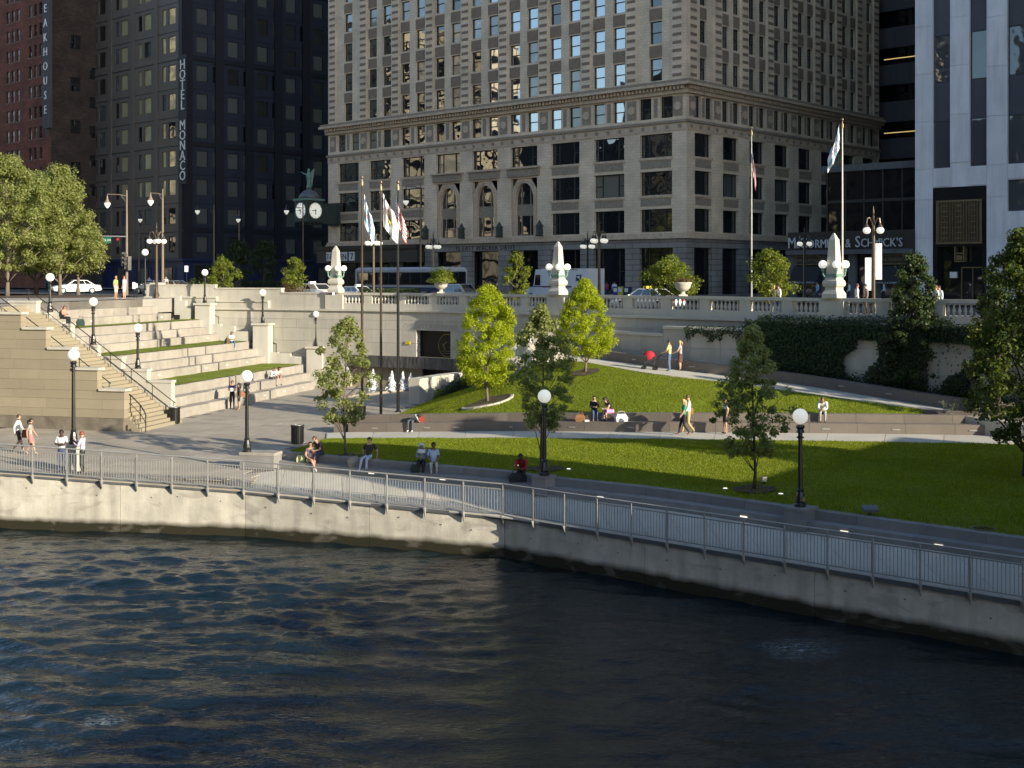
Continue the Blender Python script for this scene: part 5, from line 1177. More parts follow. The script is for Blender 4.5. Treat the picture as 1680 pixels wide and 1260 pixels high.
# ============================================================ bridge and bridge house to the right of the view (they throw the long shadows)
bd = Vector((.595, .805, 0)); brz = math.atan2(bd.y, bd.x)
b0 = Vector((21.4+.6, 22.5+.3, 0))
br = thing('river_bridge', 'road bridge just right of the view with an added shadow-casting girder', 'bridge', (b0.x, b0.y, 0), brz)
part('deck', MB().box(-62, 26, -18, 0, 6.6, 7.7), M['road'], br); part('girder', MB().box(-9, 22, -.5, -.05, 5.0, 10.4), M['dsteel'], br); part('girder', MB().box(-62, 22, -17.9, -17.5, 5.0, 8.9), M['dsteel'], br); part('railing', MB().box(-62, -9, -.5, -.3, 6.0, 8.9), M['dsteel'], br)  # near girder invented and sized to cast the lawn's shadow edge
hs = Vector((-.35, 45.7, 0))+Vector((-SUN.y, SUN.x, 0))*2.75+SUN*23.5
bh = thing('bridge_house', 'square limestone bridge house at the quay end of the bridge', 'bridge house', (hs.x, hs.y, -1), math.atan2(SUN.y, SUN.x))
part('shaft', MB().box(0, 5.4, -2.7, 2.7, 0, 14.6), M['limestone'], bh); part('roof', MB().frust((2.7, 0), 2.9, 1.2, 14.601, 17.0), M['dsteel'], bh); part('cornice', MB().box(-.2, 5.6, -2.9, 2.9, 13.6, 14.2), M['limestone_smooth'], bh)
for z in (8.5, 11): part('window', MB().box(-.05, 0, -.6, .6, z, z+1.6), M['darkglass'], bh)
qz = gp(92, -27, 0); t = thing('added_shade_tower', 'broad grey tower added out of view beyond the right edge to shade the street', 'building', (qz.x, qz.y, SZ), GRZ)
part('shaft', MB().box(0, 40, 0, 70, -1, 165), M['concband'], t)  # unseen tower added to shade the street and the far brick side
# ============================================================ STREET FURNITURE AND SMALL STRUCTURES
# ---- river railing
rail = thing('river_railing', 'long brushed steel railing with vertical pickets along the river edge of the promenade', 'railing', (0, 0, 0))
RP = [p-n*.10 for p, n in zip(WL[:6], back_n(WL[:6]))]
def along(pts, step):
    out = []
    for a, b in zip(pts, pts[1:]):
        n = max(1, round((b-a).length/step)); out += [(a.lerp(b, i/n), (b-a).normalized()) for i in range(n)]
    return out+[(pts[-1], (pts[-1]-pts[-2]).normalized())]
tr = MB(); mr = MB(); brl = MB(); UZ = Vector((0, 0, 1))
for a, b in zip(RP, RP[1:]):
    tr.tube([a+UZ*1.17, b+UZ*1.17], .028, 8); n = back_n([a, b])[0]
    for m_, z in ((mr, .98), (brl, .13)): o = (a-n*.02, b-n*.02, b+n*.02, a+n*.02); m_.hexa([p+UZ*(z-.018) for p in o], [p+UZ*(z+.018) for p in o])
part('handrail', tr, M['steel'], rail); part('upper_rail', mr, M['steel'], rail); part('lower_rail', brl, M['steel'], rail)
postm = MB().hexa([(-.02, -.035, -.02), (.02, -.035, -.02), (.02, .035, -.02), (-.02, .035, -.02)], [(-.02, -.045, 1.14), (.02, -.045, 1.14), (.02, .015, 1.14), (-.02, .015, 1.14)])
postm.add([(-.035, -.13, .02), (.035, -.13, .02), (.035, .05, .02), (-.035, .05, .02), (-.012, .03, -.34), (.012, .03, -.34), (.012, .05, -.34), (-.012, .05, -.34)], [(0, 1, 2, 3), (0, 1, 5, 4), (1, 2, 6, 5), (2, 3, 7, 6), (3, 0, 4, 7), (4, 5, 6, 7)])
postme = postm.mesh('post', M['steel'])
for p, d in along(RP, 1.47): inst('post', postme, rail, p, math.atan2(d.y, d.x))
pkm = MB().box(-.008, .008, -.012, .012, .145, .965).mesh('picket', M['steel'])
pk = [(p, d) for p, d in along(RP, .113) if abs(p.x/p.y) < .43]; pk.sort(key=lambda t: t[0].y); more = MB()
for k, (p, d) in enumerate(pk):
    if k < 300: inst('picket', pkm, rail, p, math.atan2(d.y, d.x))
    else: more.cbox((p.x, p.y, p.z+.555), (.016, .024, .82), math.atan2(d.y, d.x))
part('far_pickets', more, M['steel'], rail, kind='stuff')
# ---- globe lamp posts
M['tanp'] = mat('weathered_tan_pole_paint', (.21, .165, .125), .6, var=.15)
# ---- globe lamp posts
def lamp_post(loc, hg, label, group='globe lamp posts', gr=.25, slim=1.0):
    t = thing('lamp_post', label, 'lamp post', loc, 0, group); k = slim
    part('base', MB().lathe([(.19*k, 0), (.19*k, .10), (.15*k, .14), (.17*k, .2), (.15*k, .34), (.11*k, .5), (.12*k, .56), (.085*k, .60)], n=10), M['black'], t)
    h = hg-gr-.05
    part('pole', MB().lathe([(.085*k, .60), (.07*k, h-.42), (.12*k, h-.40), (.12*k, h-.36), (.075*k, h-.34), (.075*k, h-.24), (.14*k, h-.22), (.10*k, h-.12), (.15*k, h-.04), (.12*k, h+.02)], n=10), M['black'], t)
    part('globe', MB().ball((0, 0, hg), gr, 16, 10), M['globe'], t, True)
    return t
def lamp_at(px, Y, zb, pyg, label, **kw):
    p = P(px, Y, zb); return lamp_post(p, zat(pyg, Y)-zb, label, **kw)
c = ped_mid; lamp_post((c.x, c.y, D+.70), zat(650, c.y)-D-.70, 'black globe lamp post on the square granite pedestal near the middle of the bench')
c = ped_right; lamp_post((c.x, c.y, D+.70), zat(683, c.y)-D-.70, 'black globe lamp post standing before the shaded part of the front lawn')
c = ped_left; lamp_at(405, c.y, D+.70, 617, 'black globe lamp post on the wide granite block at the plaza end of the bench')
Lp = G(120, 772, D); t = thing('lamp_pedestal', 'tall narrow pale pedestal between the two men at the river railing', 'pedestal', (Lp.x, Lp.y, D), R(-15))
part('shaft', MB().box(-.28, .28, -.28, .28, 0, 1.02), M['limestone_smooth'], t); part('cap', MB().box(-.33, .33, -.33, .33, 1.021, 1.12), M['limestone_smooth'], t)
lamp_at(120.5, Lp.y, D+1.12, 582, 'tallest black globe lamp post behind the two men at the railing', gr=.24)
for px, pyg, (a, zb), lab in ((226, 538, (1.9, 4.69), 'black globe lamp post on the white stair parapet, the lowest one beside the left stairs'), (153, 495, (4.8, 6.0), 'black globe lamp post on the white stair parapet, halfway up the left stairs'), (82, 455, (7.6, 7.85), 'black globe lamp post beside the tree at the head of the left stairs')):
    Y = tp(a, .2).y; lamp_at(px, Y, zb, pyg, lab, gr=.24, slim=.95)
for (px, q), pyg, lab in zip(farlamps, (515, 480, 447), ('short globe lamp post on the lowest pedestal of the far stairs', 'short globe lamp post on the middle pedestal of the far stairs', 'short globe lamp post on the highest pedestal of the far stairs')):
    lamp_at(px, q.y, q.z, pyg, lab, gr=.25, slim=.9)
lamp_at(238, 112, street_z(-33, 112), 414, 'globe lamp post on the street behind the parapet by the traffic signal', gr=.30)
# ---- obelisks with four globes
def obelisk(s, label):
    p, n = w_at(s); z = rail_z(s); t = thing('obelisk', label, 'obelisk', (p.x, p.y, z), math.atan2(-n.x, n.y), 'obelisk lamps on the balustrade')
    def stack(lv):
        mb = MB()
        for (a, z0), (b, z1) in zip(lv, lv[1:]): mb.frust((0, 0), a, b, z0, z1)
        return mb
    part('base', stack([(.46, 0), (.46, .22), (.40, .34), (.33, .46), (.33, .56), (.42, .64), (.45, .76), (.42, .92), (.34, 1.0), (.34, 1.10)]), M['limestone_smooth'], t)
    part('shaft', stack([(.31, 1.10), (.20, 3.12)]), M['limestone_smooth'], t); part('tip', stack([(.20, 3.121), (.035, 3.48)]), M['limestone_smooth'], t)
    part('collar', stack([(.33, 1.12), (.335, 1.3)]), M['verdigris'], t)
    for k in range(4):
        a = k*math.pi/2+.78; dx, dy = math.cos(a), math.sin(a)
        arm = part('lamp_arm', MB().tube([(.26*dx, .26*dy, 1.22), (.44*dx, .44*dy, 1.10), (.58*dx, .58*dy, 1.22), (.60*dx, .60*dy, 1.5)], [.05, .055, .05, .045], 6).lathe([(.05, 1.42), (.10, 1.48), (.05, 1.54), (.12, 1.6)], (.60*dx, .60*dy, 0), 8), M['verdigris'], t)
        part('globe', MB().ball((.60*dx, .60*dy, 1.80), .225, 14, 9), M['globe'], arm, True)
for s, lab in zip(ob_s, ('limestone obelisk lamp at the left end of the balustrade next to the flagpoles', 'limestone obelisk lamp on the balustrade in front of the mail truck', 'limestone obelisk lamp on the balustrade before the restaurant front')): obelisk(s, lab)
# ---- urns
def urn(px, label):
    s = min(posts, key=lambda q: abs(q-w_px(px))); p, n = w_at(w_px(px)); z = rail_z(s); t = thing('stone_urn', label, 'urn', (p.x, p.y, z), 0, 'stone urns on the balustrade')
    part('foot', MB().box(-.26, .26, -.26, .26, 0, .09).lathe([(.20, .09), (.13, .18), (.12, .26)], n=12), M['limestone_smooth'], t)
    part('bowl', MB().lathe([(.12, .26), (.30, .34), (.45, .50), (.50, .70), (.55, .76), (.55, .82), (.47, .82), (.44, .70)], n=18), M['limestone_smooth'], t, True); part('soil', MB().lathe([(.45, .71), (.2, .74)], n=12), M['mulch'], t); return t
urn(725, 'stone urn with a rounded shrub on the balustrade beside the memorial'); urn(1122, 'stone urn with trailing plants beside the spreading bush')
# ---- flagpoles and flags
def flagpole(px, Y, zb, pyt, label, r, material, group):
    b = P(px, Y, zb); h = zat(pyt, Y)-zb; t = thing('flagpole', label, 'flagpole', b, 0, group)
    part('pole', MB().tube([(0, 0, 0), (0, 0, h*.5), (0, 0, h-.5)], [r, r*.85, r*.5], 10), material, t); part('truck', MB().lathe([(r*.5, h-.5), (r*1.1, h-.48), (r*1.1, h-.25), (r*.4, h-.24), (r*.3, h-.1)], n=8), M['gold'], t)
    part('finial', MB().ball((0, 0, h), r*1.15, 10, 7), M['gold'], t, True); part('base_collar', MB().lathe([(r*1.9, 0), (r*1.9, .06), (r*1.1, .12)], n=12), material, t); return t
fp = {}
for px, pyt, lab in ((594, 291, 'dark flagpole with the blue striped city flag, leftmost of three on the plaza'), (625, 299, 'dark flagpole with the white state flag, in the middle of three'), (653, 299, 'dark flagpole with the national flag, right one of three on the plaza')):
    g_ = G(px, 683 if px < 640 else 676, D); fp[px] = g_; flagpole(px, g_.y, D, pyt, lab, .085 if px < 640 else .10, M['bronze'] if px < 640 else M['black'], 'flagpoles on the plaza')
flagpole(1382, 72, 7.75, 196, 'tall silver flagpole with a pale blue striped flag beside the right obelisk', .07, M['steel'], 'flagpoles on the street'); flagpole(1233, 84, 7.75, 210, 'tall grey flagpole with a dark hanging flag before the office corner', .07, M['steel'], 'flagpoles on the street')
cw_, cb_, cr_, cn_, cl_, cbr, cg_ = cloth((.80, .80, .78)), cloth((.25, .47, .72)), cloth((.50, .035, .04)), cloth((.02, .035, .14)), cloth((.82, .82, .8)), cloth((.22, .13, .05)), cloth((.45, .40, .05))
def flag(label, px, Y, y0, y1, wpx, kind, sgn=1, lean=.5, seed=1):
    """a limp flag hanging from its hoist: a folded sheet with real thickness in its folds"""
    rn = random.Random(seed); top = P(px, Y, zat(y0, Y)); h = (y1-y0)*Y/F; wd = wpx*Y/F; N, Mv = 22, 26; mb = MB()
    def pos(u, v):                                   # u 0..1 from hoist to fly, v 0..1 down the hoist; the fly end falls
        drop = u**1.1*lean; x = sgn*(.02+wd*u*(1-.12*math.sin(3*u))*(.35+.65*min(1, v+.55*u))); z = -h*((1-lean)*v+drop)
        y = .16*wd*math.sin(u*13+v*2.2)*(.3+u)+.05*math.sin(v*9+u*5); return (top.x+sgn*.08+x, top.y-.05+y, top.z+z)
    for i in range(N+1):
        for j in range(Mv+1): mb.v.append(pos(i/N, j/Mv))
    for i in range(N):
        for j in range(Mv):
            u, v = (i+.5)/N, (j+.5)/Mv; m = 0
            if kind == 'us':
                if u < .42 and v < .54: m = 2
                else: m = 1 if int(v*13) % 2 == 0 else 0
            elif kind == 'chi': m = 1 if (.16 < v < .33 or .67 < v < .84) else 0
            a = i*(Mv+1)+j; mb.f.append((a, a+Mv+1, a+Mv+2, a+1)); mb.m.append(m)
    mats_ = {'us': [cw_, cr_, cn_], 'chi': [cw_, cb_], 'ill': [cl_]}[kind]
    f = solo('flag', mb, mats_, label, 'flag', 'limp flags', True, tuple(top))
    def spot(u, v, su, sv):
        q = [Vector(pos(u+a*su, v+b*sv)) for a, b in ((-1, -1), (1, -1), (1, 1), (-1, 1))]; return [(p.x-top.x, p.y-top.y-.02, p.z-top.z) for p in q]
    if kind == 'us':
        st_ = MB()
        for i in range(6):
            for j in range(5): st_.quad(*spot(.05+.065*i, .06+.1*j, .016, .022))
        part('stars', st_, cw_, f, kind='stuff')
    if kind == 'chi':
        st_ = MB(); [st_.quad(*spot(.25+.17*i, .5, .05, .06)) for i in range(4)]; part('red_stars', st_, cr_, f)
    if kind == 'ill':
        e = MB()
        for k in range(9): e.quad(*spot(.38+rn.uniform(-.16, .16), .42+rn.uniform(-.1, .1), .07, .05))
        part('eagle_emblem', e, cbr, f); e = MB(); [e.quad(*spot(.3+.05*k, .27+.02*math.sin(k), .03, .02)) for k in range(6)]; part('red_ribbon', e, cr_, f); part('gold_ground', MB().quad(*spot(.5, .62, .12, .06)), cg_, f)
    return f
flag('limp white and pale blue city flag on the leftmost plaza pole', 595, fp[594].y, 318, 404, 17, 'chi', 1, .42, 1)
flag('white state flag with a brown eagle emblem on the middle plaza pole', 626, fp[625].y, 317, 402, 25, 'ill', 1, .36, 2)
flag('red and white striped national flag hanging on the right plaza pole', 647, fp[653].y, 320, 404, 18, 'us', 1, .45, 3)
flag('pale blue and white flag curled on the tall silver pole', 1380, 72, 203, 284, 19, 'chi', -1, .5, 4)
flag('furled national flag hanging in shade on the grey pole', 1231, 84, 238, 316, 7, 'us', 1, .5, 5)
# ---- cluster street lamps
def cluster_lamp(px, pyg, label, zg=12.65, material=None, nglobe=4, Y=None):
    Y = Y or (zg-ZC)*F/(HZ-pyg); b = P(px, Y, 0); z0 = street_z(b.x, b.y); t = thing('street_lamp', label, 'street lamp', (b.x, b.y, z0), 0, 'clustered globe street lamps'); h = zg-z0; m = material or M['bronze']
    part('pole', MB().lathe([(.22, 0), (.22, .3), (.14, .5), (.12, .8), (.085, h+.5), (.11, h+.52), (.05, h+.6), (.07, h+.8), (.03, h+.9), (.055, h+1.05), (.012, h+1.45)], n=8), m, t)
    for k in range(nglobe):
        a = k*2*math.pi/nglobe+.5; dx, dy = math.cos(a), math.sin(a); r_ = .55
        arm = part('scroll_arm', MB().tube([(.06*dx, .06*dy, h+.3), (.3*dx, .3*dy, h+.75), (.5*dx, .5*dy, h+.7), (r_*dx, r_*dy, h+.4), (r_*dx, r_*dy, h+.2)], .035, 5).lathe([(.16, h+.16), (.10, h+.3), (.04, h+.42)], (r_*dx, r_*dy, 0), 8), m, t)
        part('globe', MB().ball((r_*dx, r_*dy, h), .23, 12, 8, sz=.85), M['globe'], arm, True)
    return t
cluster_lamp(257, 396, 'clustered globe street lamp beside the twin tall poles at the left corner'); cluster_lamp(613, 399, 'clustered globe street lamp between the plaza flagpoles'); cluster_lamp(983, 395, 'clustered globe street lamp right of the mail truck')
cl4 = cluster_lamp(1433, 378, 'clustered globe street lamp with two white banners near the marble tower'); cluster_lamp(711, 405, 'dark clustered street lamp in shade before the arched entrance', material=M['black']); cluster_lamp(1320, 400, 'dark clustered street lamp before the restaurant name', material=M['black']); cluster_lamp(964, 402, 'dark clustered street lamp just behind the one by the mail truck', material=M['black'], Y=114)
for sx in (-1, 1): part('banner', MB().box(*(sorted((sx*.12, sx*.5))), -.02, .02, 2.0 if sx > 0 else 1.35, 4.15 if sx > 0 else 3.3), M['sign_white'], cl4)
def arm_lamp(px, Y, pyt, armpx, lamp_y, label, m):
    b = P(px, Y, 0); z0 = street_z(b.x, b.y)-.05; h = zat(pyt, Y)-z0; dx = (armpx-px)*Y/F; lz = zat(lamp_y, Y)-z0
    t = thing('arm_street_lamp', label, 'street lamp', (b.x, b.y, z0), 0, 'tall street lamps with a hanging lantern')
    part('pole', MB().tube([(0, 0, 0), (0, 0, h*.6), (0, 0, h)], [.14, .1, .06], 8), m, t); part('arm', MB().tube([(0, 0, h-.55), (dx*.4, 0, h-.42), (dx, 0, h-.38), (dx, 0, lz+.5)], .04, 6).tube([(0, 0, h-1.2), (dx*.3, 0, h-.5)], .02, 5), m, t)
    part('lantern_cap', MB().lathe([(.05, lz+.75), (.10, lz+.45), (.2, lz+.2), (.3, lz+.05)], (dx, 0, 0), 10), m, t); part('lantern_bowl', MB().lathe([(.3, lz+.05), (.27, lz-.15), (.1, lz-.4), (.02, lz-.45)], (dx, 0, 0), 10), M['globe'], t, True); return t
al = arm_lamp(208, 118, 312, 176, 334, 'tall lamp with a lantern on a left arm, carrying the traffic signals', M['tanp']); arm_lamp(267, 118, 310, 247, 330, 'tall lamp with a lantern on a short arm beside the clustered lamp', M['tanp'])
arm_lamp(351, 150, 336, 324, 346, 'tall dark lamp with a lantern in front of the hotel', M['black']); arm_lamp(228, 168, 366, 230, 360, 'distant dark lantern lamp against the hotel front', M['black']); arm_lamp(497, 150, 334, 470, 346, 'dark lantern lamp left of the street clock', M['black']); arm_lamp(392, 165, 344, 391, 360, 'far dark lantern lamp against the navy hotel side', M['black']); arm_lamp(690, 128, 300, 666, 330, 'dark lantern lamp before the arched windows', M['black'])
# ---- traffic signals, street name sign
def signal(px, py, Y, label, mk):
    c = P(px, Y, zat(py, Y)); t = thing('traffic_signal', label, 'traffic signal', c, R(mk), 'traffic signals'); part('housing', MB().box(-.2, .2, -.15, .15, -.65, .65), M['black'], t)
    for k, z in enumerate((.42, 0, -.42)): part('visor', MB().tube([(0, -.15, z), (0, -.4, z)], .17, 10), M['black'], t); part('lens', MB().disc((0, -.152, z), (0, -1, 0), .13, 12, th=.006), M['redp'] if k == 0 else M['dverd'], t)
    return t
signal(203, 425, 117.6, 'black traffic signal facing the river road on the left corner pole', 40); signal(212, 432, 117.7, 'black traffic signal turned sideways on the left corner pole', -60)
Ya = 117.4; t = thing('street_sign', 'small green street name sign hanging from the signal mast arm', 'sign', P(169, Ya, zat(394, Ya)), 0)
part('panel', MB().box(-.75, .75, -.03, .03, -.28, .28), mat('sign_green', (.01, .13, .075), .5), t); tm = text_mb("WACKER DR", .26, .01); xf(tm, Matrix.Translation((0, -.04, -.09)) @ UPRIGHT); part('lettering', tm, M['sign_white'], t)
t = thing('mast_arm', 'grey mast arm reaching left from the corner pole over the street', 'mast arm', P(208, Ya+.4, zat(388, Ya)), 0); part('arm', MB().tube([(0, 0, 0), (-3.3, 0, .06)], .06, 6), M['silver'], t); part('signal_head', MB().box(-.95, -.65, -.15, .15, -.95, -.06), M['black'], t); part('red_lens', MB().disc((-.8, -.152, -.25), (0, -1, 0), .12, 10, th=.01), M['redp'], t)
def post_sign(px, y0, y1, yb, Y, wpx, label, pole_top=None):
    c = P(px, Y, zat(yb, Y)); t = thing('post_sign', label, 'sign', c); w_ = wpx*Y/F/2; part('pole', MB().tube([(0, 0, 0), (0, 0, zat(y0, Y)-c.z)], .035, 6), M['black'], t); part('panel', MB().box(-w_, w_, -.05, -.035, zat(y1, Y)-c.z, zat(y0, Y)-c.z), M['sign_white'], t); return t
post_sign(306, 436, 446, 466, 108, 6, 'small white sign on a thin pole behind the parapet'); post_sign(220, 463, 474, 491, 96, 5, 'white notice on a thin pole beside the two people on the terrace'); post_sign(224.5, 465, 472, 491, 97, 3, 'narrow notice on a black pole right of the white notice')
# ---- litter bins
def bin_(p, label, h=.92, r=.3):
    t = thing('litter_bin', label, 'litter bin', p, 0, 'black slatted litter bins'); part('body', MB().lathe([(r*.88, 0), (r*.9, .05), (r*.95, h-.1)], n=20), M['black'], t)
    sl = MB()
    for k in range(22): a = k*2*math.pi/22; sl.cbox(((r*.985)*math.cos(a), (r*.985)*math.sin(a), h*.5), (.03, .045, h-.1), a)
    part('slats', sl, M['black'], t); part('rim', MB().lathe([(r*.97, h-.1), (r*1.12, h-.06), (r*1.12, h), (r*.85, h)], n=20), M['black'], t); part('liner', MB().lathe([(r*.86, h-.02), (r*.86, h+.015), (r*.7, h+.012), (r*.69, h-.3)], n=16), M['silver'], t)
bin_(G(488, 728, D), 'black slatted litter bin standing alone on the plaza'); bin_(G(286, 695, D), 'black slatted litter bin at the foot of the white stair parapet'); bin_(G(578, 704, D)+Vector((0, 3.5, 0)), 'black bin half hidden behind the end of the two tier bench')
# ---- lawn fittings
lg_ = MB().lathe([(.11, 0), (.12, .03), (.09, .045)], n=12).mesh('housing', M['steel']); lgl = MB().lathe([(.085, .046), (.06, .055)], n=12).mesh('lens', M['steplight'])
for px, py, lab in ((848, 765, 'lit ground light in the lawn beside the red jacketed sitter'), (933, 771, 'lit ground light in the lawn right of the middle lamp post'), (1190, 803, 'lit ground light in the lawn left of the slender right tree'), (1281, 812, 'lit ground light in the lawn right of the slender right tree')):
    q = hit(bv1, px, py)
    if q: t = thing('ground_light', lab, 'ground light', q, 0, 'ground lights in the lawn'); inst('housing', lg_, t, (0, 0, 0)); inst('lens', lgl, t, (0, 0, 0))
q = hit(bv1, 1427, 850); t = thing('plaque_box', 'dark low plaque box on a post in the shaded lawn', 'plaque', q); part('post', MB().box(-.04, .04, -.04, .04, 0, .15), M['black'], t); part('panel', MB().hexa([(-.24, -.12, .12), (.24, -.12, .12), (.24, .12, .2), (-.24, .12, .2)], [(-.24, -.14, .22), (.24, -.14, .22), (.24, .10, .32), (-.24, .10, .32)]), M['dsteel'], t)
q = hit(bv1, 1613, 868); t = thing('drain_grate', 'round black drain grate in the shaded lawn by the bench', 'drain', q); part('ring', MB().lathe([(.38, -.02), (.38, .03), (.30, .03), (.30, -.01)], n=20), M['bench'], t); part('bars', (lambda m: [m.box(-.28, .28, y-.015, y+.015, .0, .025) for y in np.linspace(-.25, .25, 9)] and m)(MB()), M['black'], t)
q = hit(bv1, 1253, 795)
if q: t = thing('flood_light', 'small floodlight beside the slender right tree', 'floodlight', q); part('stake', MB().box(-.03, .03, -.03, .03, 0, .15), M['black'], t); part('head', MB().cbox((0, 0, .2), (.18, .14, .16), .4), M['silver'], t)
def pit(bv, px, py, r, label, kerb=True):
    q = hit(bv, px, py); t = thing('tree_pit', label, 'tree pit', q); rings = MB(); N = 24
    for rr in (0, r*.35, r*.7, r):
        for k in range(N):
            a = k*2*math.pi/N; x, y = q.x+rr*math.cos(a), q.y+rr*math.sin(a); rings.v.append((x-q.x, y-q.y, max(ground_z(bv, x, y, q.z), q.z-.3)-q.z+.05+.02*math.sin(5*a)*(rr > 0)))
    for i in range(3):
        for k in range(N): k2 = (k+1) % N; rings.f.append((i*N+k, i*N+k2, (i+1)*N+k2, (i+1)*N+k)); rings.m.append(0)
    part('mulch', rings, M['mulch'], t)
    if kerb:
        for k in range(12, 24):
            a0, a1 = k*2*math.pi/24, (k+1)*2*math.pi/24-.015; mb = MB(); qs = [(r*math.cos(a0), r*math.sin(a0)), (r*math.cos(a1), r*math.sin(a1)), ((r+.16)*math.cos(a1), (r+.16)*math.sin(a1)), ((r+.16)*math.cos(a0), (r+.16)*math.sin(a0))]
            gz = [max(-.42, min(.42, ground_z(bv, q.x+x, q.y+y, q.z)-q.z)) for x, y in qs]; mb.hexa([(x, y, g-.15) for (x, y), g in zip(qs, gz)], [(x, y, g+.11) for (x, y), g in zip(qs, gz)]); part('kerb_stone', mb, M['limestone_smooth'], t)
    return q
pit_l = pit(bv2, 800, 660, 1.25, 'round mulched tree pit with a pale stone kerb on the upper lawn'); pit_r = pit(bv2, 960, 611.5, .8, 'mulched tree pit of the lime tree beside the ramp', False); pit1 = pit(bv1, 571, 749, .7, 'mulched pit of the young tree at the plaza end of the front lawn', False); pit2 = pit(bv1, 893, 770, .75, 'mulched pit behind the middle lamp post', False); pit3 = pit(bv1, 1238, 804, .75, 'mulched pit of the slender tree in the shaded lawn edge', False)
# planter at the right end of the upper bench
pp = near_on(ubd, 1600)[0]; t = thing('stone_planter', 'dark granite planter full of silvery plants at the right end of the upper bench', 'planter', (0, 0, 0))
pq = [G(1512, 680, 3.5), G(1760, 690, 3.5)]; pq[0].y += .2
d_ = (pq[1]-pq[0]).normalized(); n_ = Vector((-d_.y, d_.x, 0))
blocks('stone_block', [flat(pq[0], 2.4), flat(pq[1], 2.4)], 1.9, .45, 0, 1.28, M['bench'], t); part('soil', MB().hexa([(p.x, p.y, 2.4) for p in (pq[0]+n_*.46, pq[1]+n_*.46, pq[1]+n_*2.2, pq[0]+d_*3+n_*2.2)], [(p.x, p.y, 3.62) for p in (pq[0]+n_*.46, pq[1]+n_*.46, pq[1]+n_*2.2, pq[0]+d_*3+n_*2.2)]), M['mulch'], t)
PLANTER = (pq[0], d_, n_)
# ============================================================ VEGETATION
def cards(name, C, Nrm, size, material, rng, parent=None, aspect=.62, kind=None, jit=.35):
    """many separate leaf-sized diamond faces"""
    n = len(C); C = np.asarray(C, float); Nrm = np.asarray(Nrm, float)+rng.normal(0, jit, (n, 3)); Nrm /= np.linalg.norm(Nrm, axis=1, keepdims=True)+1e-9
    t = rng.normal(0, 1, (n, 3)); t -= (t*Nrm).sum(1, keepdims=True)*Nrm; t /= np.linalg.norm(t, axis=1, keepdims=True)+1e-9; b = np.cross(Nrm, t)
    s = (size*rng.uniform(.6, 1.3, n))[:, None]
    co = np.stack([C-t*s*.5, C+b*s*aspect*.5+t*s*.08+Nrm*s*.1, C+t*s*.5, C-b*s*aspect*.5+t*s*.08+Nrm*s*.1], 1).reshape(-1, 3)
    me = bpy.data.meshes.new(name); me.vertices.add(4*n); me.vertices.foreach_set("co", co.ravel()); me.loops.add(4*n); me.loops.foreach_set("vertex_index", np.arange(4*n)); me.polygons.add(n); me.polygons.foreach_set("loop_start", np.arange(0, 4*n, 4)); me.update(calc_edges=True); me.materials.append(material)
    return tag(link(name, me, parent), kind=kind)
def tree(label, base, H, z0, prof, ncl, nlf, lsize, lmat, tr=.06, seed=1, bark='bark', name='tree', group=None, clr=.28, cat='tree', nbr=26, hollow=.35, up=.3, lean=(0, 0), wild=.3):
    rng = np.random.default_rng(seed); t = thing(name, label, cat, base, 0, group)
    pts = [Vector((lean[0]*f+.05*math.sin(f*5+seed), lean[1]*f+.05*math.cos(f*4+seed), H*f)) for f in np.linspace(0, .97, 10)]; pts[0] = Vector((0, 0, -.05))
    tm = MB().tube(pts, [tr*(1.35 if i == 0 else 1)*(1-.88*i/9) for i in range(10)], 7)
    cl = []
    for i in range(ncl):
        f = rng.random()**.9; z = z0+(H-z0)*f; a = rng.random()*6.283; rr = prof(f)*(1+wild*(math.sin(2*a+seed+f*4)*.6+math.sin(3*a-seed+f*9)*.5)); r = rr*math.sqrt(hollow+(1-hollow)*rng.random()) if rng.random() < .85 else rr*rng.random()
        ax = np.interp(z, [p.z for p in pts], [p.x for p in pts]); ay = np.interp(z, [p.z for p in pts], [p.y for p in pts]); cl.append((ax+r*math.cos(a), ay+r*math.sin(a), z))
    cl = np.array(cl); br = MB()
    for k in rng.choice(len(cl), min(nbr, len(cl)), False):
        c = Vector(cl[k]); zz = max(z0*.75, c.z-(.35+.6*rng.random())*max(.3, math.hypot(c.x, c.y))*1.2); j = min(9, int(zz/H*9.3)); s = pts[j]; mid = s.lerp(c, .5)+Vector((0, 0, .08*(c-s).length)); rr = tr*.42*(1-.6*s.z/H)
        br.tube([s, mid, c], [rr, rr*.6, rr*.25], 5)
    part('trunk', tm, M[bark], t, True); part('branches', br, M[bark], t, True)
    idx = rng.integers(0, len(cl), nlf); g = rng.normal(0, 1, (nlf, 3)); g /= np.linalg.norm(g, axis=1, keepdims=True); rad = clr*rng.random(nlf)**.45
    wts = rng.uniform(.55, 1.25, len(cl)); C = cl[idx]+g*(rad*wts[idx])[:, None]*np.array([1, 1, .8]); Nn = g*.6+np.array([0, 0, up])
    cards('crown', C, Nn, lsize, M[lmat], rng, t, kind=None)
    return t
def ell(rx, p=.5, q=.8):                              # crown radius by height fraction
    def f(x): return rx*max(.04, (math.sin(math.pi*min(1, max(0, x))**p)))**q
    return f
def egg(r, *v): return lambda x: r*float(np.interp(x, [0, .17, .42, .68, .88, 1], v or (.42, .82, 1, .74, .36, .08)))
def cone(r0, tip=.06): return lambda x: r0*(tip+(1-tip)*(1-x)**.62)*(min(1, .55+x*3.2))
b = hit(bv1, 567, 748); tree('young airy tree with pale trunk at the plaza end of the front lawn', b, zat(524, b.y)-b.z, 1.45, egg(1.45), 120, 6800, .135, 'leaf_olive', .055, 3, clr=.26, group='young airy trees', hollow=.15, nbr=34)
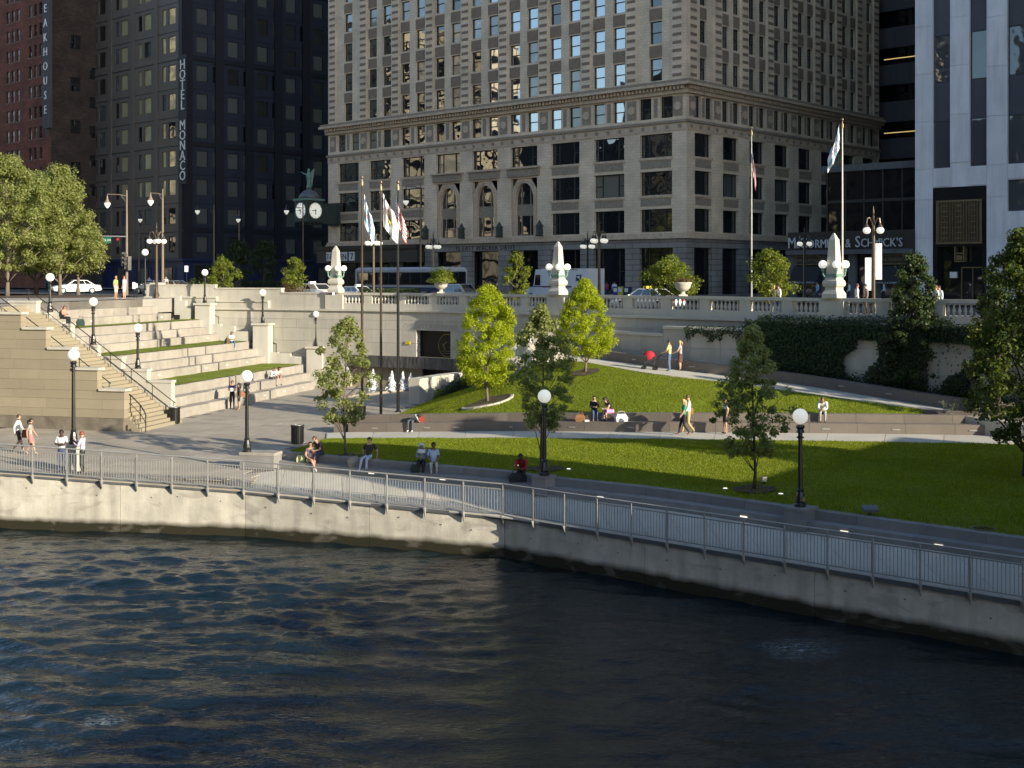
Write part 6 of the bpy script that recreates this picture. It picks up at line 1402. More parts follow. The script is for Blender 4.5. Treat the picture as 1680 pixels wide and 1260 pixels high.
b = hit(bv1, 889, 771); tree('young dense olive tree directly behind the middle lamp post', b, zat(503, b.y)-b.z, 1.7, egg(1.3), 150, 11500, .125, 'leaf_olive', .06, 5, clr=.27, group='young airy trees', hollow=.2, bark='dbark')
b = hit(bv1, 1237, 804); tree('slender young tree rising from the front lawn left of the right lamp post', b, zat(538, b.y)-b.z, 1.15, egg(1.42), 150, 10500, .12, 'leaf_olive', .06, 8, clr=.25, group='young airy trees', hollow=.2, bark='dbark')
b = pit_l; tree('bright lime green feathery tree in the round stone kerb on the upper lawn', b, zat(471, b.y)-b.z, .95, egg(1.5, .62, .95, 1, .78, .5, .12), 260, 34000, .10, 'leaf_lime', .07, 11, wild=.12, clr=.34, group='lime green trees', hollow=.5, nbr=20)
b = pit_r; tree('bright lime green pointed tree beside the ramp', b, zat(461, b.y)-b.z, 1.0, egg(1.6, .7, 1, .95, .66, .3, .03), 240, 32000, .10, 'leaf_lime', .07, 14, wild=.12, clr=.32, group='lime green trees', hollow=.5, nbr=20)
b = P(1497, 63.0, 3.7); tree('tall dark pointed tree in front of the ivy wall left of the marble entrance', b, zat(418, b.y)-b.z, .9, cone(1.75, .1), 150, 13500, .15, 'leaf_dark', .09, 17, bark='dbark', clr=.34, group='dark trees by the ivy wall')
b = Vector((18.6, 45.4, 2.5)); tree('large dark leafy tree filling the right edge of the view', b, 9.0, 1.5, cone(2.25, .12), 240, 20500, .15, 'leaf_shade', .12, 19, bark='dbark', clr=.42, group='dark trees by the ivy wall')
b = P(1640, 57, 3.5); tree('dark tree between the ivy wall and the right edge', b, 6.2, 1.0, cone(1.9, .1), 120, 10500, .15, 'leaf_dark', .1, 23, bark='dbark', clr=.36, group='dark trees by the ivy wall')
b = Vector((23.2, 41.4, 2.4)); tree('dark tree added just outside the right edge to shade its neighbour', b, 8.6, 1.2, cone(2.6, .2), 150, 9000, .2, 'leaf_dark', .12, 29, bark='dbark', clr=.5, group='dark trees by the ivy wall')  # unseen tree set on the sun's line to shade the large right tree
# left upper terrace trees
for px, Y, yt, rx, n_, seed, lab in ((12, 100, 262, 4.1, 15000, 31, 'largest olive tree at the left edge on the upper terrace'), (98, 104, 276, 3.0, 11500, 33, 'narrower olive tree next to the left edge tree'), (60, 112, 288, 3.6, 11000, 35, 'olive tree behind and between the two front terrace trees'), (128, 108, 352, 2.1, 6500, 37, 'lowest olive tree nearest the white car')):
    b = P(px, Y, 8.2); tree(lab, b, zat(yt, Y)-8.2, 2.3, ell(rx, .62, .6), 170, n_*2, .21, 'leaf_olive', .16, seed, clr=.72, group='olive terrace trees', hollow=.35, nbr=30)
b = P(30, 96, 8.2); 
pl_ = MB()
ttb = thing('planting_bed', 'low brown mulch bed under the terrace trees', 'planting bed', P(85, 103, 8.235)); part('mulch', MB().lathe([(5.5, 0), (5.3, .08), (3, .12), (.2, .14)], n=22), M['mulch'], ttb)
# small street trees and shrubs behind the balustrade
def zs_(p): return street_z(p.x, p.y)
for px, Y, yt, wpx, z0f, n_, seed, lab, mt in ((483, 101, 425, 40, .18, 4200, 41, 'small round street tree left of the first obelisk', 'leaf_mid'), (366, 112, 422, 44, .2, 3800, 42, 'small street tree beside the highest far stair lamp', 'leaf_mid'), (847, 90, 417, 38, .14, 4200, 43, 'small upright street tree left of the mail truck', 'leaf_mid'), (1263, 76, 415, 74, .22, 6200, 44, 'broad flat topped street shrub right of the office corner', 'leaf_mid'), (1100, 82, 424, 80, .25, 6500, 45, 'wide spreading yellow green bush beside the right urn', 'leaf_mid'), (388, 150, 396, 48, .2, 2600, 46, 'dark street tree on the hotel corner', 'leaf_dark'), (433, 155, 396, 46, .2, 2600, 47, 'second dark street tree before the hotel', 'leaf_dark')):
    b = P(px, Y, 0); b.z = zs_(b); H_ = zat(yt, Y)-b.z; r_ = wpx*Y/F/2
    tree(lab, b, H_, H_*z0f, ell(r_, .75, .55), 60, n_, .15 if Y < 120 else .26, mt, .05, seed, clr=r_*.34, cat='small tree', name='street_tree', group='small street trees', nbr=14)
rng = np.random.default_rng(50)
def bush(name, label, c, rx, ry, rz_, n, size, mt, cat='shrub', group=None, seed=0, flat_=0.0):
    rg = np.random.default_rng(seed+7); g = rg.normal(0, 1, (n, 3)); g /= np.linalg.norm(g, axis=1, keepdims=True); g[:, 2] = np.abs(g[:, 2])
    lump = 1+.22*np.sin(g[:, 0]*5+seed)*np.cos(g[:, 1]*4+seed*2)+.12*np.sin(g[:, 2]*9+seed)
    C = g*np.array([rx, ry, rz_])*(lump*rg.random(n)**.28)[:, None]; o = cards(name, C, g+np.array([0, 0, .4]), size, M[mt], rg); o.location = c; tag(o, label, cat, group); return o
p, n = w_at(w_px(725)); bush('urn_shrub', 'rounded green shrub growing in the urn beside the memorial', (p.x, p.y, 8.72+.75), .92, .92, 1.05, 2600, .13, 'leaf_mid', seed=1)
bush('urn_flowers', 'faded reddish flowers round the rim of the urn beside the memorial', (p.x, p.y, 8.72+.74), .62, .62, .28, 420, .1, 'flower', 'flowers', seed=2)
p, n = w_at(w_px(1122)); bush('urn_flowers', 'faded reddish flowers in the urn beside the spreading bush', (p.x, p.y, 8.74+.74), .58, .58, .38, 480, .1, 'flower', 'flowers', seed=3)
for i, (px, Y, lab) in enumerate(((276, 104, 'low reddish planting behind the parapet near the terrace corner'), (322, 103, 'low yellow green planting behind the parapet left of the highest stair lamp'), (480, 99.5, 'low planting under the small round street tree'))):
    c = P(px, Y, 0); bush('street_planting', lab, (c.x, c.y, street_z(c.x, c.y)+.7), 1.6, .8, .8, 700, .14, 'flower' if i != 1 else 'leaf_mid', 'planting', seed=10+i)
for i, (px, py, z, r_) in enumerate(((724, 651, 2.25, .62), (741, 644, 2.55, .7), (757, 634, 2.95, .8), (772, 626, 3.3, .75), (790, 616, 3.6, .85), (812, 608, 3.9, .8), (834, 602, 4.2, .8), (852, 598, 4.4, .7), (876, 596, 4.6, .6))):
    c = G(px, py, z); c.y += .6; bush('shrub', ['lowest small shrub', 'second shrub up', 'third shrub up', 'fourth shrub up', 'fifth shrub up', 'sixth shrub up', 'seventh shrub up', 'eighth shrub up', 'topmost shrub'][i]+' on the slope behind the curved white wall', (c.x, c.y, z-.25), r_, r_, r_*1.15, 1500, .12, 'leaf_dark' if i % 3 else 'leaf_mid', 'shrub', 'shrubs behind the curved wall', seed=20+i)
# street hedges in shade
for i, (px0, px1, Y, lab) in enumerate(((395, 462, 148, 'long dark hedge along the far kerb before the hotel'), (590, 690, 106, 'dark clipped hedge in front of the city bus'))):
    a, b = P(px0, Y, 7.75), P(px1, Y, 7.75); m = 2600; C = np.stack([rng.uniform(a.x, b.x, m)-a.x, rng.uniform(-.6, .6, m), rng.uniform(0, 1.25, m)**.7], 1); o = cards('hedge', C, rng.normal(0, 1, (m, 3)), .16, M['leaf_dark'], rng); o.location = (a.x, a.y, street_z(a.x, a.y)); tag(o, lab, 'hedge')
# ---- ivy on the ramp wall
def ivy():
    rg = np.random.default_rng(61); C = []; Nn = []
    q = resample(GWp, .12); ns = back_n(q)
    for a, n in zip(q, ns):
        px = 840+F*a.x/a.y
        if px < 1128 or px > 1730: continue
        zt = gw_top(px); hump = .34 if 1244 < px < 1405 else .42 if 1405 <= px < 1560 else .1
        if px < 1244: lo = zt-.35-.5*(.5+.5*math.sin(px*.13))*(.4+rg.random()); dens = 26
        else:
            lo = a.z+.3; dens = 90
        for k in range(int(dens*(zt-lo+.3))):
            z = rg.uniform(lo, zt+hump*rg.random()); f = (zt-z)/max(.5, zt-a.z)
            g_ = math.sin(px*.05+1.3*math.sin(z*1.7))+.6*math.sin(px*.021+z*1.1)
            bare = 0
            if 1388 < px < 1445 and f > .25: bare = 1 if g_ > -.55 else .25
            if px > 1525 and f > .22: bare = .985 if g_ > -.25 else .2
            if 1445 <= px <= 1525 and f > .55: bare = .55
            if rg.random() < bare: continue
            d = rg.uniform(.0, .34)*(1 if z < zt else .4)-(.28 if z > zt-.1 else 0)*rg.random()
            if z > zt-.02: d = rg.uniform(-.45, .3)
            along_ = rg.uniform(-.07, .07); C.append((a.x-n.x*d+n.y*along_, a.y-n.y*d-n.x*along_, z)); Nn.append((-n.x, -n.y, .55 if z < zt else 1.2))
    C = np.array(C); o = cards('ivy', C, Nn, .14, M['leaf_ivy'], rg); tag(o, 'dark ivy curtain draped over the ramp wall with a clipped top', 'ivy')
ivy()
def undergrowth():
    rg = np.random.default_rng(64); C = []
    q = resample(GWp, .15); ns = back_n(q)
    for a, n in zip(q, ns):
        px = 840+F*a.x/a.y
        if 1240 < px < 1720:
            for k in range(26): C.append((a.x-n.x*rg.uniform(.02, .5), a.y-n.y*rg.uniform(.02, .5), a.z+.45+rg.uniform(0, .55)*rg.random()**.5))
    o = cards('undergrowth', np.array(C), rg.normal(0, 1, (len(C), 3))+np.array([0, -.5, .7]), .13, M['leaf_dark'], rg); tag(o, kind='stuff')
undergrowth()
# silvery plants
p0, d_, n_ = PLANTER; rg = np.random.default_rng(66); C = []; Nn = []
for k in range(46):
    x = rg.uniform(.9, 5.2); y = rg.uniform(.5, 1.2); b = p0+d_*x+n_*y; h = rg.uniform(.25, .6)
    for j in range(38): f = rg.random(); C.append((b.x+rg.normal(0, .06)+.1*f*math.sin(k), b.y+rg.normal(0, .06), 3.6+h*f)); Nn.append(rg.normal(0, 1, 3))
tag(cards('silver_plants', C, Nn, .085, M['leaf_silver'], rg, aspect=.4), 'clump of silvery sage plants in the dark granite planter', 'plants')
# ---- grass blades over the turf
def blades(name, mb, dens, seed, hgt=.055):
    rg = np.random.default_rng(seed); V = np.array(mb.v); Fq = np.array(mb.f); P0 = V[Fq[:, 0]]; P1 = V[Fq[:, 1]]; P2 = V[Fq[:, 2]]; P3 = V[Fq[:, 3]]
    ar = np.linalg.norm(np.cross(P1-P0, P3-P0), axis=1); n = rg.poisson(ar*dens); i = np.repeat(np.arange(len(Fq)), n); u, v = rg.random((2, len(i)))[:, :, None]
    B = (P0[i]*(1-u)+P1[i]*u)*(1-v)+(P3[i]*(1-u)+P2[i]*u)*v; m = len(B); a = rg.random(m)*6.283; w_ = .012*rg.uniform(.7, 1.6, m); h = hgt*rg.uniform(.5, 1.35, m)*(1+.35*np.sin(B[:, 0]*1.7)*np.cos(B[:, 1]*1.3))
    dx = np.stack([np.cos(a)*w_, np.sin(a)*w_, np.zeros(m)], 1); tip = B+np.stack([rg.normal(0, .022, m), rg.normal(0, .022, m), h], 1)
    co = np.stack([B-dx, B+dx, tip], 1).reshape(-1, 3); me = bpy.data.meshes.new(name); me.vertices.add(3*m); me.vertices.foreach_set("co", co.ravel()); me.loops.add(3*m); me.loops.foreach_set("vertex_index", np.arange(3*m)); me.polygons.add(m); me.polygons.foreach_set("loop_start", np.arange(0, 3*m, 3)); me.update(calc_edges=True); me.materials.append(M['blade']); tag(link(name, me), kind='stuff')
blades('front_lawn_grass', lawn1, 620, 71); blades('upper_lawn_grass', lawn2, 480, 72)
# ============================================================ PEOPLE (one continuous body grown from a posed skeleton; hair, skirts and hats are children)
SK = {'fair': (.52, .33, .24), 'tan': (.42, .25, .17), 'brown': (.17, .09, .055), 'dark': (.075, .042, .03)}
def skinm(k): return cloth(SK[k], .6)
HAIR = {'dark': (.02, .014, .01), 'brown': (.085, .05, .028), 'blond': (.48, .34, .15), 'red': (.22, .06, .025), 'grey': (.35, .34, .33), 'bald': None}
J0 = {'pel': (0, 0, .53), 'sp': (0, .005, .62), 'ch': (0, .005, .745), 'nk': (0, 0, .835), 'hb': (0, -.01, .875), 'hd': (0, -.015, .925), 'ht': (0, -.01, .965),
      'sR': (-.098, .005, .80), 'eR': (-.125, .015, .64), 'wR': (-.13, -.02, .50), 'kR': (-.132, -.035, .455), 'sL': (.098, .005, .80), 'eL': (.125, .015, .64), 'wL': (.13, -.02, .50), 'kL': (.132, -.035, .455),
      'hR': (-.048, 0, .50), 'nR': (-.052, -.012, .285), 'aR': (-.055, .012, .05), 'tR': (-.062, -.085, .018), 'hL': (.048, 0, .50), 'nL': (.052, -.012, .285), 'aL': (.055, .012, .05), 'tL': (.062, -.085, .018)}
RAD = {'pel': (.078, .062), 'sp': (.066, .052), 'ch': (.082, .06), 'nk': (.032, .032), 'hb': (.040, .044), 'hd': (.046, .056), 'ht': (.034, .04), 's': (.044, .044), 'e': (.028, .028), 'w': (.019, .019), 'k': (.020, .012), 'h': (.056, .056), 'n': (.038, .038), 'a': (.024, .024), 't': (.020, .016)}
ED = [('pel', 'sp'), ('sp', 'ch'), ('ch', 'nk'), ('nk', 'hb'), ('hb', 'hd'), ('hd', 'ht'), ('ch', 'sR'), ('sR', 'eR'), ('eR', 'wR'), ('wR', 'kR'), ('ch', 'sL'), ('sL', 'eL'), ('eL', 'wL'), ('wL', 'kL'), ('pel', 'hR'), ('hR', 'nR'), ('nR', 'aR'), ('aR', 'tR'), ('pel', 'hL'), ('hL', 'nL'), ('nL', 'aL'), ('aL', 'tL')]
def pose(kind, seat=.45, h=1.75):
    j = {k: Vector(v) for k, v in J0.items()}; s = seat/h
    if kind == 'walk':
        j.update({'nR': Vector((-.05, -.085, .30)), 'aR': Vector((-.052, -.13, .06)), 'tR': Vector((-.055, -.22, .035)), 'nL': Vector((.05, -.01, .275)), 'aL': Vector((.052, .14, .085)), 'tL': Vector((.055, .07, .02)), 'eR': Vector((-.12, .07, .66)), 'wR': Vector((-.12, .06, .52)), 'kR': Vector((-.12, .05, .475)), 'eL': Vector((.12, -.04, .65)), 'wL': Vector((.115, -.12, .54)), 'kL': Vector((.113, -.15, .50))})
    if kind.startswith('sit'):
        dz = s+.052-.53
        for k in ('pel', 'sp', 'ch', 'nk', 'hb', 'hd', 'ht', 'sR', 'sL', 'eR', 'eL', 'wR', 'wL', 'kR', 'kL', 'hR', 'hL'): j[k] = j[k]+Vector((0, 0, dz))
        hz = s+.045
        for sg, c in ((-1, 'R'), (1, 'L')):
            j['h'+c] = Vector((sg*.052, -.01, hz)); j['n'+c] = Vector((sg*.062, -.235, hz+.012)); j['a'+c] = Vector((sg*.062, -.225, .05)); j['t'+c] = Vector((sg*.068, -.315, .018))
            j['e'+c] = Vector((sg*.125, -.035, s+.052+.12)); j['w'+c] = Vector((sg*.075, -.15, s+.052+.055)); j['k'+c] = Vector((sg*.055, -.19, s+.052+.05))
        if 'lean' in kind:                            # bent forward, forearms on knees
            for k, dy in (('sp', -.03), ('ch', -.10), ('nk', -.165), ('hb', -.20), ('hd', -.225), ('ht', -.235), ('sR', -.13), ('sL', -.13)): j[k] = j[k]+Vector((0, dy, -.02 if k != 'sp' else 0)*1) if False else j[k]+Vector((0, dy, dy*.22))
            for sg, c in ((-1, 'R'), (1, 'L')): j['e'+c] = Vector((sg*.11, -.19, s+.15)); j['w'+c] = Vector((sg*.045, -.27, s+.13)); j['k'+c] = Vector((sg*.02, -.30, s+.125))
        if 'cross' in kind:
            j['nR'] = Vector((-.01, -.235, s+.085)); j['aR'] = Vector((.07, -.30, s-.14)); j['tR'] = Vector((.085, -.37, s-.19))
        if 'back' in kind:                            # leaning back on the hands
            for k, dy in (('sp', .03), ('ch', .075), ('nk', .10), ('hb', .10), ('hd', .095), ('ht', .10), ('sR', .09), ('sL', .09)): j[k] = j[k]+Vector((0, dy, -.01))
            for sg, c in ((-1, 'R'), (1, 'L')): j['e'+c] = Vector((sg*.17, .14, s+.19)); j['w'+c] = Vector((sg*.15, .17, s+.05)); j['k'+c] = Vector((sg*.15, .15, s+.02)); j['a'+c] = j['a'+c]+Vector((sg*.02, -.10, 0)); j['t'+c] = j['t'+c]+Vector((sg*.02, -.11, .0))
    if 'armscross' in kind:
        j.update({'eR': Vector((-.135, -.02, .655)), 'wR': Vector((-.01, -.105, .665)), 'kR': Vector((.06, -.105, .675)), 'eL': Vector((.135, -.02, .655)), 'wL': Vector((.02, -.09, .64)), 'kL': Vector((-.06, -.09, .65))})
    if 'phone' in kind:
        j.update({'eR': Vector((-.115, -.10, .68)), 'wR': Vector((-.06, -.20, .78)), 'kR': Vector((-.05, -.215, .825)), 'eL': Vector((.12, -.06, .66)), 'wL': Vector((.06, -.16, .70)), 'kL': Vector((.04, -.185, .73))})
    if 'read' in kind:
        z = j['ch'].z-.745
        j.update({'eR': Vector((-.125, -.03, .655+z)), 'wR': Vector((-.06, -.135, .655+z)), 'kR': Vector((-.035, -.165, .67+z)), 'eL': Vector((.125, -.03, .655+z)), 'wL': Vector((.06, -.135, .655+z)), 'kL': Vector((.035, -.165, .67+z))})
        j['hd'] += Vector((0, -.02, -.006)); j['ht'] += Vector((0, -.015, -.006))
    if 'push' in kind:
        for sg, c in ((-1, 'R'), (1, 'L')): j['e'+c] = Vector((sg*.125, -.06, .645)); j['w'+c] = Vector((sg*.1, -.20, .58)); j['k'+c] = Vector((sg*.1, -.235, .575))
    if 'hips' in kind: j.update({'eR': Vector((-.19, .05, .655)), 'wR': Vector((-.10, -.01, .575)), 'kR': Vector((-.08, -.035, .56))})
    if 'bend' in kind:
        for k, v in (('sp', (0, -.06, .605)), ('ch', (0, -.17, .66)), ('nk', (0, -.26, .69)), ('hb', (0, -.295, .69)), ('hd', (0, -.335, .675)), ('ht', (0, -.355, .65)), ('sR', (-.098, -.215, .685)), ('sL', (.098, -.215, .685)), ('eR', (-.12, -.28, .54)), ('wR', (-.08, -.33, .42)), ('kR', (-.07, -.35, .385)), ('eL', (.12, -.28, .54)), ('wL', (.08, -.33, .42)), ('kL', (.07, -.35, .385))): j[k] = Vector(v)
    if 'slump' in kind:                               # sideways slump on the bench, head down on the arm
        for k, v in (('sp', (.05, 0, .09)), ('ch', (.15, -.01, .17)), ('nk', (.215, -.03, .215)), ('hb', (.235, -.055, .225)), ('hd', (.245, -.085, .225)), ('ht', (.25, -.115, .215)), ('sR', (.12, -.06, .225)), ('sL', (.21, .05, .14)), ('eR', (.20, -.14, .13)), ('wR', (.26, -.15, .05)), ('kR', (.29, -.15, .03)), ('eL', (.29, .03, .06)), ('wL', (.29, -.07, .03)), ('kL', (.28, -.11, .025))): j[k] = Vector(v)+Vector((0, 0, s))
    return j
_pend = []
def person(label, loc, face, kind, top, bot, skin='fair', hair='brown', h=1.75, sleeve='long', legs='long', shoes=(.03, .03, .03), seat=.45, hairlen='short', skirt=None, scarf=None, hat=None, wide=1.0, group=None):
    """face: compass angle (degrees) the person looks to, 0 = +x, 90 = away from the river, -90 = toward the viewer"""
    t = thing('person', label, 'person', loc, R(face+90), group); j = pose(kind, seat, h)
    mats_ = [skinm(skin), cloth(top), cloth(bot), cloth(shoes)]
    names = list(j); idx = {n: i for i, n in enumerate(names)}
    me = bpy.data.meshes.new('body'); me.from_pydata([tuple(j[n]*h) for n in names], [(idx[a], idx[b]) for a, b in ED], [])
    o = bpy.data.objects.new('body', me); COL.objects.link(o); o.modifiers.new('s', 'SKIN'); o.modifiers.new('u', 'SUBSURF').levels = 1
    sv = me.skin_vertices[0].data
    for n in names:
        r = RAD.get(n) or RAD[n[0]]; k = wide if n in ('pel', 'sp', 'ch') else 1; sv[idx[n]].radius = (r[0]*h*k, r[1]*h*k); sv[idx[n]].use_root = (n == 'pel')
    _pend.append((o, t, j, h, mats_, dict(sleeve=sleeve, legs=legs, skin=skin, hair=hair, hairlen=hairlen, skirt=skirt, scarf=scarf, hat=hat)))
    return t
def finish_people():
    bpy.context.view_layer.update(); dg = bpy.context.evaluated_depsgraph_get()
    for o, t, j, h, mats_, op in _pend:
        em = bpy.data.meshes.new_from_object(o.evaluated_get(dg)); vs = np.array([v.co for v in em.vertices]); fs = [tuple(p.vertices) for p in em.polygons]; bpy.data.objects.remove(o)
        A = np.array([j[a]*h for a, b in ED]); Bv = np.array([j[b]*h for a, b in ED]); mb = MB(); mb.v = [tuple(v) for v in vs]; mb.f = fs
        cen = np.array([vs[list(f)].mean(0) for f in fs]); d = Bv-A; tt = ((cen[:, None]-A[None])*d[None]).sum(2)/((d*d).sum(1)[None]+1e-9); tc = np.clip(tt, 0, 1)
        dist = np.linalg.norm(cen[:, None]-(A[None]+tc[..., None]*d[None]), axis=2); wr = np.array([RAD.get(a, RAD.get(a[0], (.05, .05)))[0]*h for a, b in ED]); bi = (dist-.6*wr[None]).argmin(1)
        for f_, e in enumerate(bi):
            a, b = ED[e]; q = tc[f_, e]; m = 1
            if b in ('hb', 'hd', 'ht') or (b == 'nk' and q > .75): m = 0
            elif a[0] == 's' and b[0] == 'e': m = 1 if op['sleeve'] != 'none' and (op['sleeve'] == 'long' or q < .75) else 0
            elif a[0] == 'e' and b[0] == 'w': m = 1 if op['sleeve'] == 'long' else 0
            elif a[0] == 'w': m = 0
            elif a == 'pel' and b == 'sp': m = 1 if q > .35 else 2
            elif a == 'pel': m = 2
            elif a[0] == 'h': m = 2 if op['legs'] != 'bare' and (op['legs'] == 'long' or q < .85) else 0
            elif a[0] == 'n': m = 2 if op['legs'] == 'long' else 0
            elif a[0] == 'a': m = 3
            mb.m.append(m)
        for c in 'RL':                                # four fingers and a thumb on each hand
            k = j['k'+c]*h; w_ = j['w'+c]*h; d_ = (k-w_).normalized(); sd = d_.cross(Vector((0, 1, .3))).normalized() if abs(d_.y) < .9 else Vector((1, 0, 0)); pm = d_.cross(sd)
            for q, L in ((-1.5, .062), (-.5, .072), (.5, .068), (1.5, .052)):
                b0 = k+sd*q*.017-d_*.012; mb.tube([b0, b0+d_*L*.55+pm*.006, b0+d_*L+pm*.024], [.0085, .008, .006], 5, 0)
            b0 = w_.lerp(k, .45)+sd*.026; mb.tube([b0, b0+sd*.022+d_*.028, b0+sd*.024+d_*.058], [.011, .010, .007], 5, 0)
        hd = j['hd']*h; up = (j['ht']-j['hb']).normalized(); fw = Vector((0, -1, 0)); fw = (fw-up*fw.dot(up)).normalized(); rt = fw.cross(up)
        nz = hd+fw*.092-up*.008; mb.hexa([nz+rt*.016-up*.018, nz-rt*.016-up*.018, nz-rt*.008-fw*.02+up*.028, nz+rt*.008-fw*.02+up*.028], [nz+rt*.010-up*.016+fw*.018, nz-rt*.010-up*.016+fw*.018, nz-rt*.005+up*.026-fw*.014, nz+rt*.005+up*.026-fw*.014], 0)
        for s in (-1, 1): e = hd+rt*s*.078+up*.0; mb.frust((e.x, e.y), .014, .011, e.z-.026, e.z+.026, 0)
        part('body', mb, mats_, t, True)
        ey = MB()
        for s in (-1, 1): ey.ball(hd+fw*.083+rt*s*.031+up*.012, .012, 6, 4)
        part('eyes', ey, M['black'], t); part('mouth', MB().cbox(hd+fw*.087-up*.045, (.042, .014, .010)), cloth((.25, .08, .07)), t)
        hc = HAIR[op['hair']]
        if hc and not op['scarf']:
            hm = MB(); R0 = .104; N = 10
            for i in range(5):
                th = math.pi*.5*(i/4)*1.12
                for k in range(N+1): hm.v.append(0)
            hm = MB(); pts = []
            for i in range(6):
                th = .02+1.95*i/5
                for k in range(N+1):
                    ph = math.radians(-205+410*k/N)/2+math.pi        # open toward the face lower down
                    ph = math.pi+(k/N-.5)*2*(math.pi if i < 3 else 2.05)
                    dv = fw*math.cos(ph)+rt*math.sin(ph); pts.append(hd+up*.012+up*(R0*1.08*math.cos(th))+dv*(R0*(.93 if abs(math.sin(ph)) > .7 else 1.06)*math.sin(th)))
            hm.v = [tuple(p) for p in pts]; hm.f = [(i*(N+1)+k, (i+1)*(N+1)+k, (i+1)*(N+1)+k+1, i*(N+1)+k+1) for i in range(5) for k in range(N)]; hm.m = [0]*len(hm.f)
            if op['hairlen'] == 'long':
                b0 = hd-fw*.06; hm.tube([b0+up*.05, b0-fw*.035-up*.06, b0-fw*.045-up*.20, b0-fw*.035-up*.28], [.085, .09, .075, .03], 8)
            if op['hairlen'] == 'tail': b0 = hd-fw*.10; hm.tube([b0+up*.03, b0-fw*.05, b0-fw*.04-up*.17], [.03, .04, .012], 7)
            part('hair', hm, cloth(hc, .55), t, True)
        if op['scarf']:
            sm = MB(); sm.lathe([(.03, .125), (.085, .11), (.118, .04), (.122, -.05), (.13, -.12), (.175, -.2), (.19, -.27), (.15, -.29)], hd-fw*.025, 12); sm.m = [0]*len(sm.f)
            keep = [(f, m) for f, m in zip(sm.f, sm.m) if not (np.dot(np.mean([np.array(sm.v[i]) for i in f], 0)-np.array(hd), np.array(fw)) > .072 and abs(np.mean([sm.v[i][2] for i in f])-hd.z+.01) < .085)]
            sm.f = [k[0] for k in keep]; sm.m = [0]*len(sm.f); part('headscarf', sm, cloth(op['scarf']), t, True)
        if op['skirt']:
            col, ln = op['skirt']; sk = MB(); a, b = j['hR']*h, j['hL']*h; mid = (a+b)/2; kn = (j['nR']+j['nL'])/2*h; dn = (kn-mid); L = dn.length; dn.normalize(); x = Vector((1, 0, 0)); y = dn.cross(x).normalized(); rows = []
            for i in range(5):
                f = i/4; c = mid-dn*.10+dn*(f*(L*ln+.10)); rx = .155+.045*f+(.01 if i else -.02); ry = .125+.03*f; N = 16
                for k in range(N): an = k*2*math.pi/N; rr = 1+.05*math.sin(an*5)*f; sk.v.append(tuple(c+x*rx*rr*math.cos(an)*h/1.75+y*ry*rr*math.sin(an)*h/1.75))
            for i in range(4):
                for k in range(16): k2 = (k+1) % 16; sk.f.append((i*16+k, i*16+k2, (i+1)*16+k2, (i+1)*16+k)); sk.m.append(0)
            part('skirt', sk, cloth(col), t, True)
        if op['hat']: part('cap', MB().lathe([(.118, .02), (.112, .07), (.08, .125), (.02, .142)], hd, 12).hexa([hd+fw*.09+rt*.075+up*.02, hd+fw*.09-rt*.075+up*.02, hd+fw*.19-rt*.05+up*.01, hd+fw*.19+rt*.05+up*.01], [hd+fw*.09+rt*.075+up*.034, hd+fw*.09-rt*.075+up*.034, hd+fw*.19-rt*.05+up*.024, hd+fw*.19+rt*.05+up*.024]), cloth(op['hat']), t, True)
WHT, BLK, NVY, JEAN, GRY, TANc, BRN = (.72, .72, .70), (.018, .018, .02), (.03, .045, .11), (.085, .13, .23), (.22, .22, .22), (.36, .29, .19), (.09, .055, .035)
g_ = lambda px, py, z=D: G(px, py, z)
def bag(label, c, sz, col, rz=0, name='bag', strap=True):
    t = thing(name, label, name.replace('_', ' '), c, R(rz)); a, b, h = sz
    mb = MB().hexa([(-a/2, -b/2, 0), (a/2, -b/2, 0), (a/2, b/2, 0), (-a/2, b/2, 0)], [(-a*.55, -b*.5, h*.55), (a*.55, -b*.5, h*.55), (a*.55, b*.5, h*.55), (-a*.55, b*.5, h*.55)])
    mb.hexa([(-a*.55, -b*.5, h*.551), (a*.55, -b*.5, h*.551), (a*.55, b*.5, h*.551), (-a*.55, b*.5, h*.551)], [(-a*.38, -b*.22, h), (a*.38, -b*.22, h), (a*.38, b*.22, h), (-a*.38, b*.22, h)]); part('body', mb, cloth(col), t)
    if strap: part('strap', MB().tube([(-a*.35, 0, h*.95), (-a*.25, 0, h*1.35), (a*.25, 0, h*1.35), (a*.35, 0, h*.95)], .014, 5), cloth(tuple(x*.7 for x in col)), t)
    return t
# promenade and plaza
person('man walking in an untucked white shirt and dark shorts by the tan wall', g_(30, 742), 5, 'walk', WHT, (.05, .04, .035), 'fair', 'brown', 1.78, legs='short', shoes=(.6, .55, .45))
person('woman walking in a grey tank top and pinkish patterned skirt beside him', g_(50, 746), 8, 'walk', (.33, .34, .30), (.38, .20, .18), 'tan', 'dark', 1.66, sleeve='none', legs='bare', skirt=((.36, .19, .17), .78), hairlen='tail', shoes=(.5, .3, .2))
c = g_(41, 744); bag('brown leather shoulder bag hanging between the walking pair', (c.x, c.y+.1, D+.72), (.32, .16, .36), (.20, .075, .03), 0)
person('man in a pale shirt standing with arms crossed at the river railing', g_(101, 775), -88, 'armscross', (.62, .65, .70), (.055, .075, .14), 'dark', 'dark', 1.80, sleeve='short', wide=1.08)
person('man in a lavender shirt and dark tie lifting a phone at the river railing', g_(135, 777), 176, 'phone', (.60, .50, .63), (.035, .035, .04), 'fair', 'red', 1.76)
person('man in a dark blue shirt reading a white paper at the foot of the terrace', g_(381, 671), -80, 'read', (.025, .03, .075), (.018, .02, .03), 'tan', 'dark', 1.80, sleeve='short')
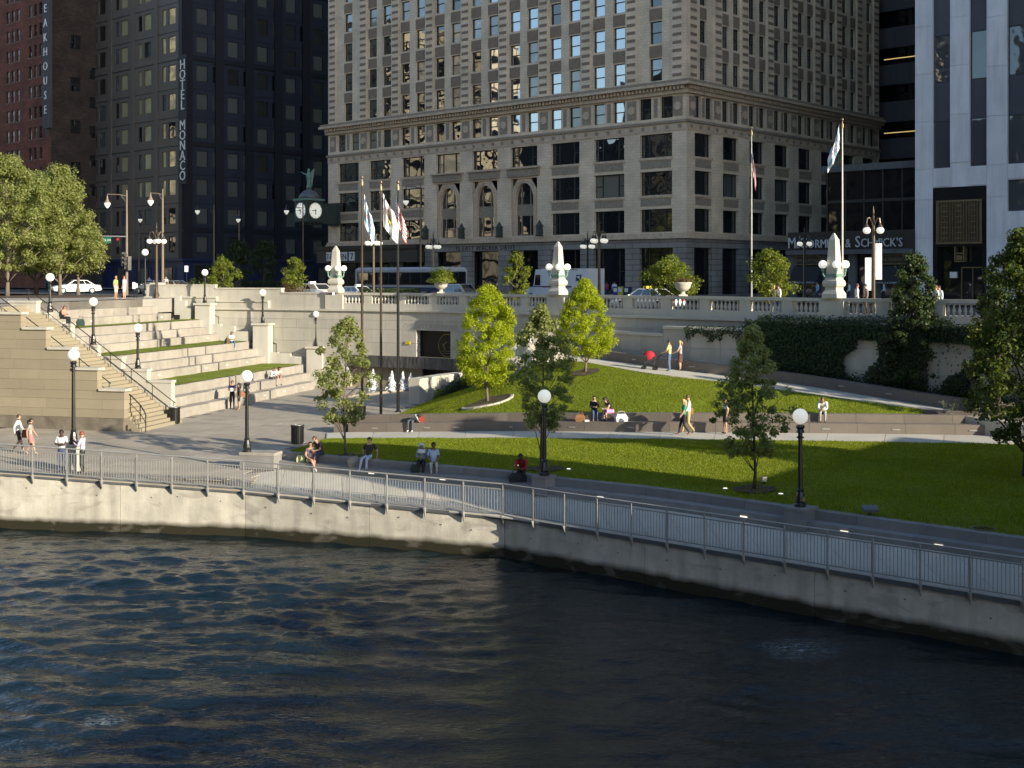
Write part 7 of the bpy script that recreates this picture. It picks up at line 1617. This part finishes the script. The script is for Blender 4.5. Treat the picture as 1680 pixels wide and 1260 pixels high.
c = g_(383, 671); t = thing('paper', 'white sheet of paper held by the man in dark blue', 'paper', (c.x+.02, c.y-.33, D+1.12), .1); part('sheet', MB().hexa([(-.13, -.02, 0), (.13, -.02, 0), (.13, -.012, 0), (-.13, -.012, 0)], [(-.13, .1, .2), (.13, .1, .2), (.13, .108, .2), (-.13, .108, .2)]), cloth((.8, .8, .78)), t)
person('woman in black cropped trousers standing close beside the man reading', g_(392, 672.5), 200, 'stand', (.05, .035, .03), BLK, 'tan', 'dark', 1.68, hairlen='long', legs='short', shoes=(.3, .2, .15)); c = g_(398, 671); bag('tan shoulder bag at the hip of the woman in black trousers', (c.x, c.y, D+.75), (.3, .14, .3), (.27, .12, .06), 20)
c = tp(1.15, 16.6, D+2*RISE); person('man in a white shirt and grey trousers sitting low on the terrace seats', (c.x, c.y, c.z-.50), -35, 'sitlean', WHT, (.12, .12, .11), 'fair', 'brown', 1.76, seat=.50)
c = tp(1.15, 17.6, D+2*RISE); person('woman in a white top sitting beside the man on the low terrace seats', (c.x, c.y, c.z-.50), -50, 'sitlean', (.6, .58, .52), (.12, .07, .05), 'tan', 'dark', 1.66, seat=.50, sleeve='short', legs='short', hairlen='long')
c = tp(11.95, 8.6, D+10*RISE); person('red haired woman in black trousers sitting on the top row of seats', (c.x, c.y, c.z-.5), -28, 'sitread', (.48, .26, .20), BLK, 'tan', 'red', 1.68, seat=.5, sleeve='none', hairlen='long')
c = tp(11.75, 9.7, D+10*RISE-.0); bag('dark green shopping bag beside the woman on the top row of seats', (c.x+.3, c.y-.1, c.z-.54), (.42, .3, .5), (.025, .05, .04), 10)
person('person in a lime green top and pale shorts at the top of the terrace', P(190, 92, 8.23), -20, 'stand', (.33, .50, .16), (.62, .56, .42), 'tan', 'blond', 1.74, sleeve='short', legs='short', shoes=(.5, .3, .2))
person('man in a lilac shirt and white shorts at the top of the terrace', P(204, 92.5, 8.23), 165, 'stand', (.50, .42, .62), (.70, .68, .62), 'fair', 'red', 1.76, sleeve='short', legs='short', shoes=WHT)
c = tp(6.6, 21.6, D+6*RISE); person('girl in a white top and jeans sitting at the right end of a turf strip', (c.x, c.y, c.z-.45), -60, 'sitread', WHT, JEAN, 'tan', 'dark', 1.66, sleeve='short', hairlen='long', shoes=WHT); c = tp(6.5, 20.7, D+6*RISE); bag('brown satchel beside the girl in jeans on the turf strip', c, (.45, .25, .4), (.11, .075, .05), -60)
# two tier bench
def on_bench(px, py, lev): p, rz = near_on(resample(offset(UB, .30), .4), px); return Vector((p.x, p.y, p.z+lev))
c = on_bench(676, 690, .45); person('person in a grey hooded top slumped sideways asleep on the two tier bench', (c.x, c.y, c.z-.45), -100, 'sitslump', (.46, .48, .48), (.07, .085, .10), 'tan', 'dark', 1.72, shoes=WHT)
c = on_bench(688, 690, .45); bag('orange red backpack lying against the sleeper on the two tier bench', (c.x+.1, c.y-.1, c.z), (.28, .2, .32), (.22, .025, .014), 20, 'backpack')
def on_back(px): p, rz = near_on(resample(offset(UB, .80), .4), px); return Vector((p.x, p.y, p.z+.82))
c = on_back(975); person('woman in a black cardigan and jeans sitting and eating on the two tier bench', (c.x, c.y, c.z-.38), -86, 'sitread', BLK, (.06, .10, .20), 'fair', 'dark', 1.66, seat=.38, hairlen='short', shoes=(.3, .2, .15))
c = on_back(1003); person('woman in a black top and pink skirt sitting turned toward her friend', (c.x, c.y, c.z-.38), -150, 'sitlean', BLK, (.55, .26, .47), 'fair', 'dark', 1.66, seat=.38, sleeve='none', legs='bare', skirt=((.58, .27, .50), 1.0), hairlen='long')
c = on_bench(952, 690, .45); bag('tan and black handbag on the two tier bench left of the two women', c, (.42, .22, .34), (.26, .12, .05), -10); c = on_bench(1019, 690, .45); bag('white paper carrier bag on the two tier bench right of the two women', c, (.55, .3, .36), (.68, .68, .66), 15); c = on_bench(963, 690, .45); bag('small white lunch wrapper beside the tan and black handbag', c, (.22, .14, .08), (.7, .7, .68), 0, 'wrapper', False)
c = on_back(1350); person('man in a white shirt and pale trousers sitting hunched alone on the bench', (c.x, c.y, c.z-.38), -105, 'sitlean', (.66, .66, .63), (.36, .35, .32), 'tan', 'brown', 1.80, seat=.38, shoes=BRN)
q = hit(bvp, 1122, 714); person('woman in a green top and black trousers walking left on the garden path', q, 188, 'walk', (.03, .26, .13), BLK, 'fair', 'blond', 1.68, sleeve='short', hairlen='long', shoes=(.2, .05, .03))
q = hit(bvp, 1129, 711.5); person('man in a white shirt and tan trousers walking behind the woman in green', q, 186, 'walk', WHT, (.47, .36, .17), 'tan', 'brown', 1.84, shoes=BRN); bag('tan shoulder bag carried by the walking man in tan trousers', (q.x+.17, q.y+.02, q.z+.92), (.12, .26, .28), (.30, .15, .05), 0)
q = hit(bvp, 1190, 712); person('person in a black and white patterned shirt half hidden by the slender tree', q, 195, 'stand', (.55, .56, .58), (.03, .03, .03), 'tan', 'dark', 1.74, sleeve='short', legs='short')
# promenade bench
def on_low(px, lev=.31, off=-.28): p, rz = near_on(resample(offset(LFs, off), .4), px); return Vector((p.x, p.y, D+lev)), math.degrees(rz)
c, r_ = on_low(509, .31); person('woman with sunglasses in a patterned top and white skirt sitting cross legged', (c.x, c.y, D-.02), -70, 'sitcross', (.13, .09, .11), (.7, .68, .64), 'tan', 'dark', 1.66, seat=.36, sleeve='none', legs='bare', skirt=((.70, .68, .64), .6), hairlen='long', shoes=(.6, .55, .5))
c, r_ = on_low(527, .60, .2); person('man in a brown shirt leaning forward on the upper step of the curved bench', (c.x, c.y, D+.18), -120, 'sitlean', (.075, .05, .05), (.045, .055, .085), 'fair', 'brown', 1.82, seat=.42, sleeve='short', shoes=BLK)
c, r_ = on_low(494, .31); bag('pale green handbag on the curved bench left of the woman in white', c, (.34, .22, .28), (.42, .45, .20), 0)
c, r_ = on_low(604, .60, .12); person('man in a dark shirt and pale jeans lounging back on the curved bench', (c.x, c.y, D+.16), -105, 'sitback', (.03, .026, .026), (.42, .48, .58), 'fair', 'dark', 1.80, seat=.44, sleeve='short', shoes=(.6, .6, .58)); c, r_ = on_low(580, .31, -.2); bag('grey and tan backpack on the curved bench beside the lounging man', c, (.46, .26, .42), (.25, .23, .19), 20, 'backpack')
c, r_ = on_low(692, .60, .12); person('woman in a white headscarf and grey blue tunic sitting on the curved bench', (c.x, c.y, D+.16), -92, 'sitread', (.24, .28, .33), BLK, 'tan', 'dark', 1.64, seat=.44, scarf=(.60, .60, .62), skirt=((.24, .28, .33), .55)); c, r_ = on_low(681, .31); bag('dark green handbag beside the woman in the headscarf', c, (.32, .2, .32), (.02, .03, .022), 0)
c, r_ = on_low(711, .60, .12); person('heavy man in a light blue shirt and pale trousers on the curved bench', (c.x, c.y, D+.16), -84, 'sit', (.34, .46, .60), (.42, .41, .39), 'brown', 'dark', 1.78, seat=.44, sleeve='short', wide=1.3, shoes=BLK)
c, r_ = on_low(857, .60, .1); person('person in a red jacket bent over a dark bag beside the middle pedestal', (c.x, c.y, D+.16), -100, 'sitlean', (.30, .012, .02), BLK, 'dark', 'dark', 1.74, seat=.44); c, r_ = on_low(849, .31); bag('black holdall with a white lining beside the red jacket', c, (.62, .3, .34), (.02, .02, .022), 10)
# ramp, fountain court
q = hit(bvr, 1098, 609); person('person in a yellow T-shirt and jeans pushing the red pushchair up the ramp', q, 158, 'walkpush', (.72, .66, .26), JEAN, 'tan', 'dark', 1.76, sleeve='short'); q2 = hit(bvr, 1116, 608); person('blond woman in a mauve tank top and brown skirt walking up the ramp', q2, 160, 'walkpush', (.44, .38, .40), (.10, .05, .035), 'fair', 'blond', 1.72, sleeve='none', legs='bare', skirt=((.10, .05, .04), 1.02), hairlen='tail')
pc_ = q+Vector((-1.05, .35, 0)); t = thing('pushchair', 'red hooded pushchair with black wheels on the ramp', 'pushchair', pc_, R(-15))
part('frame', MB().tube([(.75, -.2, 1.02), (.35, -.2, .62), (-.35, -.2, .14)], .014, 5).tube([(.75, .2, 1.02), (.35, .2, .62), (-.35, .2, .14)], .014, 5).tube([(.75, -.2, 1.02), (.75, .2, 1.02)], .018, 5).tube([(.3, -.2, .14), (-.1, -.2, .45)], .014, 5).tube([(.3, .2, .14), (-.1, .2, .45)], .014, 5), M['black'], t); part('seat', MB().hexa([(-.25, -.19, .38), (.25, -.19, .36), (.25, .19, .36), (-.25, .19, .38)], [(-.3, -.19, .5), (.38, -.19, .85), (.38, .19, .85), (-.3, .19, .5)]), cloth((.03, .03, .04)), t)
hd_ = MB().ball((-.02, 0, .80), .30, 14, 9, sz=1.05); hd_.v = [(x*1.15, y*.82, z) for x, y, z in hd_.v]; kp = [f for f in hd_.f if not (np.mean([hd_.v[i][0] for i in f]) < -.12 and np.mean([hd_.v[i][2] for i in f]) < .88)]; hd_.f = kp; hd_.m = [0]*len(kp)
part('hood', hd_, cloth((.42, .015, .03)), t, True)
for x, y in ((-.35, -.22), (-.35, .22), (.3, -.22), (.3, .22)): part('wheel', MB().tube([(x, y-.02, .13), (x, y+.02, .13)], .13, 12), M['rubber'], t)
person('person in a white shirt bending over behind the curved white wall', G(712, 640, D), -30, 'bend', (.78, .78, .76), (.03, .03, .04), 'tan', 'dark', 1.72)
person('person in a white shirt at the head of the ramp behind the olive tree', P(868, 76, 4.95), -30, 'stand', WHT, (.3, .15, .12), 'tan', 'dark', 1.68)
# on the street
def on_street(px, s, dz=0):
    r = (px-840)/F; b0 = CW+S_*s; wv = (b0.x-r*b0.y)/(r*W_.y-W_.x); p = gp(wv, s); return Vector((p.x, p.y, street_z(p.x, p.y)+dz))
for px, s, fa, kw, lab in ((1269, -36.2, 20, dict(top=(.6, .5, .3), bot=GRY, hair='blond', hairlen='long', h=1.68), 'blond person seen over the balustrade right of the flat topped shrub'), (1277, -36.0, 200, dict(top=WHT, bot=NVY, hair='dark', h=1.74), 'person in white seen over the balustrade beside the blond one'), (1406, -36.4, 0, dict(top=WHT, bot=GRY, hair='brown', skin='tan', h=1.80, wide=1.15), 'man in a white shirt with a strap walking right of the right obelisk'), (1420, -36.0, 190, dict(top=(.25, .20, .17), bot=BRN, hair='dark', skin='tan', h=1.78, wide=1.15), 'man in a brown jacket turned away beside the man in white'),
    (1535, -36.0, 30, dict(top=(.68, .68, .66), bot=GRY, hair='red', h=1.72), 'person in a white print top before the marble entrance'), (1541, -35.6, 210, dict(top=(.55, .6, .66), bot=NVY, hair='dark', h=1.70), 'person in pale blue close to the one in the white print top'),
    (1341, -5, 200, dict(top=(.25, .40, .62), bot=NVY, skin='tan', hair='dark'), 'person in a blue shirt outside the restaurant left window'), (1393, -5, 180, dict(top=(.55, .65, .8), bot=NVY, hair='dark'), 'man in a pale blue shirt outside the restaurant door'), (1450, -4, 170, dict(top=(.3, .5, .68), bot=BLK, hair='dark'), 'person in light blue outside the restaurant right window'), (1418, -4, 0, dict(top=(.25, .22, .2), bot=BLK, hair='grey'), 'grey haired person standing at the restaurant column'),
    (1008, -4, 90, dict(top=(.55, .62, .7), bot=(.03, .06, .2), hair='dark'), 'person in a pale blue shirt by the shopfront right of the mail truck'), (995, -4, 60, dict(top=(.35, .04, .08), bot=NVY, skin='brown', hair='dark'), 'person in red by the shopfront right of the mail truck'), (1592, -3, 160, dict(top=(.04, .04, .045), bot=BLK, hair='dark'), 'person in dark clothes in front of the marble tower doors'),
    (272, -34, -60, dict(top=WHT, bot=GRY, hair='dark'), 'person in white crossing behind the parapet by the cars'), (245, -30, 100, dict(top=(.12, .2, .4), bot=BLK, hair='dark'), 'person in dark blue crossing at the left corner'), (806, -4, 0, dict(top=(.10, .12, .35), bot=NVY, skin='brown', hair='dark'), 'person in blue on the pavement before the arched entrance'), (77, -30, -30, dict(top=(.06, .07, .09), bot=BLK, hair='dark'), 'person in dark clothes among the terrace trees')):
    kw.setdefault('h', 1.76); tp_, bt_ = kw.pop('top'), kw.pop('bot'); person(lab, on_street(px, s), fa, 'walk' if s > -10 else 'stand', tp_, bt_, **kw)
finish_people()
# ============================================================ VEHICLES (local x = forward)
def wheel(t, x, y, r=.33, wd=.22):
    w_ = part('wheel', MB().tube([(x, y-wd/2, r), (x, y+wd/2, r)], r, 16), M['rubber'], t); part('rim', MB().tube([(x, y-wd/2-.012, r), (x, y+wd/2+.012, r)], r*.6, 12), M['silver'], w_)
def car(label, loc, rz, paint, L=5.1, W=1.85, H=1.45, kind='sedan', roofsign=None, stripe=None, plate=None):
    t = thing('parked_car' if roofsign is None else 'taxi', label, 'car' if roofsign is None else 'taxi', loc, rz); hl = L/2
    prof = [(-hl, .42, .80), (-hl+.06, .3, .90), (-hl*.62, .25, .98), (-hl*.3, .22, 1.0), (hl*.35, .22, .98), (hl*.8, .25, .86), (hl-.1, .3, .72), (hl, .40, .62)]
    def sec(x, z0, z1, w0, w1): return [(x, -w0, z0), (x, -W/2, (z0+z1)/2), (x, -w1, z1), (x, w1, z1), (x, W/2, (z0+z1)/2), (x, w0, z0)]
    mb = MB(); n = 6
    for x, z0, z1 in prof: mb.v += sec(x, z0, z1, W/2*.9, W/2*(.90 if abs(x) < hl-.2 else .82))
    for i in range(len(prof)-1):
        for k in range(n): k2 = (k+1) % n; mb.f.append((i*n+k, i*n+k2, (i+1)*n+k2, (i+1)*n+k)); mb.m.append(0)
    mb.f += [tuple(range(n))[::-1], tuple(range((len(prof)-1)*n, len(prof)*n))]; mb.m += [0, 0]; part('body', mb, paint, t, False)
    if kind == 'sedan': cb = [(-hl*.72, .99), (-hl*.42, H-.02), (hl*.12, H), (hl*.45, .98)]
    else: cb = [(-hl*.95, .99), (-hl*.82, H-.02), (hl*.10, H), (hl*.42, .98)]
    w0, w1 = W/2*.88, W/2*.70; z0 = .97
    b4 = [(cb[0][0], -w0, z0), (cb[3][0], -w0, z0), (cb[3][0], w0, z0), (cb[0][0], w0, z0)]; t4 = [(cb[1][0], -w1, cb[1][1]), (cb[2][0], -w1, cb[2][1]), (cb[2][0], w1, cb[2][1]), (cb[1][0], w1, cb[1][1])]
    part('cabin', MB().hexa(b4, t4), paint, t)
    def on(face, u0, u1, v0, v1):                      # a pane set 4 mm proud of a cabin face
        a, b, c, d = [Vector(p) for p in face]
        def q(u, v): return a.lerp(b, u).lerp(d.lerp(c, u), v)
        nn_ = (b-a).cross(d-a).normalized(); cen = Vector((0, 0, 1.2)); nn_ = nn_ if nn_.dot(q(.5, .5)-cen) > 0 else -nn_
        return [tuple(q(u, v)+nn_*.006) for u, v in ((u0, v0), (u1, v0), (u1, v1), (u0, v1))]
    for s, f in (('L', (b4[3], b4[2], t4[2], t4[3])), ('R', (b4[0], b4[1], t4[1], t4[0]))):
        for u0, u1 in ((.06, .30), (.33, .60), (.63, .92)): part('side_window', MB().quad(*on(f, u0, u1, .12, .88)), M['carglass'], t)
    part('windscreen', MB().quad(*on((b4[1], b4[2], t4[2], t4[1]), .06, .94, .08, .92)), M['carglass'], t); part('rear_window', MB().quad(*on((b4[3], b4[0], t4[0], t4[3]), .06, .94, .08, .92)), M['carglass'], t)
    for y in (-.62, .62):
        part('headlight', MB().box(hl-.12, hl+.012, y-.18, y+.18, .56, .70), M['silver'], t); part('tail_light', MB().box(-hl-.012, -hl+.1, y-.2, y+.2, .62, .82), M['redp'], t)
        part('bumper', MB().box(hl-.02, hl+.07, y-.5, y+.3 if y < 0 else y+.3, .34, .5), paint, t) if y < 0 else part('rear_bumper', MB().box(-hl-.07, -hl+.02, -.85, .85, .36, .54), paint, t)
    for x in (-hl*.6, hl*.62):
        for y in (-W/2+.10, W/2-.10): wheel(t, x, y)
    for y in (-1, 1): part('mirror', MB().cbox((hl*.36, y*(W/2+.06), 1.02), (.12, .16, .12)), paint, t)
    if roofsign: part('roof_sign', MB().box(-.14, .14, -.3, .3, H+.005, H+.17), roofsign, t)
    if stripe: part('door_stripe', MB().box(-1.2, .9, -W/2-.012, -W/2-.004, .62, .74).box(-1.2, .9, W/2+.004, W/2+.012, .62, .74), stripe, t)
    return t
EAST = math.atan2(-W_.y, -W_.x); WEST = GRZ
def roadpt(px, s): p = on_street(px, s); p.z = street_z(p.x, p.y)-.14; return p
car('white taxi with a red tail light heading left behind the first obelisk', roadpt(512, -35.5)+Vector((0, 0, .1)), EAST, M['whitep'], H=1.5, roofsign=M['sign_white'], stripe=M['redp'])
car('white taxi with a roof light between the first obelisk and the flagpoles', roadpt(588, -31.5), WEST, M['whitep'], H=1.47, roofsign=M['sign_white'])
car('silver sport utility car behind the urn beside the memorial', roadpt(760, -27), WEST, M['silver'], L=4.7, H=1.72, kind='suv')
car('white car with a rooftop rack behind the spreading bush', roadpt(1062, -31.5), EAST, M['whitep'], H=1.5, roofsign=M['yellowp'])
car('white saloon car stopped under the trees at the far left', roadpt(124, -33), math.atan2(-.55, -.8), M['whitep'], H=1.48)
car('pale car roof showing behind the parapet right of the twin poles', roadpt(284, -30), EAST, M['whitep'], L=4.5, H=1.45); car('silver car roof showing behind the parapet left of the twin poles', roadpt(252, -30), EAST, M['silver'], L=4.5, H=1.45)
# mail truck
p = roadpt(924, -16); mt_ = thing('mail_truck', 'white postal step van with a blue eagle emblem parked before the office block', 'truck', p, EAST)
part('box_body', MB().box(-3.8, 1.6, -1.15, 1.15, .55, 3.05), M['mailw'], mt_); part('cab', MB().hexa([(1.601, -1.12, .55), (2.75, -1.12, .55), (2.75, 1.12, .55), (1.601, 1.12, .55)], [(1.601, -1.1, 2.98), (2.35, -1.1, 2.98), (2.35, 1.1, 2.98), (1.601, 1.1, 2.98)]), M['mailw'], mt_); part('hood', MB().hexa([(2.6, -1.08, .55), (3.75, -1.0, .55), (3.75, 1.0, .55), (2.6, 1.08, .55)], [(2.6, -1.05, 1.5), (3.7, -.95, 1.22), (3.7, .95, 1.22), (2.6, 1.05, 1.5)]), M['mailw'], mt_)
for s in (-1, 1):
    part('cab_window', MB().quad((1.75, s*1.128, 1.55), (2.45, s*1.128, 1.55), (2.33, s*1.118, 2.5), (1.75, s*1.118, 2.5)), M['carglass'], mt_)
    part('blue_stripe', MB().box(-3.79, 3.3, s*1.156-.004, s*1.156+.004, 1.42, 1.5) if s else MB(), M['bluep'], mt_); part('red_stripe', MB().box(-3.79, 1.5, s*1.156-.004, s*1.156+.004, 1.36, 1.41), M['redp'], mt_)
    dr = part('side_panel', MB().box(-3.55, -1.95, s*1.16-.01, s*1.16+.01, .8, 2.8), M['mailw'], mt_); e = MB(); sy = s*1.174; e.hexa([(-3.0, sy-.003, 1.95), (-2.4, sy-.003, 1.95), (-2.4, sy+.003, 1.95), (-3.0, sy+.003, 1.95)], [(-3.1, sy-.003, 2.5), (-2.5, sy-.003, 2.5), (-2.5, sy+.003, 2.5), (-3.1, sy+.003, 2.5)]); part('blue_emblem', e, M['bluep'], dr)
    wg = MB(); sy = s*1.181; wg.add([(-2.45, sy, 2.32), (-2.95, sy, 2.44), (-2.85, sy, 2.3), (-2.98, sy, 2.05), (-2.7, sy, 2.2)], [(0, 1, 2, 4), (2, 3, 4)]); part('white_eagle', wg, M['sign_white'], dr)
    part('vent_row', MB().box(-2.6, -1.6, s*1.156-.004, s*1.156+.004, 2.9, 2.96), M['black'], mt_)
part('windscreen', MB().quad((2.762, -1.0, 1.55), (2.762, 1.0, 1.55), (2.40, 1.0, 2.75), (2.40, -1.0, 2.75)), M['carglass'], mt_); part('bumper', MB().box(3.7, 3.85, -1.05, 1.05, .5, .72), M['black'], mt_)
for x in (-2.4, 2.9):
    for y in (-.98, .98): wheel(mt_, x, y, .42, .28)
# city bus
p = roadpt(672, -21); bs = thing('city_bus', 'white and navy city bus standing behind the plaza flagpoles', 'bus', p, WEST)
busp = mat('shade_dimmed_bus_white', (.40, .42, .45), .5); part('body', MB().box(-6.4, 6.4, -1.27, 1.27, .4, 3.0), busp, bs); part('roof', MB().hexa([(-6.4, -1.27, 3.001), (6.4, -1.27, 3.001), (6.4, 1.27, 3.001), (-6.4, 1.27, 3.001)], [(-6.2, -1.05, 3.22), (6.2, -1.05, 3.22), (6.2, 1.05, 3.22), (-6.2, 1.05, 3.22)]), busp, bs)  # white dimmed in the paint to hold the shade the bus stands in
for s in (-1, 1):
    part('window_band', MB().box(-6.1, 6.0, s*1.274-.004, s*1.274+.004, 1.55, 2.75), M['wframe'], bs)
    for k in range(8): part('side_window', MB().quad((-5.9+1.48*k, s*1.283, 1.62), (-4.55+1.48*k, s*1.283, 1.62), (-4.55+1.48*k, s*1.283, 2.68), (-5.9+1.48*k, s*1.283, 2.68)), M['carglass'], bs)
    part('navy_stripe', MB().box(-6.3, 6.3, s*1.274-.004, s*1.274+.004, .95, 1.35), M['bluep'], bs); part('red_line', MB().box(-6.3, 6.3, s*1.274-.004, s*1.274+.004, .86, .90), M['redp'], bs)
part('windscreen', MB().quad((6.41, -1.1, 1.3), (6.41, 1.1, 1.3), (6.41, 1.1, 2.8), (6.41, -1.1, 2.8)), M['carglass'], bs); part('mirror', MB().tube([(6.3, -1.3, 2.7), (6.7, -1.5, 2.6), (6.7, -1.5, 2.1)], .05, 6), M['black'], bs)
for x in (-3.2, 4.0):
    for y in (-1.15, 1.15): wheel(bs, x, y, .5, .3)
# boxes on the pavement by the mail truck
for i, (px, col, lab) in enumerate(((1012, (.03, .06, .28), 'blue newspaper box on the pavement right of the mail truck'), (1020, (.55, .5, .05), 'yellow newspaper box on the pavement right of the mail truck'), (1030, (.02, .035, .09), 'dark navy newspaper box at the end of the row'))):
    q = on_street(px, -8); t = thing('news_box', lab, 'newspaper box', q, GRZ, 'newspaper boxes'); part('case', MB().box(-.28, .28, -.25, .25, .3, 1.25), cloth(col), t); part('legs', MB().box(-.2, -.14, -.2, .2, 0, .3).box(.14, .2, -.2, .2, 0, .3), M['black'], t); part('window', MB().box(-.2, .2, -.262, -.251, .75, 1.12), M['sign_white'], t)
# winged figure on the street clock
ckp = gp(-53.6, -4.2, SZ); t = thing('winged_statue', 'verdigris winged figure with a raised arm on top of the street clock', 'statue', (ckp.x, ckp.y, SZ+13.15), R(-30))
st_ = MB().lathe([(.30, 0), (.34, .1), (.22, .6), (.28, 1.2), (.34, 1.7), (.22, 1.95), (.10, 2.05), (.17, 2.2), (.16, 2.36), (.04, 2.48)], n=10).tube([(-.2, 0, 1.75), (-.7, -.1, 1.85), (-1.15, -.15, 2.1)], [.11, .08, .05], 7).tube([(.25, 0, 1.75), (.4, -.2, 1.4), (.2, -.35, 1.2)], [.1, .08, .05], 7)
part('figure', st_, M['verdigris'], t, True); wg = MB()
for s in (-1, 1): wg.hexa([(s*.12, .15, 1.0), (s*.2, .3, .3), (s*.24, .34, .3), (s*.16, .19, 1.0)], [(s*.12, .15, 2.0), (s*.55, .35, 2.5), (s*.58, .4, 2.45), (s*.16, .2, 2.0)])
part('wings', wg, M['verdigris'], t)
